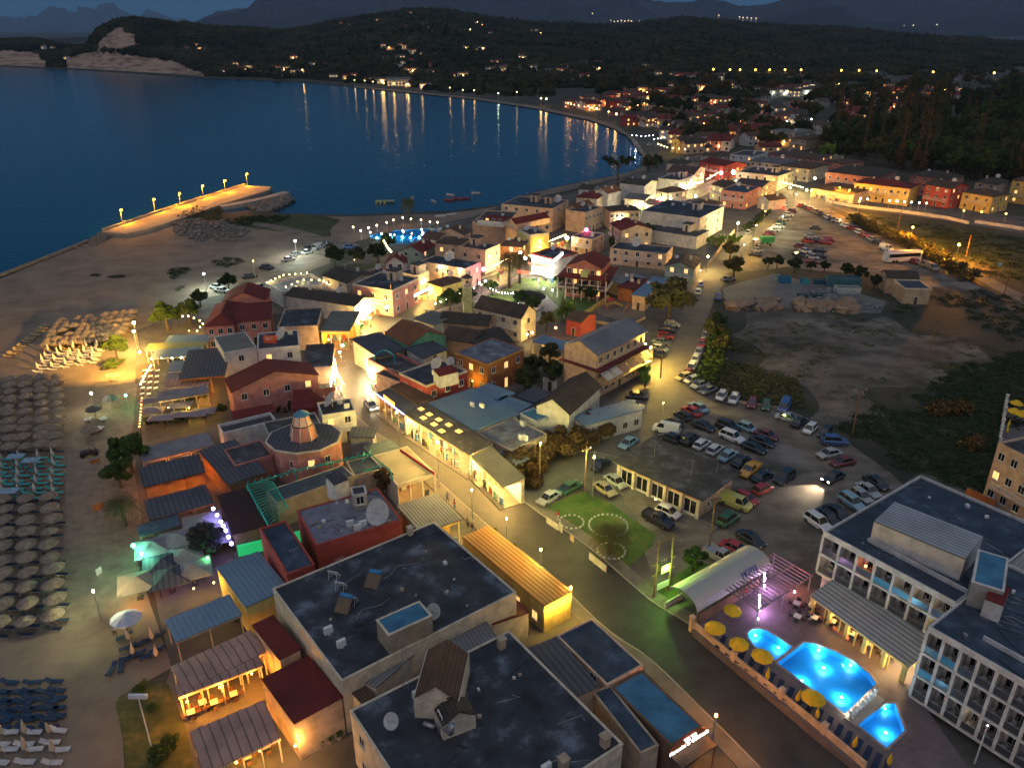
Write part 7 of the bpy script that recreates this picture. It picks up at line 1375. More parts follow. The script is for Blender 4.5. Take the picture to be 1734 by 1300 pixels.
# playground
p = P(1032, 522); e = empty('playground_frame', p, .4, 'red and yellow climbing frame with slide in the sandy playground', 'climbing frame'); CR, CY = mat('play_red', (.4, .05, .03)), mat('play_yellow', (.5, .35, .04))
for x in (-1.5, 0, 1.5):
    for y in (-.7, .7): MB().tube([(x, y*1.4, 0), (x, y*.7, 2.4)], .07, 5).ob('post', CR, e)
MB().box(-1.5, 1.5, -.6, .6, 1.25, 1.35).ob('platform', CY, e); MB().tube([(1.5, 0, 1.4), (3.8, 0, .15)], .3, 6).ob('slide', CY, e); MB().lathe([(1.1, 2.4), (.05, 3.1)], 4, (0, 0, 0)).ob('canopy', CR, e)
for i, (px, py, a) in enumerate(((1020, 527, .3), (1062, 528, 1.2))):
    e = empty('swing_set', P(px, py), a, ['orange swing frame left of the climbing frame', 'low seesaw frame right of the slide'][i], 'swing'); m = MB()
    for x in (-1.2, 1.2):
        for y in (-.8, .8): m.tube([(x, y, 0), (x, 0, 2)], .05, 5)
    m.tube([(-1.2, 0, 2), (1.2, 0, 2)], .05, 5); m.ob('frame', mat('play_orange', (.5, .2, .04)), e); MB().tube([(0, 0, 2), (0, 0, .5)], .02, 4).box(-.25, .25, -.12, .12, .46, .5).ob('seat', M_dark, e)

fl = glow('floodlight aimed over the lamp-lit straw parasols', 236, 596, 9, (1, .7, .25), 300, .25, name='flood_lamp'); ld = bpy.data.lights.new('flood', 'SPOT'); ld.energy = 260000; ld.color = (1, .5, .07); ld.spot_size = R(75); ld.spot_blend = .9; ld.shadow_soft_size = .25
lo = bpy.data.objects.new('flood', ld); COL.link(lo); lo.parent = fl; lo.location = (-.4, 0, 0); dv_ = P(150, 575)-fl.location; lo.rotation_euler = dv_.to_track_quat('-Z', 'Y').to_euler()
# ---------------- hotel pool terrace
ZD = .9
deck = [P(*q, ZD) for q in ((1172, 1066), (1240, 1010), (1300, 975), (1345, 985), (1400, 1005), (1548, 1128), (1545, 1165), (1640, 1300), (1690, 1420), (1520, 1420), (1455, 1300), (1392, 1250))]
kid = [(1268, 1080), (1266, 1072), (1272, 1066), (1283, 1064), (1298, 1067), (1318, 1079), (1341, 1095), (1328, 1107), (1313, 1118), (1290, 1104), (1276, 1092)]
mainp = [(1316, 1122), (1362, 1087), (1378, 1089), (1416, 1103), (1446, 1120), (1472, 1140), (1484, 1157), (1431, 1208)]
lowp = [(1452, 1226), (1500, 1191), (1516, 1191), (1532, 1236), (1501, 1266)]
pools = [[P(*q, ZD) for q in pl] for pl in (kid, mainp, lowp)]
loops = [deck]+pools; flat = [Vector((v.x, v.y, 0)) for l_ in loops for v in l_]; tri = tessellate_polygon([[Vector((v.x, v.y, 0)) for v in l_] for l_ in loops])
vs = [(v.x, v.y, ZD) for v in flat]; fs = []
for t in tri:
    A, B, C = [flat[i] for i in t]; fs.append(tuple(t) if (B-A).cross(C-A).z > 0 else tuple(t)[::-1])
m = MB(); m.add(vs, fs); n0 = len(deck); dv = [(v.x, v.y) for v in deck]; m.add([(x, y, z) for z in (-.1, ZD) for x, y in dv], [(i, (i+1) % n0, n0+(i+1) % n0, n0+i) for i in range(n0)])
tag(m.ob('pool_deck', mat('deck', (.15, .12, .125), (.09, .075, .08), .5, rough=.7, detail=8)), kind='structure')
wm_, n, l, b = newmat('pool_water'); out = n['Material Output']; tr = n.new('ShaderNodeBsdfTransparent'); tr.inputs[0].default_value = (.5, .88, 1, 1); gl_ = n.new('ShaderNodeBsdfGlossy'); gl_.inputs['Roughness'].default_value = .05
fr = n.new('ShaderNodeFresnel'); fr.inputs[0].default_value = 1.33; mxs = n.new('ShaderNodeMixShader'); l.new(fr.outputs[0], mxs.inputs[0]); l.new(tr.outputs[0], mxs.inputs[1]); l.new(gl_.outputs[0], mxs.inputs[2]); l.new(mxs.outputs[0], out.inputs[0])
t = N(n, 'TexNoise'); t.inputs['Scale'].default_value = 2.5; bp = n.new('ShaderNodeBump'); bp.inputs['Distance'].default_value = .04; l.new(t.outputs[0], bp.inputs['Height']); l.new(bp.outputs[0], gl_.inputs['Normal']); l.new(bp.outputs[0], fr.inputs['Normal'])
M_tile = mat('pool_tiles', (.045, .42, .85), (.035, .36, .78), .4, rough=.4); M_cop = mat('coping', (.3, .24, .22), (.2, .16, .15), 1)
def swim(label, loop, lights, W_, name='swimming_pool', z=ZD, col=(.55, .85, 1)):
    c = sum(loop, Vector())/len(loop); e = empty(name, Vector((c.x, c.y, 0)), 0, label, 'swimming pool'); q = [(v.x-c.x, v.y-c.y) for v in loop]; k = len(q)
    m = MB(); tr_ = tessellate_polygon([[Vector((x, y, 0)) for x, y in q]]); m.add([(x, y, .09) for x, y in q], [tuple(t_) for t_ in tr_]); m.add([(x, y, zz) for zz in (.09, z-.01) for x, y in q], [(i, (i+1) % k, k+(i+1) % k, k+i) for i in range(k)]); m.ob('basin', M_tile, e)
    m = MB(); m.add([(x, y, z-.07) for x, y in q], [tuple(t_) if (Vector((*q[t_[1]], 0))-Vector((*q[t_[0]], 0))).cross(Vector((*q[t_[2]], 0))-Vector((*q[t_[0]], 0))).z > 0 else tuple(t_)[::-1] for t_ in tr_]); m.ob('water', wm_, e)
    m = MB(); ctr = Vector((0, 0, 0))
    for i in range(k):
        a, b_ = Vector((*q[i], 0)), Vector((*q[(i+1) % k], 0)); t_ = (b_-a).normalized(); s = Vector((t_.y, -t_.x, 0)); s = s if s.dot((a+b_)/2-ctr) > 0 else -s
        m.prism([(a-t_*.1)[:2], (b_+t_*.1)[:2], (b_+t_*.1+s*.25)[:2], (a-t_*.1+s*.25)[:2]], z+.002*(1+i % 3), z+.05+.003*(i % 4))
    m.ob('coping', M_cop, e)
    for px, py in lights:  # besides the seen lamps, some are added to spread light through the water
        v = P(px, py, .3)-e.location; MB().lathe([(.16, -.04), (.18, 0), (.16, .04)], 10, (v.x, v.y, .3)).ob('pool_lamp', em((.5, .85, 1), 5), e); light(e, (v.x, v.y, z-.25), col, W_*3.6, .35, 'pool_light')
swim('small round-ended children pool joined to the main pool', pools[0], [(1279, 1075), (1318, 1096)], 34)
swim('large angular main hotel pool', pools[1], [(1386, 1101), (1440, 1126), (1358, 1152), (1425, 1180), (1395, 1130)], 62)
swim('lower pool below the white lit balustrade', pools[2], [(1498, 1199), (1500, 1240)], 42)
# bridge with lit white balusters
p = P(1462, 1188, ZD); q = P(1497, 1162, ZD); d = P(1488, 1168, ZD)-P(1440, 1212, ZD); a = math.atan2(d.y, d.x); e = empty('pool_bridge', P(1464, 1200, ZD), a, 'short pool bridge carrying a row of lit white urns', 'bridge'); L = d.length
MB().box(-L/2, L/2, -.7, .7, -.02, .12).ob('slab', M_conc, e)
for i in range(9): MB().lathe([(.12, 0), (.2, .2), (.1, .45), (.24, .8), (.05, .95)], 8).ob('urn', M_white, e, smooth=True, loc=(-L/2+.4+i*(L-.8)/8, .25, .12))
for i in range(5): light(e, (-L/2+.6+i*(L-1.2)/4, .8, .5), (1, .92, .75), 28, .06)
# street wall of the terrace
def wallrun(label, px, h, col, step=4.5, name='garden_wall', pil=True, rails=None):
    ln = [P(*q) for q in px]; o = ln[0].copy(); e = empty(name, o, 0, label, 'wall'); m = MB(); k = 0
    for a, b_ in zip(ln, ln[1:]):
        t_ = (b_-a).normalized(); s = Vector((-t_.y, t_.x, 0))*.12; m.prism([(a-s-o)[:2], (b_-s-o)[:2], (b_+s-o)[:2], (a+s-o)[:2]], 0, h)
        if pil:
            for j in range(max(1, int((b_-a).length/step))): v = a+t_*(j*step)-o; MB().box(-.24, .24, -.24, .24, 0, h+.45).box(-.3, .3, -.3, .3, h+.45, h+.55).ob('pillar', wm(col), e, loc=(v.x, v.y, 0), rz=math.atan2(t_.y, t_.x))
    m.ob('wall_panel', wm(col), e); return e
wallrun('pinkish white street wall with pillars round the pool terrace', [(1170, 1068), (1240, 1128), (1320, 1192), (1392, 1252), (1462, 1312)], 1.75, 'peach', 4.2)
wallrun('long low white wall of the field road', [(1398, 343), (1450, 352), (1530, 361), (1600, 371), (1640, 380)], 1.2, 'white', 30, pil=False)
wallrun('white wall continuing to the right edge beyond the gate', [(1650, 378), (1760, 394)], 1.2, 'white', 30, pil=False)
wallrun('ochre park wall beside the playground', [(965, 548), (1000, 528), (1030, 507)], 1.2, 'yellow', 40, pil=False)
wallrun('pale low wall behind the bulb-strung park lawn', [(795, 528), (850, 545), (905, 560)], 1.1, 'cream', 40, pil=False)
wallrun('low kerb wall on the far side of the playground', [(1000, 545), (1060, 556), (1092, 540)], .7, 'tan', 40, pil=False)
wallrun('dull wall along the steep parking street', [(1198, 455), (1228, 412), (1243, 395)], 1.5, 'tan', 40, pil=False)
wallrun('white boundary wall of the right hand pool terrace', [(1702, 685), (1690, 760), (1678, 860)], 1.6, 'white', 3, pil=True)
wallrun('amber lit timber fence behind the hotel', [(1632, 846), (1680, 868)], 2.2, 'orange', 40, pil=False)
wallrun('long pale wall at the top of the dusty lot', [(1212, 668), (1250, 682), (1330, 694)], .5, 'tan', 40, pil=False)
# parasols
_c = MB(); _c.lathe([(1.55, 2.05), (1.5, 2.12), (.8, 2.5), (.06, 2.78)], 8)
def can(nm, c1, c2, k=8, r=1.55, zt=2.78, stripes=0):
    if nm not in ME_can: m_ = MB(); m_.lathe([(r, 2.0), (r*.98, 2.1), (r*.52, 2.1+(zt-2.1)*.6), (.06, zt)], k); ME_can[nm] = m_.me('canopy', mat('canopy_'+nm, c1, c2, 2.5, rough=.95))
    return ME_can[nm]
ME_pole = MB().tube([(0, 0, 0), (0, 0, 2.5)], .035, 6).me('pole', M_timber)
_f = MB(); _f.lathe([(.06, .95), (.22, 1.15), (.26, 1.5), (.14, 2.1), (.02, 2.65)], 8)
def furled(nm, c):
    k = 'furl_'+nm
    if k not in ME_can: ME_can[k] = _f.me('furled_canopy', mat(k, c, tuple(q*.75 for q in c), 2))
    return ME_can[k]
_l = MB(); _l.box(-.95, .35, -.3, .3, .26, .31)
for sx_ in (-.85, .3):
    for sy_ in (-.26, .26): _l.tube([(sx_, sy_, 0), (sx_, sy_, .26)], .03, 4)
def lounger_me(nm, c, fr=(.5, .5, .5)):
    k = 'lg_'+nm
    if k not in ME_can:
        m_ = MB(); m_.box(-.95, .3, -.28, .28, .312, .37); m_.add([(.3, -.28, .312), (.3, .28, .312), (.95, .28, .66), (.95, -.28, .66), (.3, -.28, .37), (.3, .28, .37), (.93, .28, .72), (.93, -.28, .72)], [(3, 2, 1, 0), (4, 5, 6, 7), (0, 1, 5, 4), (1, 2, 6, 5), (2, 3, 7, 6), (3, 0, 4, 7)])
        ME_can[k] = (_l.me('frame', mat('lf_'+nm, fr, None, 2)), m_.me('mattress', mat('lm_'+nm, c, tuple(q*.7 for q in c), 2)))
    return ME_can[k]
STRAW = can('straw', (.2, .165, .13), (.1, .08, .065), 14)
SEEN = {}
def uniq(lb):
    SEEN[lb] = SEEN.get(lb, 0)+1; return lb
def parasol(p, label, grp, mesh, furl=False, sc=1):
    e = empty('parasol', p, rnd.random(), label, 'parasol', grp); e.scale = (sc*rnd.uniform(.9, 1.08),)*3; e.rotation_euler = (rnd.uniform(-.07, .07), rnd.uniform(-.07, .07), rnd.random()*6); link('pole', ME_pole, e); link('canopy' if not furl else 'furled_canopy', mesh, e); return e
def lounger(p, a, label, grp, nm, c, fr=(.45, .45, .45)):
    f, mt = lounger_me(nm, c, fr); e = empty('sun_lounger', p, a, label, 'sun lounger', grp); link('frame', f, e); link('mattress', mt, e); return e
def bil(q, u, v):
    a, b_, c, d = [Vector(P(*t)) for t in q]; return a.lerp(b_, u).lerp(d.lerp(c, u), v)
ROWN = lambda i, n: 'top' if i == 0 else 'bottom' if i == n-1 else ORD[i]
def block(q, nr, nc, what, lwhat, grp, mesh, furl, lnm, lc, fr=(.45, .45, .45), nl=2, jit=.18, skip=(), sc=1, drop=0):
    for i in range(nr):
        for j in range(nc):
            if (i, j) in skip or rnd.random() < drop: continue
            p = bil(q, (j+.5)/nc, (i+.5)/nr)+Vector((rnd.uniform(-jit, jit), rnd.uniform(-jit, jit), 0)); p.z = .02
            if pix(p)[0] < -30 or pix(p)[1] > 1330: continue
            pos = f'{ORD[nc-1-j]} from the walkway in the {ROWN(i, nr)} row'
            if mesh: parasol(p, f'{what}, {pos}', grp, mesh, furl, sc)
            for k in range(nl):
                a = rnd.uniform(-.12, .12)+PI; lounger(p+Vector((.25, (-.75 if k else .75) if nl == 2 else 0, 0)), a, f'{"lower" if k else "upper"} {lwhat}, {pos}', grp.replace('parasols', 'loungers'), lnm, lc, fr)
block([(-45, 652), (112, 644), (108, 774), (-42, 780)], 10, 6, 'brown straw parasol, dim block', 'dark lounger, dim block', 'parasols of the dim upper block', STRAW, False, 'dark', (.03, .04, .06), nl=1, sc=.86, jit=.3)
block([(-40, 780), (108, 774), (106, 848), (-38, 852)], 5, 5, 'furled white parasol, teal block', 'teal lounger', 'parasols of the teal block', furled('white', (.5, .48, .44)), True, 'teal', (.03, .3, .3), (.3, .12, .06))
block([(-45, 850), (110, 846), (116, 1075), (-60, 1095)], 10, 4, 'tan straw parasol, lower block', 'white framed navy lounger', 'parasols of the large lower block', STRAW, False, 'navy', (.02, .035, .07), (.5, .5, .52), sc=.84, jit=.32)
block([(-50, 1165), (104, 1158), (106, 1230), (-55, 1236)], 5, 4, 'x', 'navy lounger, bare block', 'loungers of the bare bottom block', None, False, 'navy2', (.012, .04, .09), (.04, .06, .09), nl=2)
block([(-60, 1238), (110, 1236), (114, 1300), (-66, 1302)], 2, 4, 'furled cream parasol, bottom corner', 'white lounger, bottom corner', 'parasols of the bottom left corner', furled('cream', (.5, .4, .3)), True, 'white', (.45, .45, .47))
block([(100, 552), (236, 535), (205, 588), (70, 600)], 7, 9, 'tan parasol, lamp-lit block', 'cream lounger, lamp-lit block', 'parasols of the lamp-lit block', STRAW, False, 'cream', (.35, .26, .12), (.2, .14, .08), nl=1, sc=.9, drop=.05)
block([(75, 598), (180, 586), (165, 616), (52, 636)], 4, 5, 'furled white parasol beside lamp-lit block', 'white lounger beside lamp-lit block', 'parasols beside the lamp-lit block', furled('white', (.5, .48, .44)), True, 'white', (.45, .45, .47), nl=2)
block([(68, 553), (92, 550), (22, 606), (0, 608)], 9, 1, 'x', 'cream lounger, single line left', 'loungers of the single line', None, False, 'cream', (.35, .26, .12), (.2, .14, .08), nl=2)
for i, (px, py) in enumerate(((32, 790), (58, 797), (21, 850))):
    e = empty('shade_awning', P(px, py), .05, ['flat pale blue shade frame, upper left among the teal loungers', 'flat pale blue shade frame, right one among the teal loungers', 'flat pale blue shade frame at the foot of the teal block'][i], 'shade'); MB().box(-1.3, 1.3, -.8, .8, 2.0, 2.06).ob('shade_top', mat('shade_blue', (.2, .3, .4)), e)
    for x in (-1.2, 1.2):
        for y in (-.7, .7): MB().tube([(x, y, 0), (x, y, 2)], .04, 5).ob('post', M_timber, e)
parasol(P(219, 1075), 'open blue and white striped parasol by itself on the dark sand', None, can('bluewhite', (.3, .36, .45), (.45, .45, .45), 10), sc=1.1)
for i, (px, py) in enumerate(((222, 1092), (261, 1092), (226, 1117), (266, 1122))):
    parasol(P(px, py), ['furled cream parasol, upper left of the four near the salmon pavilion', 'furled cream parasol, upper right of the four near the salmon pavilion', 'furled cream parasol, lower left of the four near the salmon pavilion', 'furled white parasol, lower right of the four near the salmon pavilion'][i], 'four furled parasols', furled('cream', (.5, .4, .3)), True)
for i, (px, py, a) in enumerate(((212, 1080, .6), (217, 1099, .5), (232, 1095, .5), (218, 1117, .4), (234, 1110, .4), (255, 1085, .5), (268, 1079, .5), (252, 1113, .5), (268, 1103, .5), (190, 1136, 1.5), (206, 1130, 1.9))):
    lounger(P(px, py), a, f'navy lounger near the four furled parasols, {ORD[i]} counted from the top left', 'loungers near the four furled parasols', 'navy2', (.02, .07, .17), (.05, .08, .12))
YO = can('yellow', (.6, .38, .02), (.5, .3, .015), 8, r=1.3)
for i, (px, py, op) in enumerate(((1237, 1052, 1), (1209, 1086, 1), (1249, 1110, 1), (1285, 1133, 1), (1370, 1206, 1), (1298, 1160, 0), (1346, 1197, 0), (1382, 1226, 0), (1441, 1275, 0), (1502, 1305, 0))):
    p = P(px, py, ZD); e = parasol(p, ('open yellow parasol' if op else 'furled yellow parasol')+f' on the pool terrace, {ORD[i] if op else ORD[i-5]} such from the arch canopy', 'yellow parasols of the pool terrace', YO if op else furled('yellow', (.6, .38, .02)), not op, .95)
for i, t in enumerate([k/17 for k in range(18)]):
    p = P(1215+t*280, 1098+t*218, ZD); lounger(p+Vector((.5, .6, 0)), .9+rnd.uniform(-.1, .1), f'navy lounger along the terrace wall, {ORD[i]} from the arch canopy', 'loungers of the pool terrace', 'navy3', (.02, .03, .07), (.1, .1, .12))
# square fabric pavilions of the beach bar
for i, (px, py, s, col) in enumerate(((342, 884, 5.2, 'cloth'), (356, 905, 5, 'cloth'), (259, 924, 4.6, 'cloth'), (302, 911, 4.8, 'cloth'), (274, 953, 4.6, 'slate'), (313, 937, 4.4, 'cloth'), (286, 973, 4.8, 'slate'), (325, 961, 4.6, 'cloth'), (231, 984, 4.4, 'warm'))):
    p = P(px, py, 2.6); e = empty('square_parasol', Vector((p.x, p.y, 0)), .42, ['square grey parasol nearest the violet lights, upper one', 'square grey parasol nearest the violet lights, lower one', 'square grey parasol at the upper left of the beach bar', 'square grey parasol in the middle of the upper beach bar row', 'square dark parasol beside the teal green lamp', 'square grey parasol next to the purple-tinted tree', 'square dark parasol at the lower left with violet edge', 'square dark parasol at the lower right with violet edge', 'warm lit cream square parasol over the bar counter'][i], 'parasol', 'square parasols of the beach bar')
    hip_roof(s, s, 2.5, .9, .05, .05).ob('canopy', rm(col), e); MB().tube([(0, 0, 0), (0, 0, 3.3)], .06, 6).ob('pole', M_timber, e); MB().box(-.4, .4, -.4, .4, 0, .1).ob('base', M_dark, e)
# ---------------- tables and chairs
_t = MB(); _t.box(-.4, .4, -.4, .4, .7, .75); ME_tt = _t.me('table_top', M_white); _t = MB(); _t.tube([(0, 0, 0), (0, 0, .7)], .04, 6); _t.box(-.25, .25, -.25, .25, 0, .03); ME_tl = _t.me('table_leg', M_dark)
def tableset(p, a, where_, nm='wood', c=(.25, .12, .05), n=4, grp='tables'):
    t = empty('table', p, a, 'white square table '+where_, 'table', grp+' '); link('table_top', ME_tt, t); link('table_leg', ME_tl, t); s_, b_, g_ = chair_me(nm, c)
    for k in range(n):
        ang = a+PI/2*k+.1; q = p+Vector((math.sin(ang), -math.cos(ang), 0))*-.72; e = empty('chair', q, ang, f'{nm} chair, {ORD[k]} around the table {where_}', 'chair', 'chairs of '+grp); link('seat', s_, e); link('backrest', b_, e); link('legs', g_, e)
for i, (px, py) in enumerate(((325, 1213), (364, 1196), (397, 1182), (452, 1270), (420, 1288), (345, 1196))): tableset(P(px, py, .13), .5, f'on the amber terrace between salmon roofs, {ORD[i]}', grp='the amber terrace')
for i, (px, py, k) in enumerate(((1348, 1028, 0), (1374, 1031, 0), (1349, 1050, 0), (1378, 1052, 1), (1408, 1058, 1), (1443, 1080, 1), (1471, 1097, 1), (1497, 1114, 1))): tableset(P(px, py, ZD), .9, f'on the pool terrace, {ORD[i]} from the pergola end', 'dark', (.04, .03, .03), grp='the pool terrace')
g = random.Random(4)
for i in range(14):
    px, py = 246+i % 3*11+(i//3)*-1, 632+(i//3)*10; tableset(P(px, py, .02), .4, f'among the bulb-lit beach tables, {ORD[i]}', grp='the beach taverna', n=2)
for i in range(8): tableset(P(262+i*11, 822-i*3.2, .02), .3, f'in the orange lit gap of the taverna, {ORD[i]}', grp='the orange taverna', n=2)
for i, (px, py) in enumerate(((300, 930), (320, 925), (275, 978), (310, 986), (330, 980), (362, 938), (262, 1000), (350, 950))): tableset(P(px, py, .02), .3, f'of the beach bar, {ORD[i]}', 'dark', (.04, .03, .03), grp='the beach bar', n=2)
# lights for terraces (each under its roof)
def under(label, px, py, z, col, W_): glow(label if len(label.split()) > 3 else 'small '+label, px, py, z, col, W_*3.4, .12, 18, 'ceiling_lamp')
for lb, px, py, z, col, W_ in (('left ball lamp of the amber terrace', 317, 1187, 2.8, (1, .5, .1), 620), ('middle ball lamp of the amber terrace', 372, 1163, 2.8, (1, .5, .1), 620), ('right ball lamp of the amber terrace', 426, 1140, 2.8, (1, .5, .1), 620), ('lamp beneath the lower salmon roof', 440, 1270, 2.6, (1, .6, .15), 300), ('second lamp beneath the lower salmon roof', 400, 1290, 2.6, (1, .6, .15), 300),
 ('lamp on the pink wall above the flowerpots', 500, 1262, 3, (1, .62, .25), 420), ('left lamp of the orange taverna gap', 275, 815, 2.7, (1, .36, .05), 420), ('middle lamp of the orange taverna gap', 305, 806, 2.7, (1, .36, .05), 420), ('right lamp of the orange taverna gap', 335, 798, 2.7, (1, .36, .05), 420), ('lamp above the pinkish fabric canopy', 300, 757, 2.7, (1, .5, .25), 200), ('lamp near the bend of the hedge', 330, 748, 2.8, (1, .5, .25), 200),
 ('lamp among the white flowers of the beach bar', 305, 922, 2.4, (1, .85, .6), 110), ('lamp of the bar counter parasol', 226, 1000, 2.2, (1, .5, .15), 220), ('yellow lamp on the brown wall below the beach bar', 328, 996, 2.4, (1, .65, .15), 130), ('yellow lamp by the pale blue roof corner', 362, 986, 2.6, (1, .65, .15), 130), ('lamp over the yellow wall behind the blue canopy', 425, 1042, 2.4, (1, .7, .15), 130),
 ('lamp of the blue pergola tables', 925, 590, 2.5, (1, .65, .25), 180), ('second lamp of the blue pergola tables', 943, 592, 2.5, (1, .65, .25), 180), ('lamp in the planting box taverna', 320, 690, 2.4, (1, .7, .15), 420), ('lamp among the small square awnings', 285, 690, 2.4, (1, .6, .15), 520), ('lamp under the ribbed dark roof', 345, 640, 2.8, (1, .42, .1), 260), ('lamp by the long grey taverna canopy', 345, 660, 2.6, (1, .55, .15), 460), ('lamp over the lower bulb-lit tables', 270, 705, 2.4, (1, .6, .2), 420), ('lamp between the upper beach canopies', 300, 596, 2.6, (1, .8, .25), 260),
 ('lamp behind the beach grove tables', 320, 560, 2.6, (1, .6, .15), 380), ('left lamp inside the poolside restaurant', 1412, 1040, 3, (1, .62, .2), 150), ('middle lamp inside the poolside restaurant', 1450, 1066, 3, (1, .62, .2), 150), ('right lamp inside the poolside restaurant', 1490, 1092, 3, (1, .62, .2), 150), ('far right lamp inside the poolside restaurant', 1522, 1112, 3, (1, .62, .2), 120), ('lamp above the restaurant bar counter', 1385, 1015, 3, (1, .62, .3), 120),
 ('lamp beside the orange-lit house', 790, 612, 2.6, (1, .6, .12), 160), ('lamp on the lit passage beside the red house', 800, 645, 2.6, (1, .7, .15), 170), ('office forecourt lamp', 1110, 845, 3, (1, .65, .3), 60), ('orange lamp inside the bar porch', 1172, 1255, 3, (1, .55, .1), 160),
 ('lamp over the tree garden tables', 600, 440, 3, (1, .7, .3), 140), ('balcony lamp of the three-tier restaurant', 985, 462, 5, (1, .7, .35), 160), ('second balcony lamp of the three-tier restaurant', 1015, 465, 5, (1, .7, .35), 160), ('lamp of the yellow townhouse wall', 935, 412, 3, (1, .75, .2), 900), ('lamp of the yellow terrace hotel', 1490, 325, 4, (1, .6, .2), 500), ('lamp of the yellow villa', 1660, 340, 4, (1, .6, .2), 600), ('lamp of the arched pink hotel', 1440, 318, 4, (1, .55, .3), 300)):
    under(lb, px, py, z, col, W_)
# small awnings of the taverna
for i, (px, py, w_) in enumerate(((256, 676, 4), (258, 692, 4), (305, 684, 4), (273, 705, 4.4), (318, 699, 6.5), (345, 694, 4))):
    p = P(px, py, 2.5); e = empty('awning', Vector((p.x, p.y, 0)), .12, ['small grey awning topmost beside the orange bulbs', 'small grey awning second beside the orange bulbs', 'small grey awning in the middle of the taverna', 'small grey awning lowest beside the orange bulbs', 'wide grey awning at the hedge', 'small grey awning right end at the hedge'][i], 'awning', 'small taverna awnings'); hip_roof(w_, 2.6, 2.4, .35, .05, .05).ob('awning_top', rm('cloth'), e); MB().tube([(0, 0, 0), (0, 0, 2.6)], .05, 5).ob('pole', M_timber, e)
# arch canopy at the hotel entrance
a0, a1 = P(1152, 1046, 0), P(1276, 972, 0); d = a1-a0; e = empty('entrance_canopy', a0, math.atan2(d.y, d.x), 'long translucent barrel canopy at the hotel entrance', 'canopy'); L = d.length; m = MB(); vs = []
cm_, n, l, b = newmat('canopy_sheet'); b.inputs['Base Color'].default_value = (.42, .42, .38, 1); b.inputs['Roughness'].default_value = .4; b.inputs['Alpha'].default_value = .72; MATS['canopy_sheet'] = cm_
for i in range(2):
    for j in range(13): t = PI*j/12; vs.append((i*L, 2.4*math.cos(t), 2.5+1.7*math.sin(t)))
for i in range(2):
    for j in range(13): t = PI*j/12; vs.append((i*L, 2.35*math.cos(t), 2.5+1.65*math.sin(t)))
m.add(vs, [(j, j+1, 14+j, 13+j) for j in range(12)]+[(26+j, 39+j, 40+j, 27+j) for j in range(12)]+[(j, 26+j, 27+j, j+1) for j in range(12)]+[(13+j, 14+j, 40+j, 39+j) for j in range(12)]); m.ob('vault', cm_, e)
for i in range(7):
    x = i*L/6; MB().tube([(x, 2.38*math.cos(PI*j/10), 2.48+1.68*math.sin(PI*j/10)) for j in range(11)], .05, 5).ob('rib', M_steel, e)
    for y in (-2.38, 2.38): MB().tube([(x, y, 0), (x, y, 2.5)], .06, 5).ob('post', M_steel, e)
text(e, 'HOTEL', (L*.72, -1.95, 3.55), (R(50), 0, 0), 1.0, mat('letter_blue', (.05, .06, .3)))
MB().box(L*.0, L*.8, -2.75, -2.6, 0, 2.5).ob('side_wall', wm('brown'), e); MB().box(-.3, L*.2, 2.2, 2.4, 0, 1.0).ob('side_panel', wm('white'), e)
sg_ = MB().lathe([(.42, -.03), (.42, .03)], 14).ob('life_ring', mat('ring_red', (.5, .05, .04)), e, loc=(L*.62, -2.8, 1.6)); sg_.rotation_euler = (PI/2, 0, 0)
# violet lit pergola
p = P(1285, 1015); e = empty('lit_pergola', p, a1 and math.atan2(d.y, d.x), 'violet lit open beam pergola between entrance canopy and pool restaurant', 'pergola')
for x in (-5, 0, 5.5):
    for y in (-3.2, 2.2): MB().tube([(x, y, 0), (x, y, 3)], .09, 5).ob('post', M_steel, e)
for y in (-3.2, -.5, 2.2): MB().box(-5.3, 5.8, y-.07, y+.07, 3, 3.2).ob('beam', mat('beam_violet_lit', (.25, .17, .2)), e)  # violet lamplight is put into the beam and slat colour
for i in range(17): x = -5.2+i*.67; MB().box(x-.05, x+.05, -3.5, 2.5, 3.203, 3.33).ob('slat', mat('beam_violet_lit', (.25, .17, .2)), e)
MB().box(-5.3, 5.8, -3.5, 2.5, 0, .54).ob('floor', mat('purple_lit_floor', (.3, .24, .3), (.22, .17, .22), 1), e)  # purple light falling on the floor is put into its colour
for x, y in ((-2.6, -2), (1.4, .3)):
    m = MB(); m.tube([(x, y, .6), (x+.3, y+.6, 2.9)], .12, 6); m.ob('tube_lamp', em((1, .75, 1), 14), e); light(e, (x, y-.5, 1.9), (.8, .4, 1), 260, .2)
for x, y in ((-4, -2.8), (-1, 1.8), (3.8, -2.4), (3, 1.5)): globe(e, (x, y, 1.0), .14, (1, .7, .95), 12); 
light(e, (4, -2, 2.4), (1, .35, .1), 140)
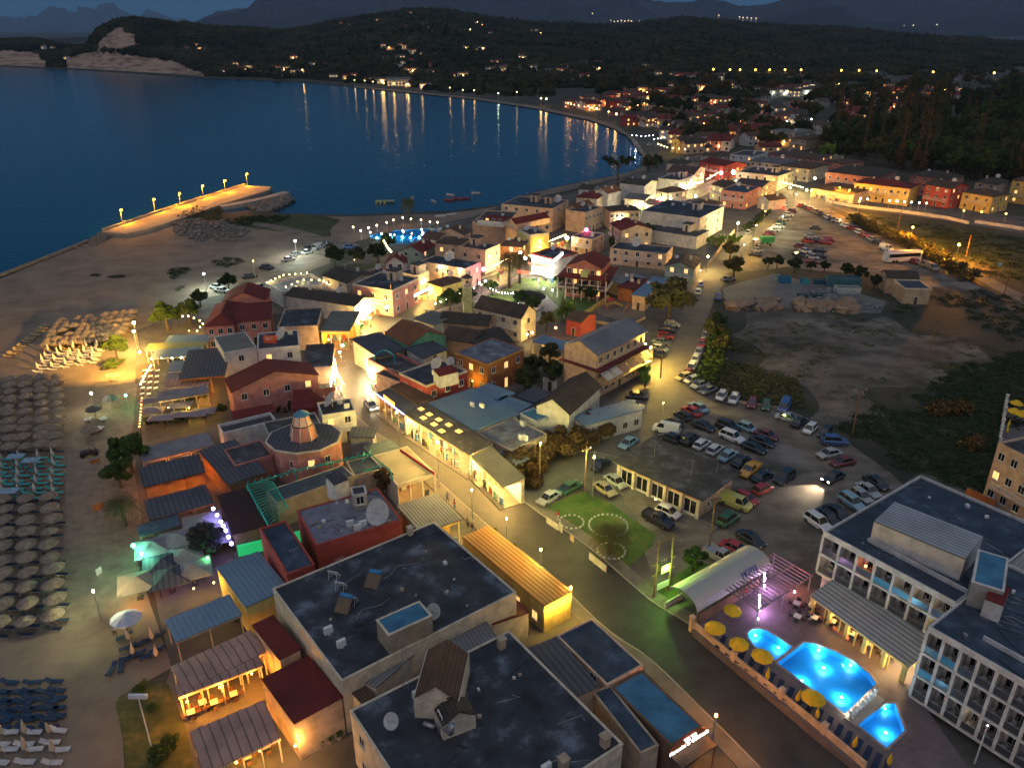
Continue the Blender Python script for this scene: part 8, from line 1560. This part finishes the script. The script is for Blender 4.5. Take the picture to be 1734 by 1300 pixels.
# ---------------- people
PB = {}
def person_mesh(pose):
    if pose in PB: return PB[pose]
    st = .16 if pose == 'walk' else .02; ar = .22 if pose == 'walk' else .06; kz = 0
    if pose == 'sit': J = [(0, 0, .5), (0, .02, .78), (0, .04, 1.02), (0, .04, 1.1), (0, .06, 1.24), (.1, -.02, .5), (.12, -.4, .5), (.12, -.42, .06), (.12, -.54, .04), (-.1, -.02, .5), (-.12, -.4, .5), (-.12, -.42, .06), (-.12, -.54, .04), (.19, .04, 1.0), (.24, -.04, .76), (.14, -.26, .72), (-.19, .04, 1.0), (-.24, -.04, .76), (-.14, -.26, .72)]
    else: J = [(0, 0, .92), (0, 0, 1.18), (0, .01, 1.42), (0, .01, 1.5), (0, -.01, 1.64), (.09, 0, .88), (.1, -st*.6, .48), (.1, -st, .07), (.1, -st-.13, .03), (-.09, 0, .88), (-.1, st*.6, .48), (-.1, st*1.2, .07), (-.1, st*1.2-.13, .03), (.19, .01, 1.4), (.24, ar*.5, 1.13), (.23, ar*.3-.08, .88), (-.19, .01, 1.4), (-.24, -ar*.4, 1.13), (-.23, -ar-.08, .9)]
    E = [(0, 1), (1, 2), (2, 3), (3, 4), (0, 5), (5, 6), (6, 7), (7, 8), (0, 9), (9, 10), (10, 11), (11, 12), (2, 13), (13, 14), (14, 15), (2, 16), (16, 17), (17, 18)]
    rad = [.14, .13, .15, .055, .11, .1, .065, .045, .045, .1, .065, .045, .045, .06, .045, .035, .06, .045, .035]
    me = bpy.data.meshes.new('body'); me.from_pydata(J, E, []); o = bpy.data.objects.new('tmp', me); COL.link(o); md = o.modifiers.new('s', 'SKIN'); md.use_smooth_shade = True
    for i, v in enumerate(me.skin_vertices[0].data): v.radius = (rad[i], rad[i]*.8); v.use_root = i == 0
    o.modifiers.new('sub', 'SUBSURF').levels = 1; dg = bpy.context.evaluated_depsgraph_get(); r = bpy.data.meshes.new_from_object(o.evaluated_get(dg)); bpy.data.objects.remove(o)
    for mm in ('skin', 'shirt', 'trousers'): pass
    r.materials.clear(); r.materials.append(mat('skin', (.35, .2, .13))); r.materials.append(mat('shirt_a', (.4, .4, .4))); r.materials.append(mat('trousers_a', (.05, .06, .09)))
    hz = .5 if pose == 'sit' else .93; top = 1.04 if pose == 'sit' else 1.46; mi = [0]*len(r.polygons)
    for i, f in enumerate(r.polygons):
        c = f.center; mi[i] = 1 if hz+.02 < c.z < top and (abs(c.x) < .23 or c.z > top-.32) else 2 if c.z <= hz+.02 and (c.z > .12) and not (abs(c.x) > .18 and pose != 'sit') else 0
    r.polygons.foreach_set('material_index', mi); h_ = MB(); hc = J[4]; h_.lathe([(.1, -.02), (.115, .05), (.07, .13), (.01, .15)], 8, (hc[0], hc[1]+.02, hc[2])); PB[pose] = (r, h_.me('hair', mat('hair_dark', (.02, .014, .01)), True)); return PB[pose]
SH = dict(white=(.5, .5, .5), black=(.02, .02, .02), red=(.4, .04, .03), blue=(.05, .12, .35), yellow=(.5, .35, .06), green=(.06, .2, .08), grey=(.2, .2, .21), pink=(.45, .18, .22))
def person(px, py, pose, shirt, trs, label, z=.17, a=0):
    r, h_ = person_mesh(pose); o = link('person', r, None, P(px, py, z), a); tag(o, label, 'person', 'people of the resort street')
    o.material_slots[1].link = 'OBJECT'; o.material_slots[1].material = mat('cloth_'+shirt, SH[shirt], None, 3); o.material_slots[2].link = 'OBJECT'; o.material_slots[2].material = mat('cloth_'+trs, SH[trs], None, 3); link('hair', h_, o)
PPL = [(699, 741, 'stand', 'black', 'black', 'in front of the skylight arcade, left of the pair'), (706, 741, 'walk', 'black', 'grey', 'of the pair in front of the arcade, left one'), (709, 744, 'walk', 'grey', 'black', 'of the pair in front of the arcade, right one'), (734, 752, 'stand', 'yellow', 'blue', 'by the goods racks of the skylight arcade'), (748, 770, 'walk', 'red', 'black', 'strolling near the bare tree at the arcade'),
 (757, 776, 'walk', 'white', 'black', 'walking at the middle of the arcade kerb'), (768, 782, 'stand', 'blue', 'grey', 'looking at goods near the arcade end'), (806, 812, 'walk', 'pink', 'white', 'under the grey awnings'), (820, 824, 'walk', 'black', 'blue', 'passing the arcade corner'), (660, 703, 'walk', 'white', 'blue', 'by the blue-edged tavern'), (672, 712, 'stand', 'red', 'white', 'in a bright top at the tavern tables'),
 (585, 622, 'walk', 'black', 'black', 'crossing the kerb on the outer bend'), (578, 612, 'stand', 'white', 'grey', 'near the cafe stalls on the bend'), (592, 592, 'walk', 'blue', 'black', 'walking along the glaring shop row'), (600, 585, 'walk', 'pink', 'black', 'window shopping on the outer bend'), (612, 571, 'walk', 'grey', 'blue', 'strolling up the bright pavement'), (628, 556, 'walk', 'white', 'black', 'by the white-lit shop fronts'),
 (645, 541, 'walk', 'red', 'grey', 'at the mouth of the bright street'), (792, 893, 'walk', 'grey', 'black', 'on the left pavement by the grey roofed cafe'), (770, 862, 'walk', 'red', 'blue', 'on the left pavement beside the green rail cafe'), (800, 902, 'stand', 'black', 'grey', 'standing by a planter on the left pavement'), (758, 850, 'walk', 'blue', 'black', 'walking away on the left pavement'), (640, 648, 'stand', 'pink', 'white', 'on the brilliant stall terrace'),
 (880, 470, 'walk', 'white', 'black', 'in the square below the palms'), (845, 478, 'walk', 'red', 'blue', 'at the edge of the park street'), (1378, 1043, 'stand', 'black', 'black', 'waiting at a pool terrace table'), (196, 1085-8, 'walk', 'white', 'black', 'on the path by the striped parasol'), (217, 1058, 'stand', 'red', 'black', 'above the striped parasol')]
for i, (px, py, ps, sh, tr_, lb) in enumerate(PPL): person(px, py, ps, sh, tr_, f'person in {sh} top {lb}', .17 if py < 1000 else (.5 if px > 1000 else .02), rnd.random()*6)
for i, (px, py, sh) in enumerate(((1372, 1054, 'white'), (1384, 1055, 'black'), (1402, 1060, 'grey'), (1414, 1062, 'black'), (1354, 1030, 'red'), (1437, 1083, 'blue'))): person(px, py, 'sit', sh, 'black', f'seated person in {sh} top at a pool terrace table, {ORD[i]} of six', .5, rnd.random()*6)
cnt = {}
for i in range(30):
    k = rnd.randint(int(len(main)*.3), len(main)-12); sd = rnd.choice((-1, 1)); q = offset(main, sd*(4.9+rnd.random()*1.2))[k]; cnt.setdefault('seaward' if sd > 0 else 'inland', []).append((k, q))
for nm, ls in cnt.items():
    for i, (k, q) in enumerate(sorted(ls, key=lambda t: t[0])):
        sh = rnd.choice(list(SH)); o = pix(q); person(o[0], o[1], 'walk', sh, rnd.choice(('black', 'blue', 'white', 'grey')), f'person in {sh} top on the {nm} main street pavement, {ORD[i]} from the near end', .17, rnd.random()*6)
# ---------------- poles, wires, boards, small things
def pole(label, px, py, h, arm=1.0, az=0, stay=0, tr_=False, name='utility_pole'):
    e = empty(name, P(px, py), az, label, 'utility pole'); MB().tube([(0, 0, 0), (0, 0, h)], [.15, .1], 7).ob('pole', M_timber, e)
    if arm:
        MB().box(-arm, arm, -.06, .06, h-.5, h-.38).ob('crossarm', M_timber, e)
        for x in (-arm*.9, 0, arm*.9): MB().lathe([(.05, 0), (.07, .1), (.03, .18)], 6, (x, 0, h-.38 if x else h)).ob('insulator', M_white, e)
    return e
pl_ = [('utility pole with crossarm alone in the dark field', 1443, 735, 9, 1.2, .2), ('tall utility pole beside the red car and arch canopy', 1200, 935, 9, 1.2, .5), ('utility pole at the corner of the lawn', 990, 833, 8, .9, .6), ('slim pole left of the dark hedge end', 913, 820, 7, 0, 0), ('thin pole at the upper car park end', 1406, 366, 8, .8, 0), ('utility pole by the steep street top', 1343, 335, 9, 1, 0), ('pole in the field by the orange hedge', 1520, 388, 7, 0, 0),
 ('pole near the blue road sign', 1700, 500, 10, 1.2, .2), ('short pole at the dusty yard end', 1635, 436, 7, 0, 0), ('tall pole on the street corner by the pink house', 665, 536, 8.5, 0, 0), ('pole on the outer bend by the cafe', 603, 566, 7, 0, 0), ('pole before the red neon cafe', 552, 620, 5, 0, 0), ('pole in front of the pink guesthouse', 428, 690, 7, 0, 0), ('pole by the round bush of the car park trees', 1118, 640, 7, .7, 0), ('pole in the pale dirt', 1574, 596, 8, 0, 0), ('pole of the vine covered plot', 1213, 420, 6, 0, 0), ('white pole by the pink flat house', 1236, 345, 7, 0, 0), ('tall pole in the park by the playground', 1023, 512, 8, .6, 0), ('park pole by the yellow-green tree', 951, 548, 7, 0, 0)]
for q in pl_: pole(*q)
# H-frame transformer with green lamp
c = P(1119, 1006); e = empty('transformer_poles', c, .55, 'double pole transformer frame lit green beside the main road', 'transformer pole')
for x in (-1.2, 1.2): MB().tube([(x, 0, 0), (x, 0, 9)], [.17, .11], 7).ob('pole', M_timber, e)
for z in (8.4, 5.2, 3.6): MB().box(-1.9, 1.9, -.08, .08, z, z+.16).ob('crossarm', M_timber, e)
m = MB(); m.box(-.7, .7, -.45, .45, 3.78, 5.0); m.ob('transformer', mat('transformer_m', (.2, .25, .12)), e)
for x in (-.4, 0, .4): MB().lathe([(.05, 5.0), (.09, 5.2), (.03, 5.5)], 6, (x, 0, 0)).ob('insulator', M_white, e)
MB().box(-1.0, 1.0, -.25, -.2, 1.2, 2.2).ob('notice_board', M_white, e); light(e, (0, -1.0, 4.4), (.45, 1, .12), 900, .1); globe(e, (0, -.75, 4.9), .1, (.5, 1, .2), 20)
wires = [((1119, 1006, 8.7), (1200, 935, 8.7)), ((1200, 935, 8.7), (990, 833, 7.7)), ((990, 833, 7.7), (913, 820, 6.9)), ((1119, 1006, 8.7), (744, 826, 7.8)), ((744, 826, 7.8), (676, 771, 7.8)), ((676, 771, 7.8), (603, 566, 6.8)), ((1443, 735, 8.6), (1574, 596, 7.8)), ((990, 833, 7.7), (1138, 830, 6.5))]
for i, (a, c) in enumerate(wires):
    p, q = P(a[0], a[1]), P(c[0], c[1]); p.z, q.z = a[2], c[2]; m = MB(); m.tube([p.lerp(q, t/10)-Vector((0, 0, 1.2*math.sin(PI*t/10))) for t in range(11)], .022, 4)
    tag(m.ob('overhead_wire', M_dark), ['thin wire from the transformer frame to the pole by the red car', 'wire crossing above the office forecourt', 'short wire over the mouth of the side street', 'long wire above the main road', 'wire along the arcade side of the road', 'wire following the bend of the main street', 'wire over the dark field', 'wire ending on the office roof'][i], 'wire')
def board(label, a, c, z0, z1, txt=None, legs=2, col='white'):
    p, q = P(*a), P(*c); dd = q-p; e = empty('notice_board', p, math.atan2(dd.y, dd.x), label, 'notice board'); L = dd.length; MB().box(0, L, -.04, .04, z0, z1).ob('panel', wm(col), e)
    for i in range(legs): x = L*(i+.5)/legs; MB().tube([(x, .05, 0), (x, .05, z1)], .05, 5).ob('leg', M_timber, e)
board('weathered white board at the left end of the lawn kerb', (925, 890), (945, 904), .6, 1.6); board('small white board right beside the weathered one', (946, 903), (952, 908), .6, 1.9, legs=1); board('small pinkish sign in the middle of the lawn kerb', (965, 922), (971, 927), .9, 1.8, legs=1, col='peach'); board('long white board at the right end of the lawn kerb', (997, 952), (1026, 975), .6, 1.7)
board('orange framed menu board on the beach path', (160, 872), (178, 864), .6, 1.6, col='orange'); board('orange topped stand by the parked scooter on the beach path', (156, 792), (172, 786), .7, 1.3, col='orange'); board('pink banner beam on posts by the lamp-lit tables', (182, 653), (206, 650), 1.8, 2.4, col='peach'); board('pale price board at the foot of the beach path', (165, 978), (174, 972), .3, 1.3); board('blue road sign by the field road', (1686, 462), (1694, 462), 2, 3, legs=1, col='blue')
e = lamp('white floodlight mast leaning over the terrace lawn', 256, 1262, 6.5, (1, .9, .6), 1, .05, name='floodlight_mast', metal=M_white); MB().box(-.9, .9, -.15, .15, 6.5, 6.95).ob('lamp_box', M_white, e)
lamp('white flag mast with dark base below the pool terrace', 1650, 1292, 5, (1, 1, 1), 1, .05, name='flag_mast', metal=M_white)
# stone rings on the lawn
for i, (px, py, rx_) in enumerate(((968, 884, 1.75), (1030, 890, 2.8), (1035, 933, 1.9))):
    c = P(px, py, .05); e = empty('stone_ring', c, 0, ['small left ring of white stones on the lawn', 'large ring of white stones on the lawn', 'ring of white stones around the squat palm'][i], 'stone ring'); n_ = int(rx_*9)
    for k in range(n_): a = 2*PI*k/n_; MB().cbox((0, 0, .1), (.36, .24, .22)).ob('stone', mat('stone_white', (.5, .5, .46), (.35, .35, .32), 3), e, loc=(rx_*math.cos(a), rx_*math.sin(a), 0), rz=a+PI/2+rnd.uniform(-.1, .1))
# planters and bins, kiosk and quad on the beach path
for i, (px, py) in enumerate(((545, 1262), (560, 1257), (575, 1250), (838, 905), (870, 932), (902, 962), (930, 990), (955, 1008), (770, 880))):
    e = empty('planter', P(px, py, .17 if py < 1100 else 0), 0, f'{ORD[i]} plant tub counted from the flowerpot corner up the pavement', 'planter', 'plant tubs'); MB().lathe([(.3, 0), (.4, .5), (.42, .52), (.36, .5)], 10).ob('tub', wm('tan'), e); V, Q = leafcloud(260, [(0, 0, .8, .4)], .09, rg); link('plant', npmesh('plant', V, Q, lm('green')), e)
for i, (px, py) in enumerate(((157, 735), (176, 714), (150, 715), (170, 730))):
    p = P(px, py); e = empty('kiosk_table', p, i, f'pale camping table of the beach kiosk, {ORD[i]}', 'table', 'kiosk tables'); link('table_top', ME_tt, e, sc=(1.6, 1.6, 1)); link('table_leg', ME_tl, e)
parasol(P(155, 745), 'open brown parasol beside the dark quad on the beach path', None, STRAW); parasol(P(190, 690), 'open dark parasol behind the beach kiosk tables', None, can('darkgrey', (.08, .08, .09), None, 8)); parasol(P(163, 708), 'dull grey parasol under the kiosk lamp', None, can('darkgrey', (.08, .08, .09), None, 8))
p = P(152, 771); e = empty('utility_buggy', p, .5, 'dark open beach buggy parked on the walkway', 'buggy'); m = MB(); m.box(-1.4, 1.4, -.6, .6, .4, .7); m.box(-1.3, -.1, -.55, .55, .7, 1.0); m.tube([(-.1, -.55, .7), (.1, -.5, 1.7), (.9, -.5, 1.7), (1.1, -.55, .7)], .04, 5); m.tube([(-.1, .55, .7), (.1, .5, 1.7), (.9, .5, 1.7), (1.1, .55, .7)], .04, 5); m.box(.1, .5, -.5, .5, .7, 1.0); m.ob('body', M_dark, e)
for x in (-1, 1):
    for y in (-.6, .6): t_ = link('wheel', ME_tyre, e, (x, y, .32)); t_.rotation_euler = (PI/2, 0, 0)
# driving cars with lamps on
c1 = car(628, 690, 16, 20, 's', 'silver', on=True); tag(c1, 'silver saloon driving down the bend with headlights on', 'car', 'cars of the parking places')
c2 = car(1326, 352, 8, -10, 's', 'red', on=True); tag(c2, 'red saloon driving into the junction with tail lamps on', 'car', 'cars of the parking places')
for s in (-1, 1): light(c1, (2.5, s*.5, .6), (1, .85, .6), 60); light(c2, (-2.5, s*.5, .6), (1, .05, .03), 200)
# resort pool park with slide
ZP = .3
for lb, q, n_ in (('bright blue pool of the pool park', [(648, 403), (668, 390), (712, 388), (722, 396), (716, 405), (690, 412), (660, 411)], 4), ('green-lit side pool of the pool park', [(712, 387), (735, 388), (744, 393), (728, 397), (718, 393)], 1), ('small left pool of the pool park', [(626, 400), (646, 392), (652, 398), (640, 406)], 1)):
    lp = [P(x, y, .5) for x, y in q]; swim(lb, lp, [(sum(v[0] for v in q)/len(q)+dx, sum(v[1] for v in q)/len(q)) for dx in np.linspace(-22, 22, n_)] if n_ > 1 else [(q[0][0]+12, q[0][1]+1)], 330, z=.5, col=(.4, .8, 1) if 'green' not in lb else (.3, 1, .7))
# right hand pool strip
sheet('right_pool_deck', [(1702, 690), (1800, 690), (1900, 860), (1685, 870)], MATS['deck'], .06)
for i, (px, py, op) in enumerate(((1716, 690, 1), (1712, 705, 1), (1728, 712, 1), (1704, 722, 0), (1703, 733, 0))): parasol(P(px, py+8), ['topmost open yellow parasol of the right hand terrace', 'left open yellow parasol of the right hand terrace', 'right open yellow parasol of the right hand terrace', 'upper furled yellow parasol of the right hand terrace', 'lower furled yellow parasol of the right hand terrace'][i], 'yellow parasols of the right hand terrace', YO if op else furled('yellow', (.6, .38, .02)), not op)
swim('sliver of turquoise pool at the right edge', [P(*q, .3) for q in ((1724, 755), (1760, 742), (1790, 750), (1760, 775))], [(1745, 757)], 60, z=.3)
# ---------------- houses of the slopes and the plain, with their lights
HM = {}
def small_house(p, w, d, h, wall, rf, label, grp, lit, a=0, two=False):
    k = (round(w), round(d), round(h), wall)
    if k not in HM:
        w_, d_, h_ = k[:3]; m = MB(); m.box(-w_/2, w_/2, -d_/2, d_/2, -3, h_); m.add([(-w_/2, -d_/2, h_), (-w_/2, d_/2, h_), (-w_/2, 0, h_+d_*.22), (w_/2, -d_/2, h_), (w_/2, d_/2, h_), (w_/2, 0, h_+d_*.22)], [(1, 0, 2), (3, 4, 5)]); HM[k] = (m.me('wall', wm(wall)), gable_roof(w_, d_, h_, d_*.22, .4).me('roof', rm('browntile')))
    e = empty('hillside_house' if 'hill' in grp or 'slope' in grp else 'plain_house', p, a, label, 'house', grp); link('wall', HM[k][0], e); link('roof', HM[k][1], e, mat=rm(rf)); n_ = max(2, int(k[0]/4))
    for f in range(2 if k[2] > 5 else 1):
        for i in range(n_): link('window', ME_paneL if rnd.random() < lit else ME_pane, e, ((i+.5)/n_*k[0]-k[0]/2, -k[1]/2-.02, .8+3*f), 0, (1.3, 1, 1.1))
    return e
WN = dict(tan='tan', white='white', cream='cream', peach='peach', pink='pink', redp='red', mint='pale green', grey='grey', rose='rose')
RN = dict(browntile='brown', redtile='red', darktile='dark', greytile='grey')
def cluster(where_, grp, pts, hill, w=(9, 14), lit=.5, walls='white white cream peach pink', rfs='browntile darktile redtile', h=(3, 6), glowp=.35, gcol=None, gr=.8):
    if len(pts) > 10: pts = pts+[(x+rnd.randint(-14, 14), y+rnd.randint(-3, 3)) for x, y in pts[::2]]
    walls = walls.split(); rfs = rfs.split(); GRP = {}
    for px, py in pts:
        p = PT(px, py) if hill else P(px, py)
        if p is None: continue
        wl, rf = rnd.choice(walls), rnd.choice(rfs); e = small_house(p, rnd.choice((w[0], w[1])), 8, rnd.choice(h), wl, rf, None, grp, lit, rnd.uniform(-.5, .5)); GRP.setdefault((wl, rf), []).append((px, e))
        if rnd.random() < glowp: v = (rnd.uniform(-4, 4), -5.5, 3.2); globe(e, v, gr, gcol or rnd.choice((WARM, YEL, ORG, YEL)), 14, 'porch_lamp'); light(e, (v[0], v[1]-gr-.3, v[2]), gcol or WARM, 600, .5)
    for (wl, rf), ls in GRP.items():
        for i, (px, e) in enumerate(sorted(ls, key=lambda t: t[0])): e['label'] = f'{WN[wl]} house with {RN[rf]} roof {where_}'+('' if len(ls) == 1 else f', {ORD[i]} such from the left')
def pp(s): v = [int(x) for x in s.split()]; return list(zip(v[::2], v[1::2]))
cluster('on the cliff headland', 'houses of the cliff headland', pp('75 84 89 82 99 81 114 100 108 105 141 81 317 88 333 81 340 88 348 91 344 56'), True, (7, 9), glowp=.5, gr=.7)
cluster('on the western shore', 'houses of the western shore slope', pp('385 119 400 114 410 122 421 119 457 120 446 129 479 123 486 121 500 127 517 123 550 114 531 111 428 93 498 103 388 121 470 130 440 126 565 131'), True, (8, 12), glowp=.45, h=(3, 3, 6), gr=.7)
cluster('high on the hill', 'houses high on the hill', pp('458 52 470 54 543 40 578 43 593 49 590 68 641 38 595 47 615 55 627 67 681 50 712 23 704 24 720 24 736 55 779 55 802 44 814 44 820 46 792 54 835 62 846 59 850 62 866 50 882 47 908 55 902 56 947 57 720 46'), True, (9, 12), glowp=.5, gr=.8)
cluster('midway up the slope', 'houses of the middle slope', pp('661 84 698 92 716 94 737 97 686 85 735 77 789 86 805 90 829 84 679 102 695 110 675 114 652 101 733 112 702 124 717 124 690 125 730 125 773 131 837 111 828 124 858 119 877 117 901 120 885 102 930 127 941 117 965 124 987 113 1013 113 1017 120 1000 119 989 136 963 142 1105 115 1114 131 1141 129 975 126 950 125 845 122'), True, (9, 13), glowp=.5, gr=.8)
cluster('on the far beach', 'houses of the far beach front', pp('586 136 608 134 622 137 632 141 648 142 690 147 721 151 600 133 640 136'), False, (9, 12), lit=.8, glowp=.8, gcol=(1, .7, .3), gr=.9)
small_house(P(676, 146), 28, 10, 8, 'cream', 'greytile', 'long lit beach hotel on the far western shore', 'houses of the far beach front', .95)
cluster('in the shore village', 'houses of the shore village', pp('965 181 985 184 1003 188 1022 180 1040 183 1045 175 1062 178 1080 172 1048 160 1068 158 1090 158 1102 165 1120 162 1132 152 1145 160 1060 168 1085 180 1100 186 1118 190 1134 182 1148 175 1040 195 1062 198 1090 200 1075 212 1100 214 1128 215 1150 222 1165 228 1148 214 1172 190 1180 178 1196 216 1210 226 1190 232 1215 210 1160 200 1030 172 995 176 978 176'), False, (9, 14), lit=.5, glowp=.4, gr=.5, walls='white pink peach cream white redp', gcol=None)
def inner(n, poly):
    o = []
    while len(o) < n:
        q = (rnd.randint(960, 1640), rnd.randint(146, 258))
        if inpoly(q[0], q[1], poly) and all(abs(q[0]-v[0])+2.2*abs(q[1]-v[1]) > 13 for v in o): o.append(q)
    return o
cluster('between shore and wood', 'houses between shore and wood', inner(84, [(1000, 178), (1060, 156), (1190, 150), (1230, 170), (1300, 180), (1390, 240), (1380, 256), (1180, 258), (1120, 232), (1080, 206)]), False, (8, 13), lit=.5, glowp=.3, gr=.5, walls='white pink peach cream white tan')
cluster('on the dark plain', 'houses of the dark plain', inner(30, [(1240, 150), (1600, 148), (1640, 170), (1420, 195), (1290, 176)]), False, (8, 13), lit=.3, glowp=.3, gr=.7, walls='white pink peach grey')
cluster('near the inland hotel', 'houses around the inland hotel', pp('1222 193 1265 208 1252 207 1240 228 1255 236 1270 232 1333 206 1354 204 1457 197 1477 190 1503 186 1421 174 1388 226 1230 214 1285 214 1440 200 1488 182'), False, (9, 14), lit=.2, glowp=.15, walls='white mint cream pink', gr=.5)
cluster('in the white housing rows', 'houses of the white housing rows', pp('1253 153 1262 158 1270 159 1283 159 1292 160 1301 160 1312 160 1245 150 1335 158 1348 155 1358 153 1368 152 1360 162 1345 164 1325 162 1376 158'), False, (10, 12), lit=.6, walls='white white grey', glowp=.4, gcol=WHI, gr=.6, h=(6,))
cluster('in the orange-lit hamlet', 'houses of the orange-lit hamlet', pp('1450 158 1466 155 1480 152 1496 152 1510 154 1528 155 1545 153 1563 155 1575 158 1532 167 1545 168 1556 173 1568 166 1590 157 1440 160 1520 160'), False, (10, 13), lit=.4, walls='pink peach white rose', glowp=.55, gcol=ORG, gr=.8)
cluster('along the far road', 'houses of the far road', pp('1167 103 1163 104 1158 133 1175 135 1192 130 1150 134 1215 134 1228 132 1289 87 1435 93 1443 91 1465 88 1478 88 1490 88 1505 89 1515 89 1553 78 1540 77 1549 88 1502 79 1565 77 1480 93'), False, (10, 15), lit=.5, glowp=.4, gr=1)
for i, (px, py) in enumerate(pp('1207 126 1235 127 1252 127 1278 127 1302 127 1328 127 1355 127 1423 128 1453 128 1483 129 1578 131 1615 131 1681 133 1719 134')):
    c = (.5, .4, 1) if i == 11 else SOD; lamp(f'{ORD[i]} tall lamp of the far road from the left', px, py+2, 7, c, 9000, 1.3, s=14, group='tall lamps of the far road', pr=.3)
for i, (px, py) in enumerate(pp('586 141 601 144 618 145 632 147 650 150 667 151 688 152 762 158 784 162 803 163 844 168 875 166 916 178 925 179 962 186 996 192 1010 197 1030 202 1043 207')):
    big = i in (4, 5, 12, 13, 16, 18); lamp(f'{ORD[i]} shore lamp of the bay from the far end', px, py, 5, (1, .62, .22) if i != 10 else (.8, 1, .7), 1800 if big else 500, .7 if big else .45, s=16, group='shore lamps of the bay', pr=.15)
# villages far below the mountains
k = 0
for s in ('961 27 980 25 987 24 1003 24 989 37 1008 37 1014 36 1020 38 1028 37 1034 36 1040 38 1046 37 1052 36 1058 37 1064 36 1069 37 1083 37 1090 39', '1217 27 1252 30 1258 31 1265 31 1272 32 1280 32 1307 31 1321 29 1297 43 1305 43 1314 44 1324 44 1342 40 1350 41 1358 42 1366 43 1374 43 1382 44 1392 44 1404 45 1456 46', '1487 46 1494 45 1501 44 1508 45 1515 46 1522 44 1530 45 1538 46 1546 44 1586 43 1712 28 1720 29 1728 30 1730 28'):
    for px, py in pp(s):
        p = P(px, py, 0) if py > 60 else None; u = (px-867)/FL; v = (py-650)/FL; t = 7600/(CT-v*ST); q = Vector((u*t, 7600, CH-(ST+v*CT)*t))
        e = empty('village_house', q, 0, f'tiny lit house of the mountain villages, number {k+1} from the left' if 0 else 'tiny lit house in the villages below the far mountains', 'house', 'lit houses of the mountain villages'); MB().box(-7, 7, -5, 5, -60, 7).ob('wall', wm('cream'), e); globe(e, (0, -7, 4), 4.5, (1, .72, .4), 2.2, 'lamp'); k += 1
# ---------------- evening air
hb_ = MB().box(-29000, 33000, -190, 31000, -5.2, 1500).ob('haze', newmat('haze_air')[0]); tag(hb_, kind='stuff', label='blue evening haze over the bay and the mountains')
n = hb_.data.materials[0].node_tree.nodes; l = hb_.data.materials[0].node_tree.links; n.remove(n['Principled BSDF']); v = n.new('ShaderNodeVolumePrincipled')
v.inputs['Density'].default_value = .000034; v.inputs['Color'].default_value = (.42, .68, 1, 1); v.inputs['Anisotropy'].default_value = 0; l.new(v.outputs[0], n['Material Output'].inputs['Volume'])
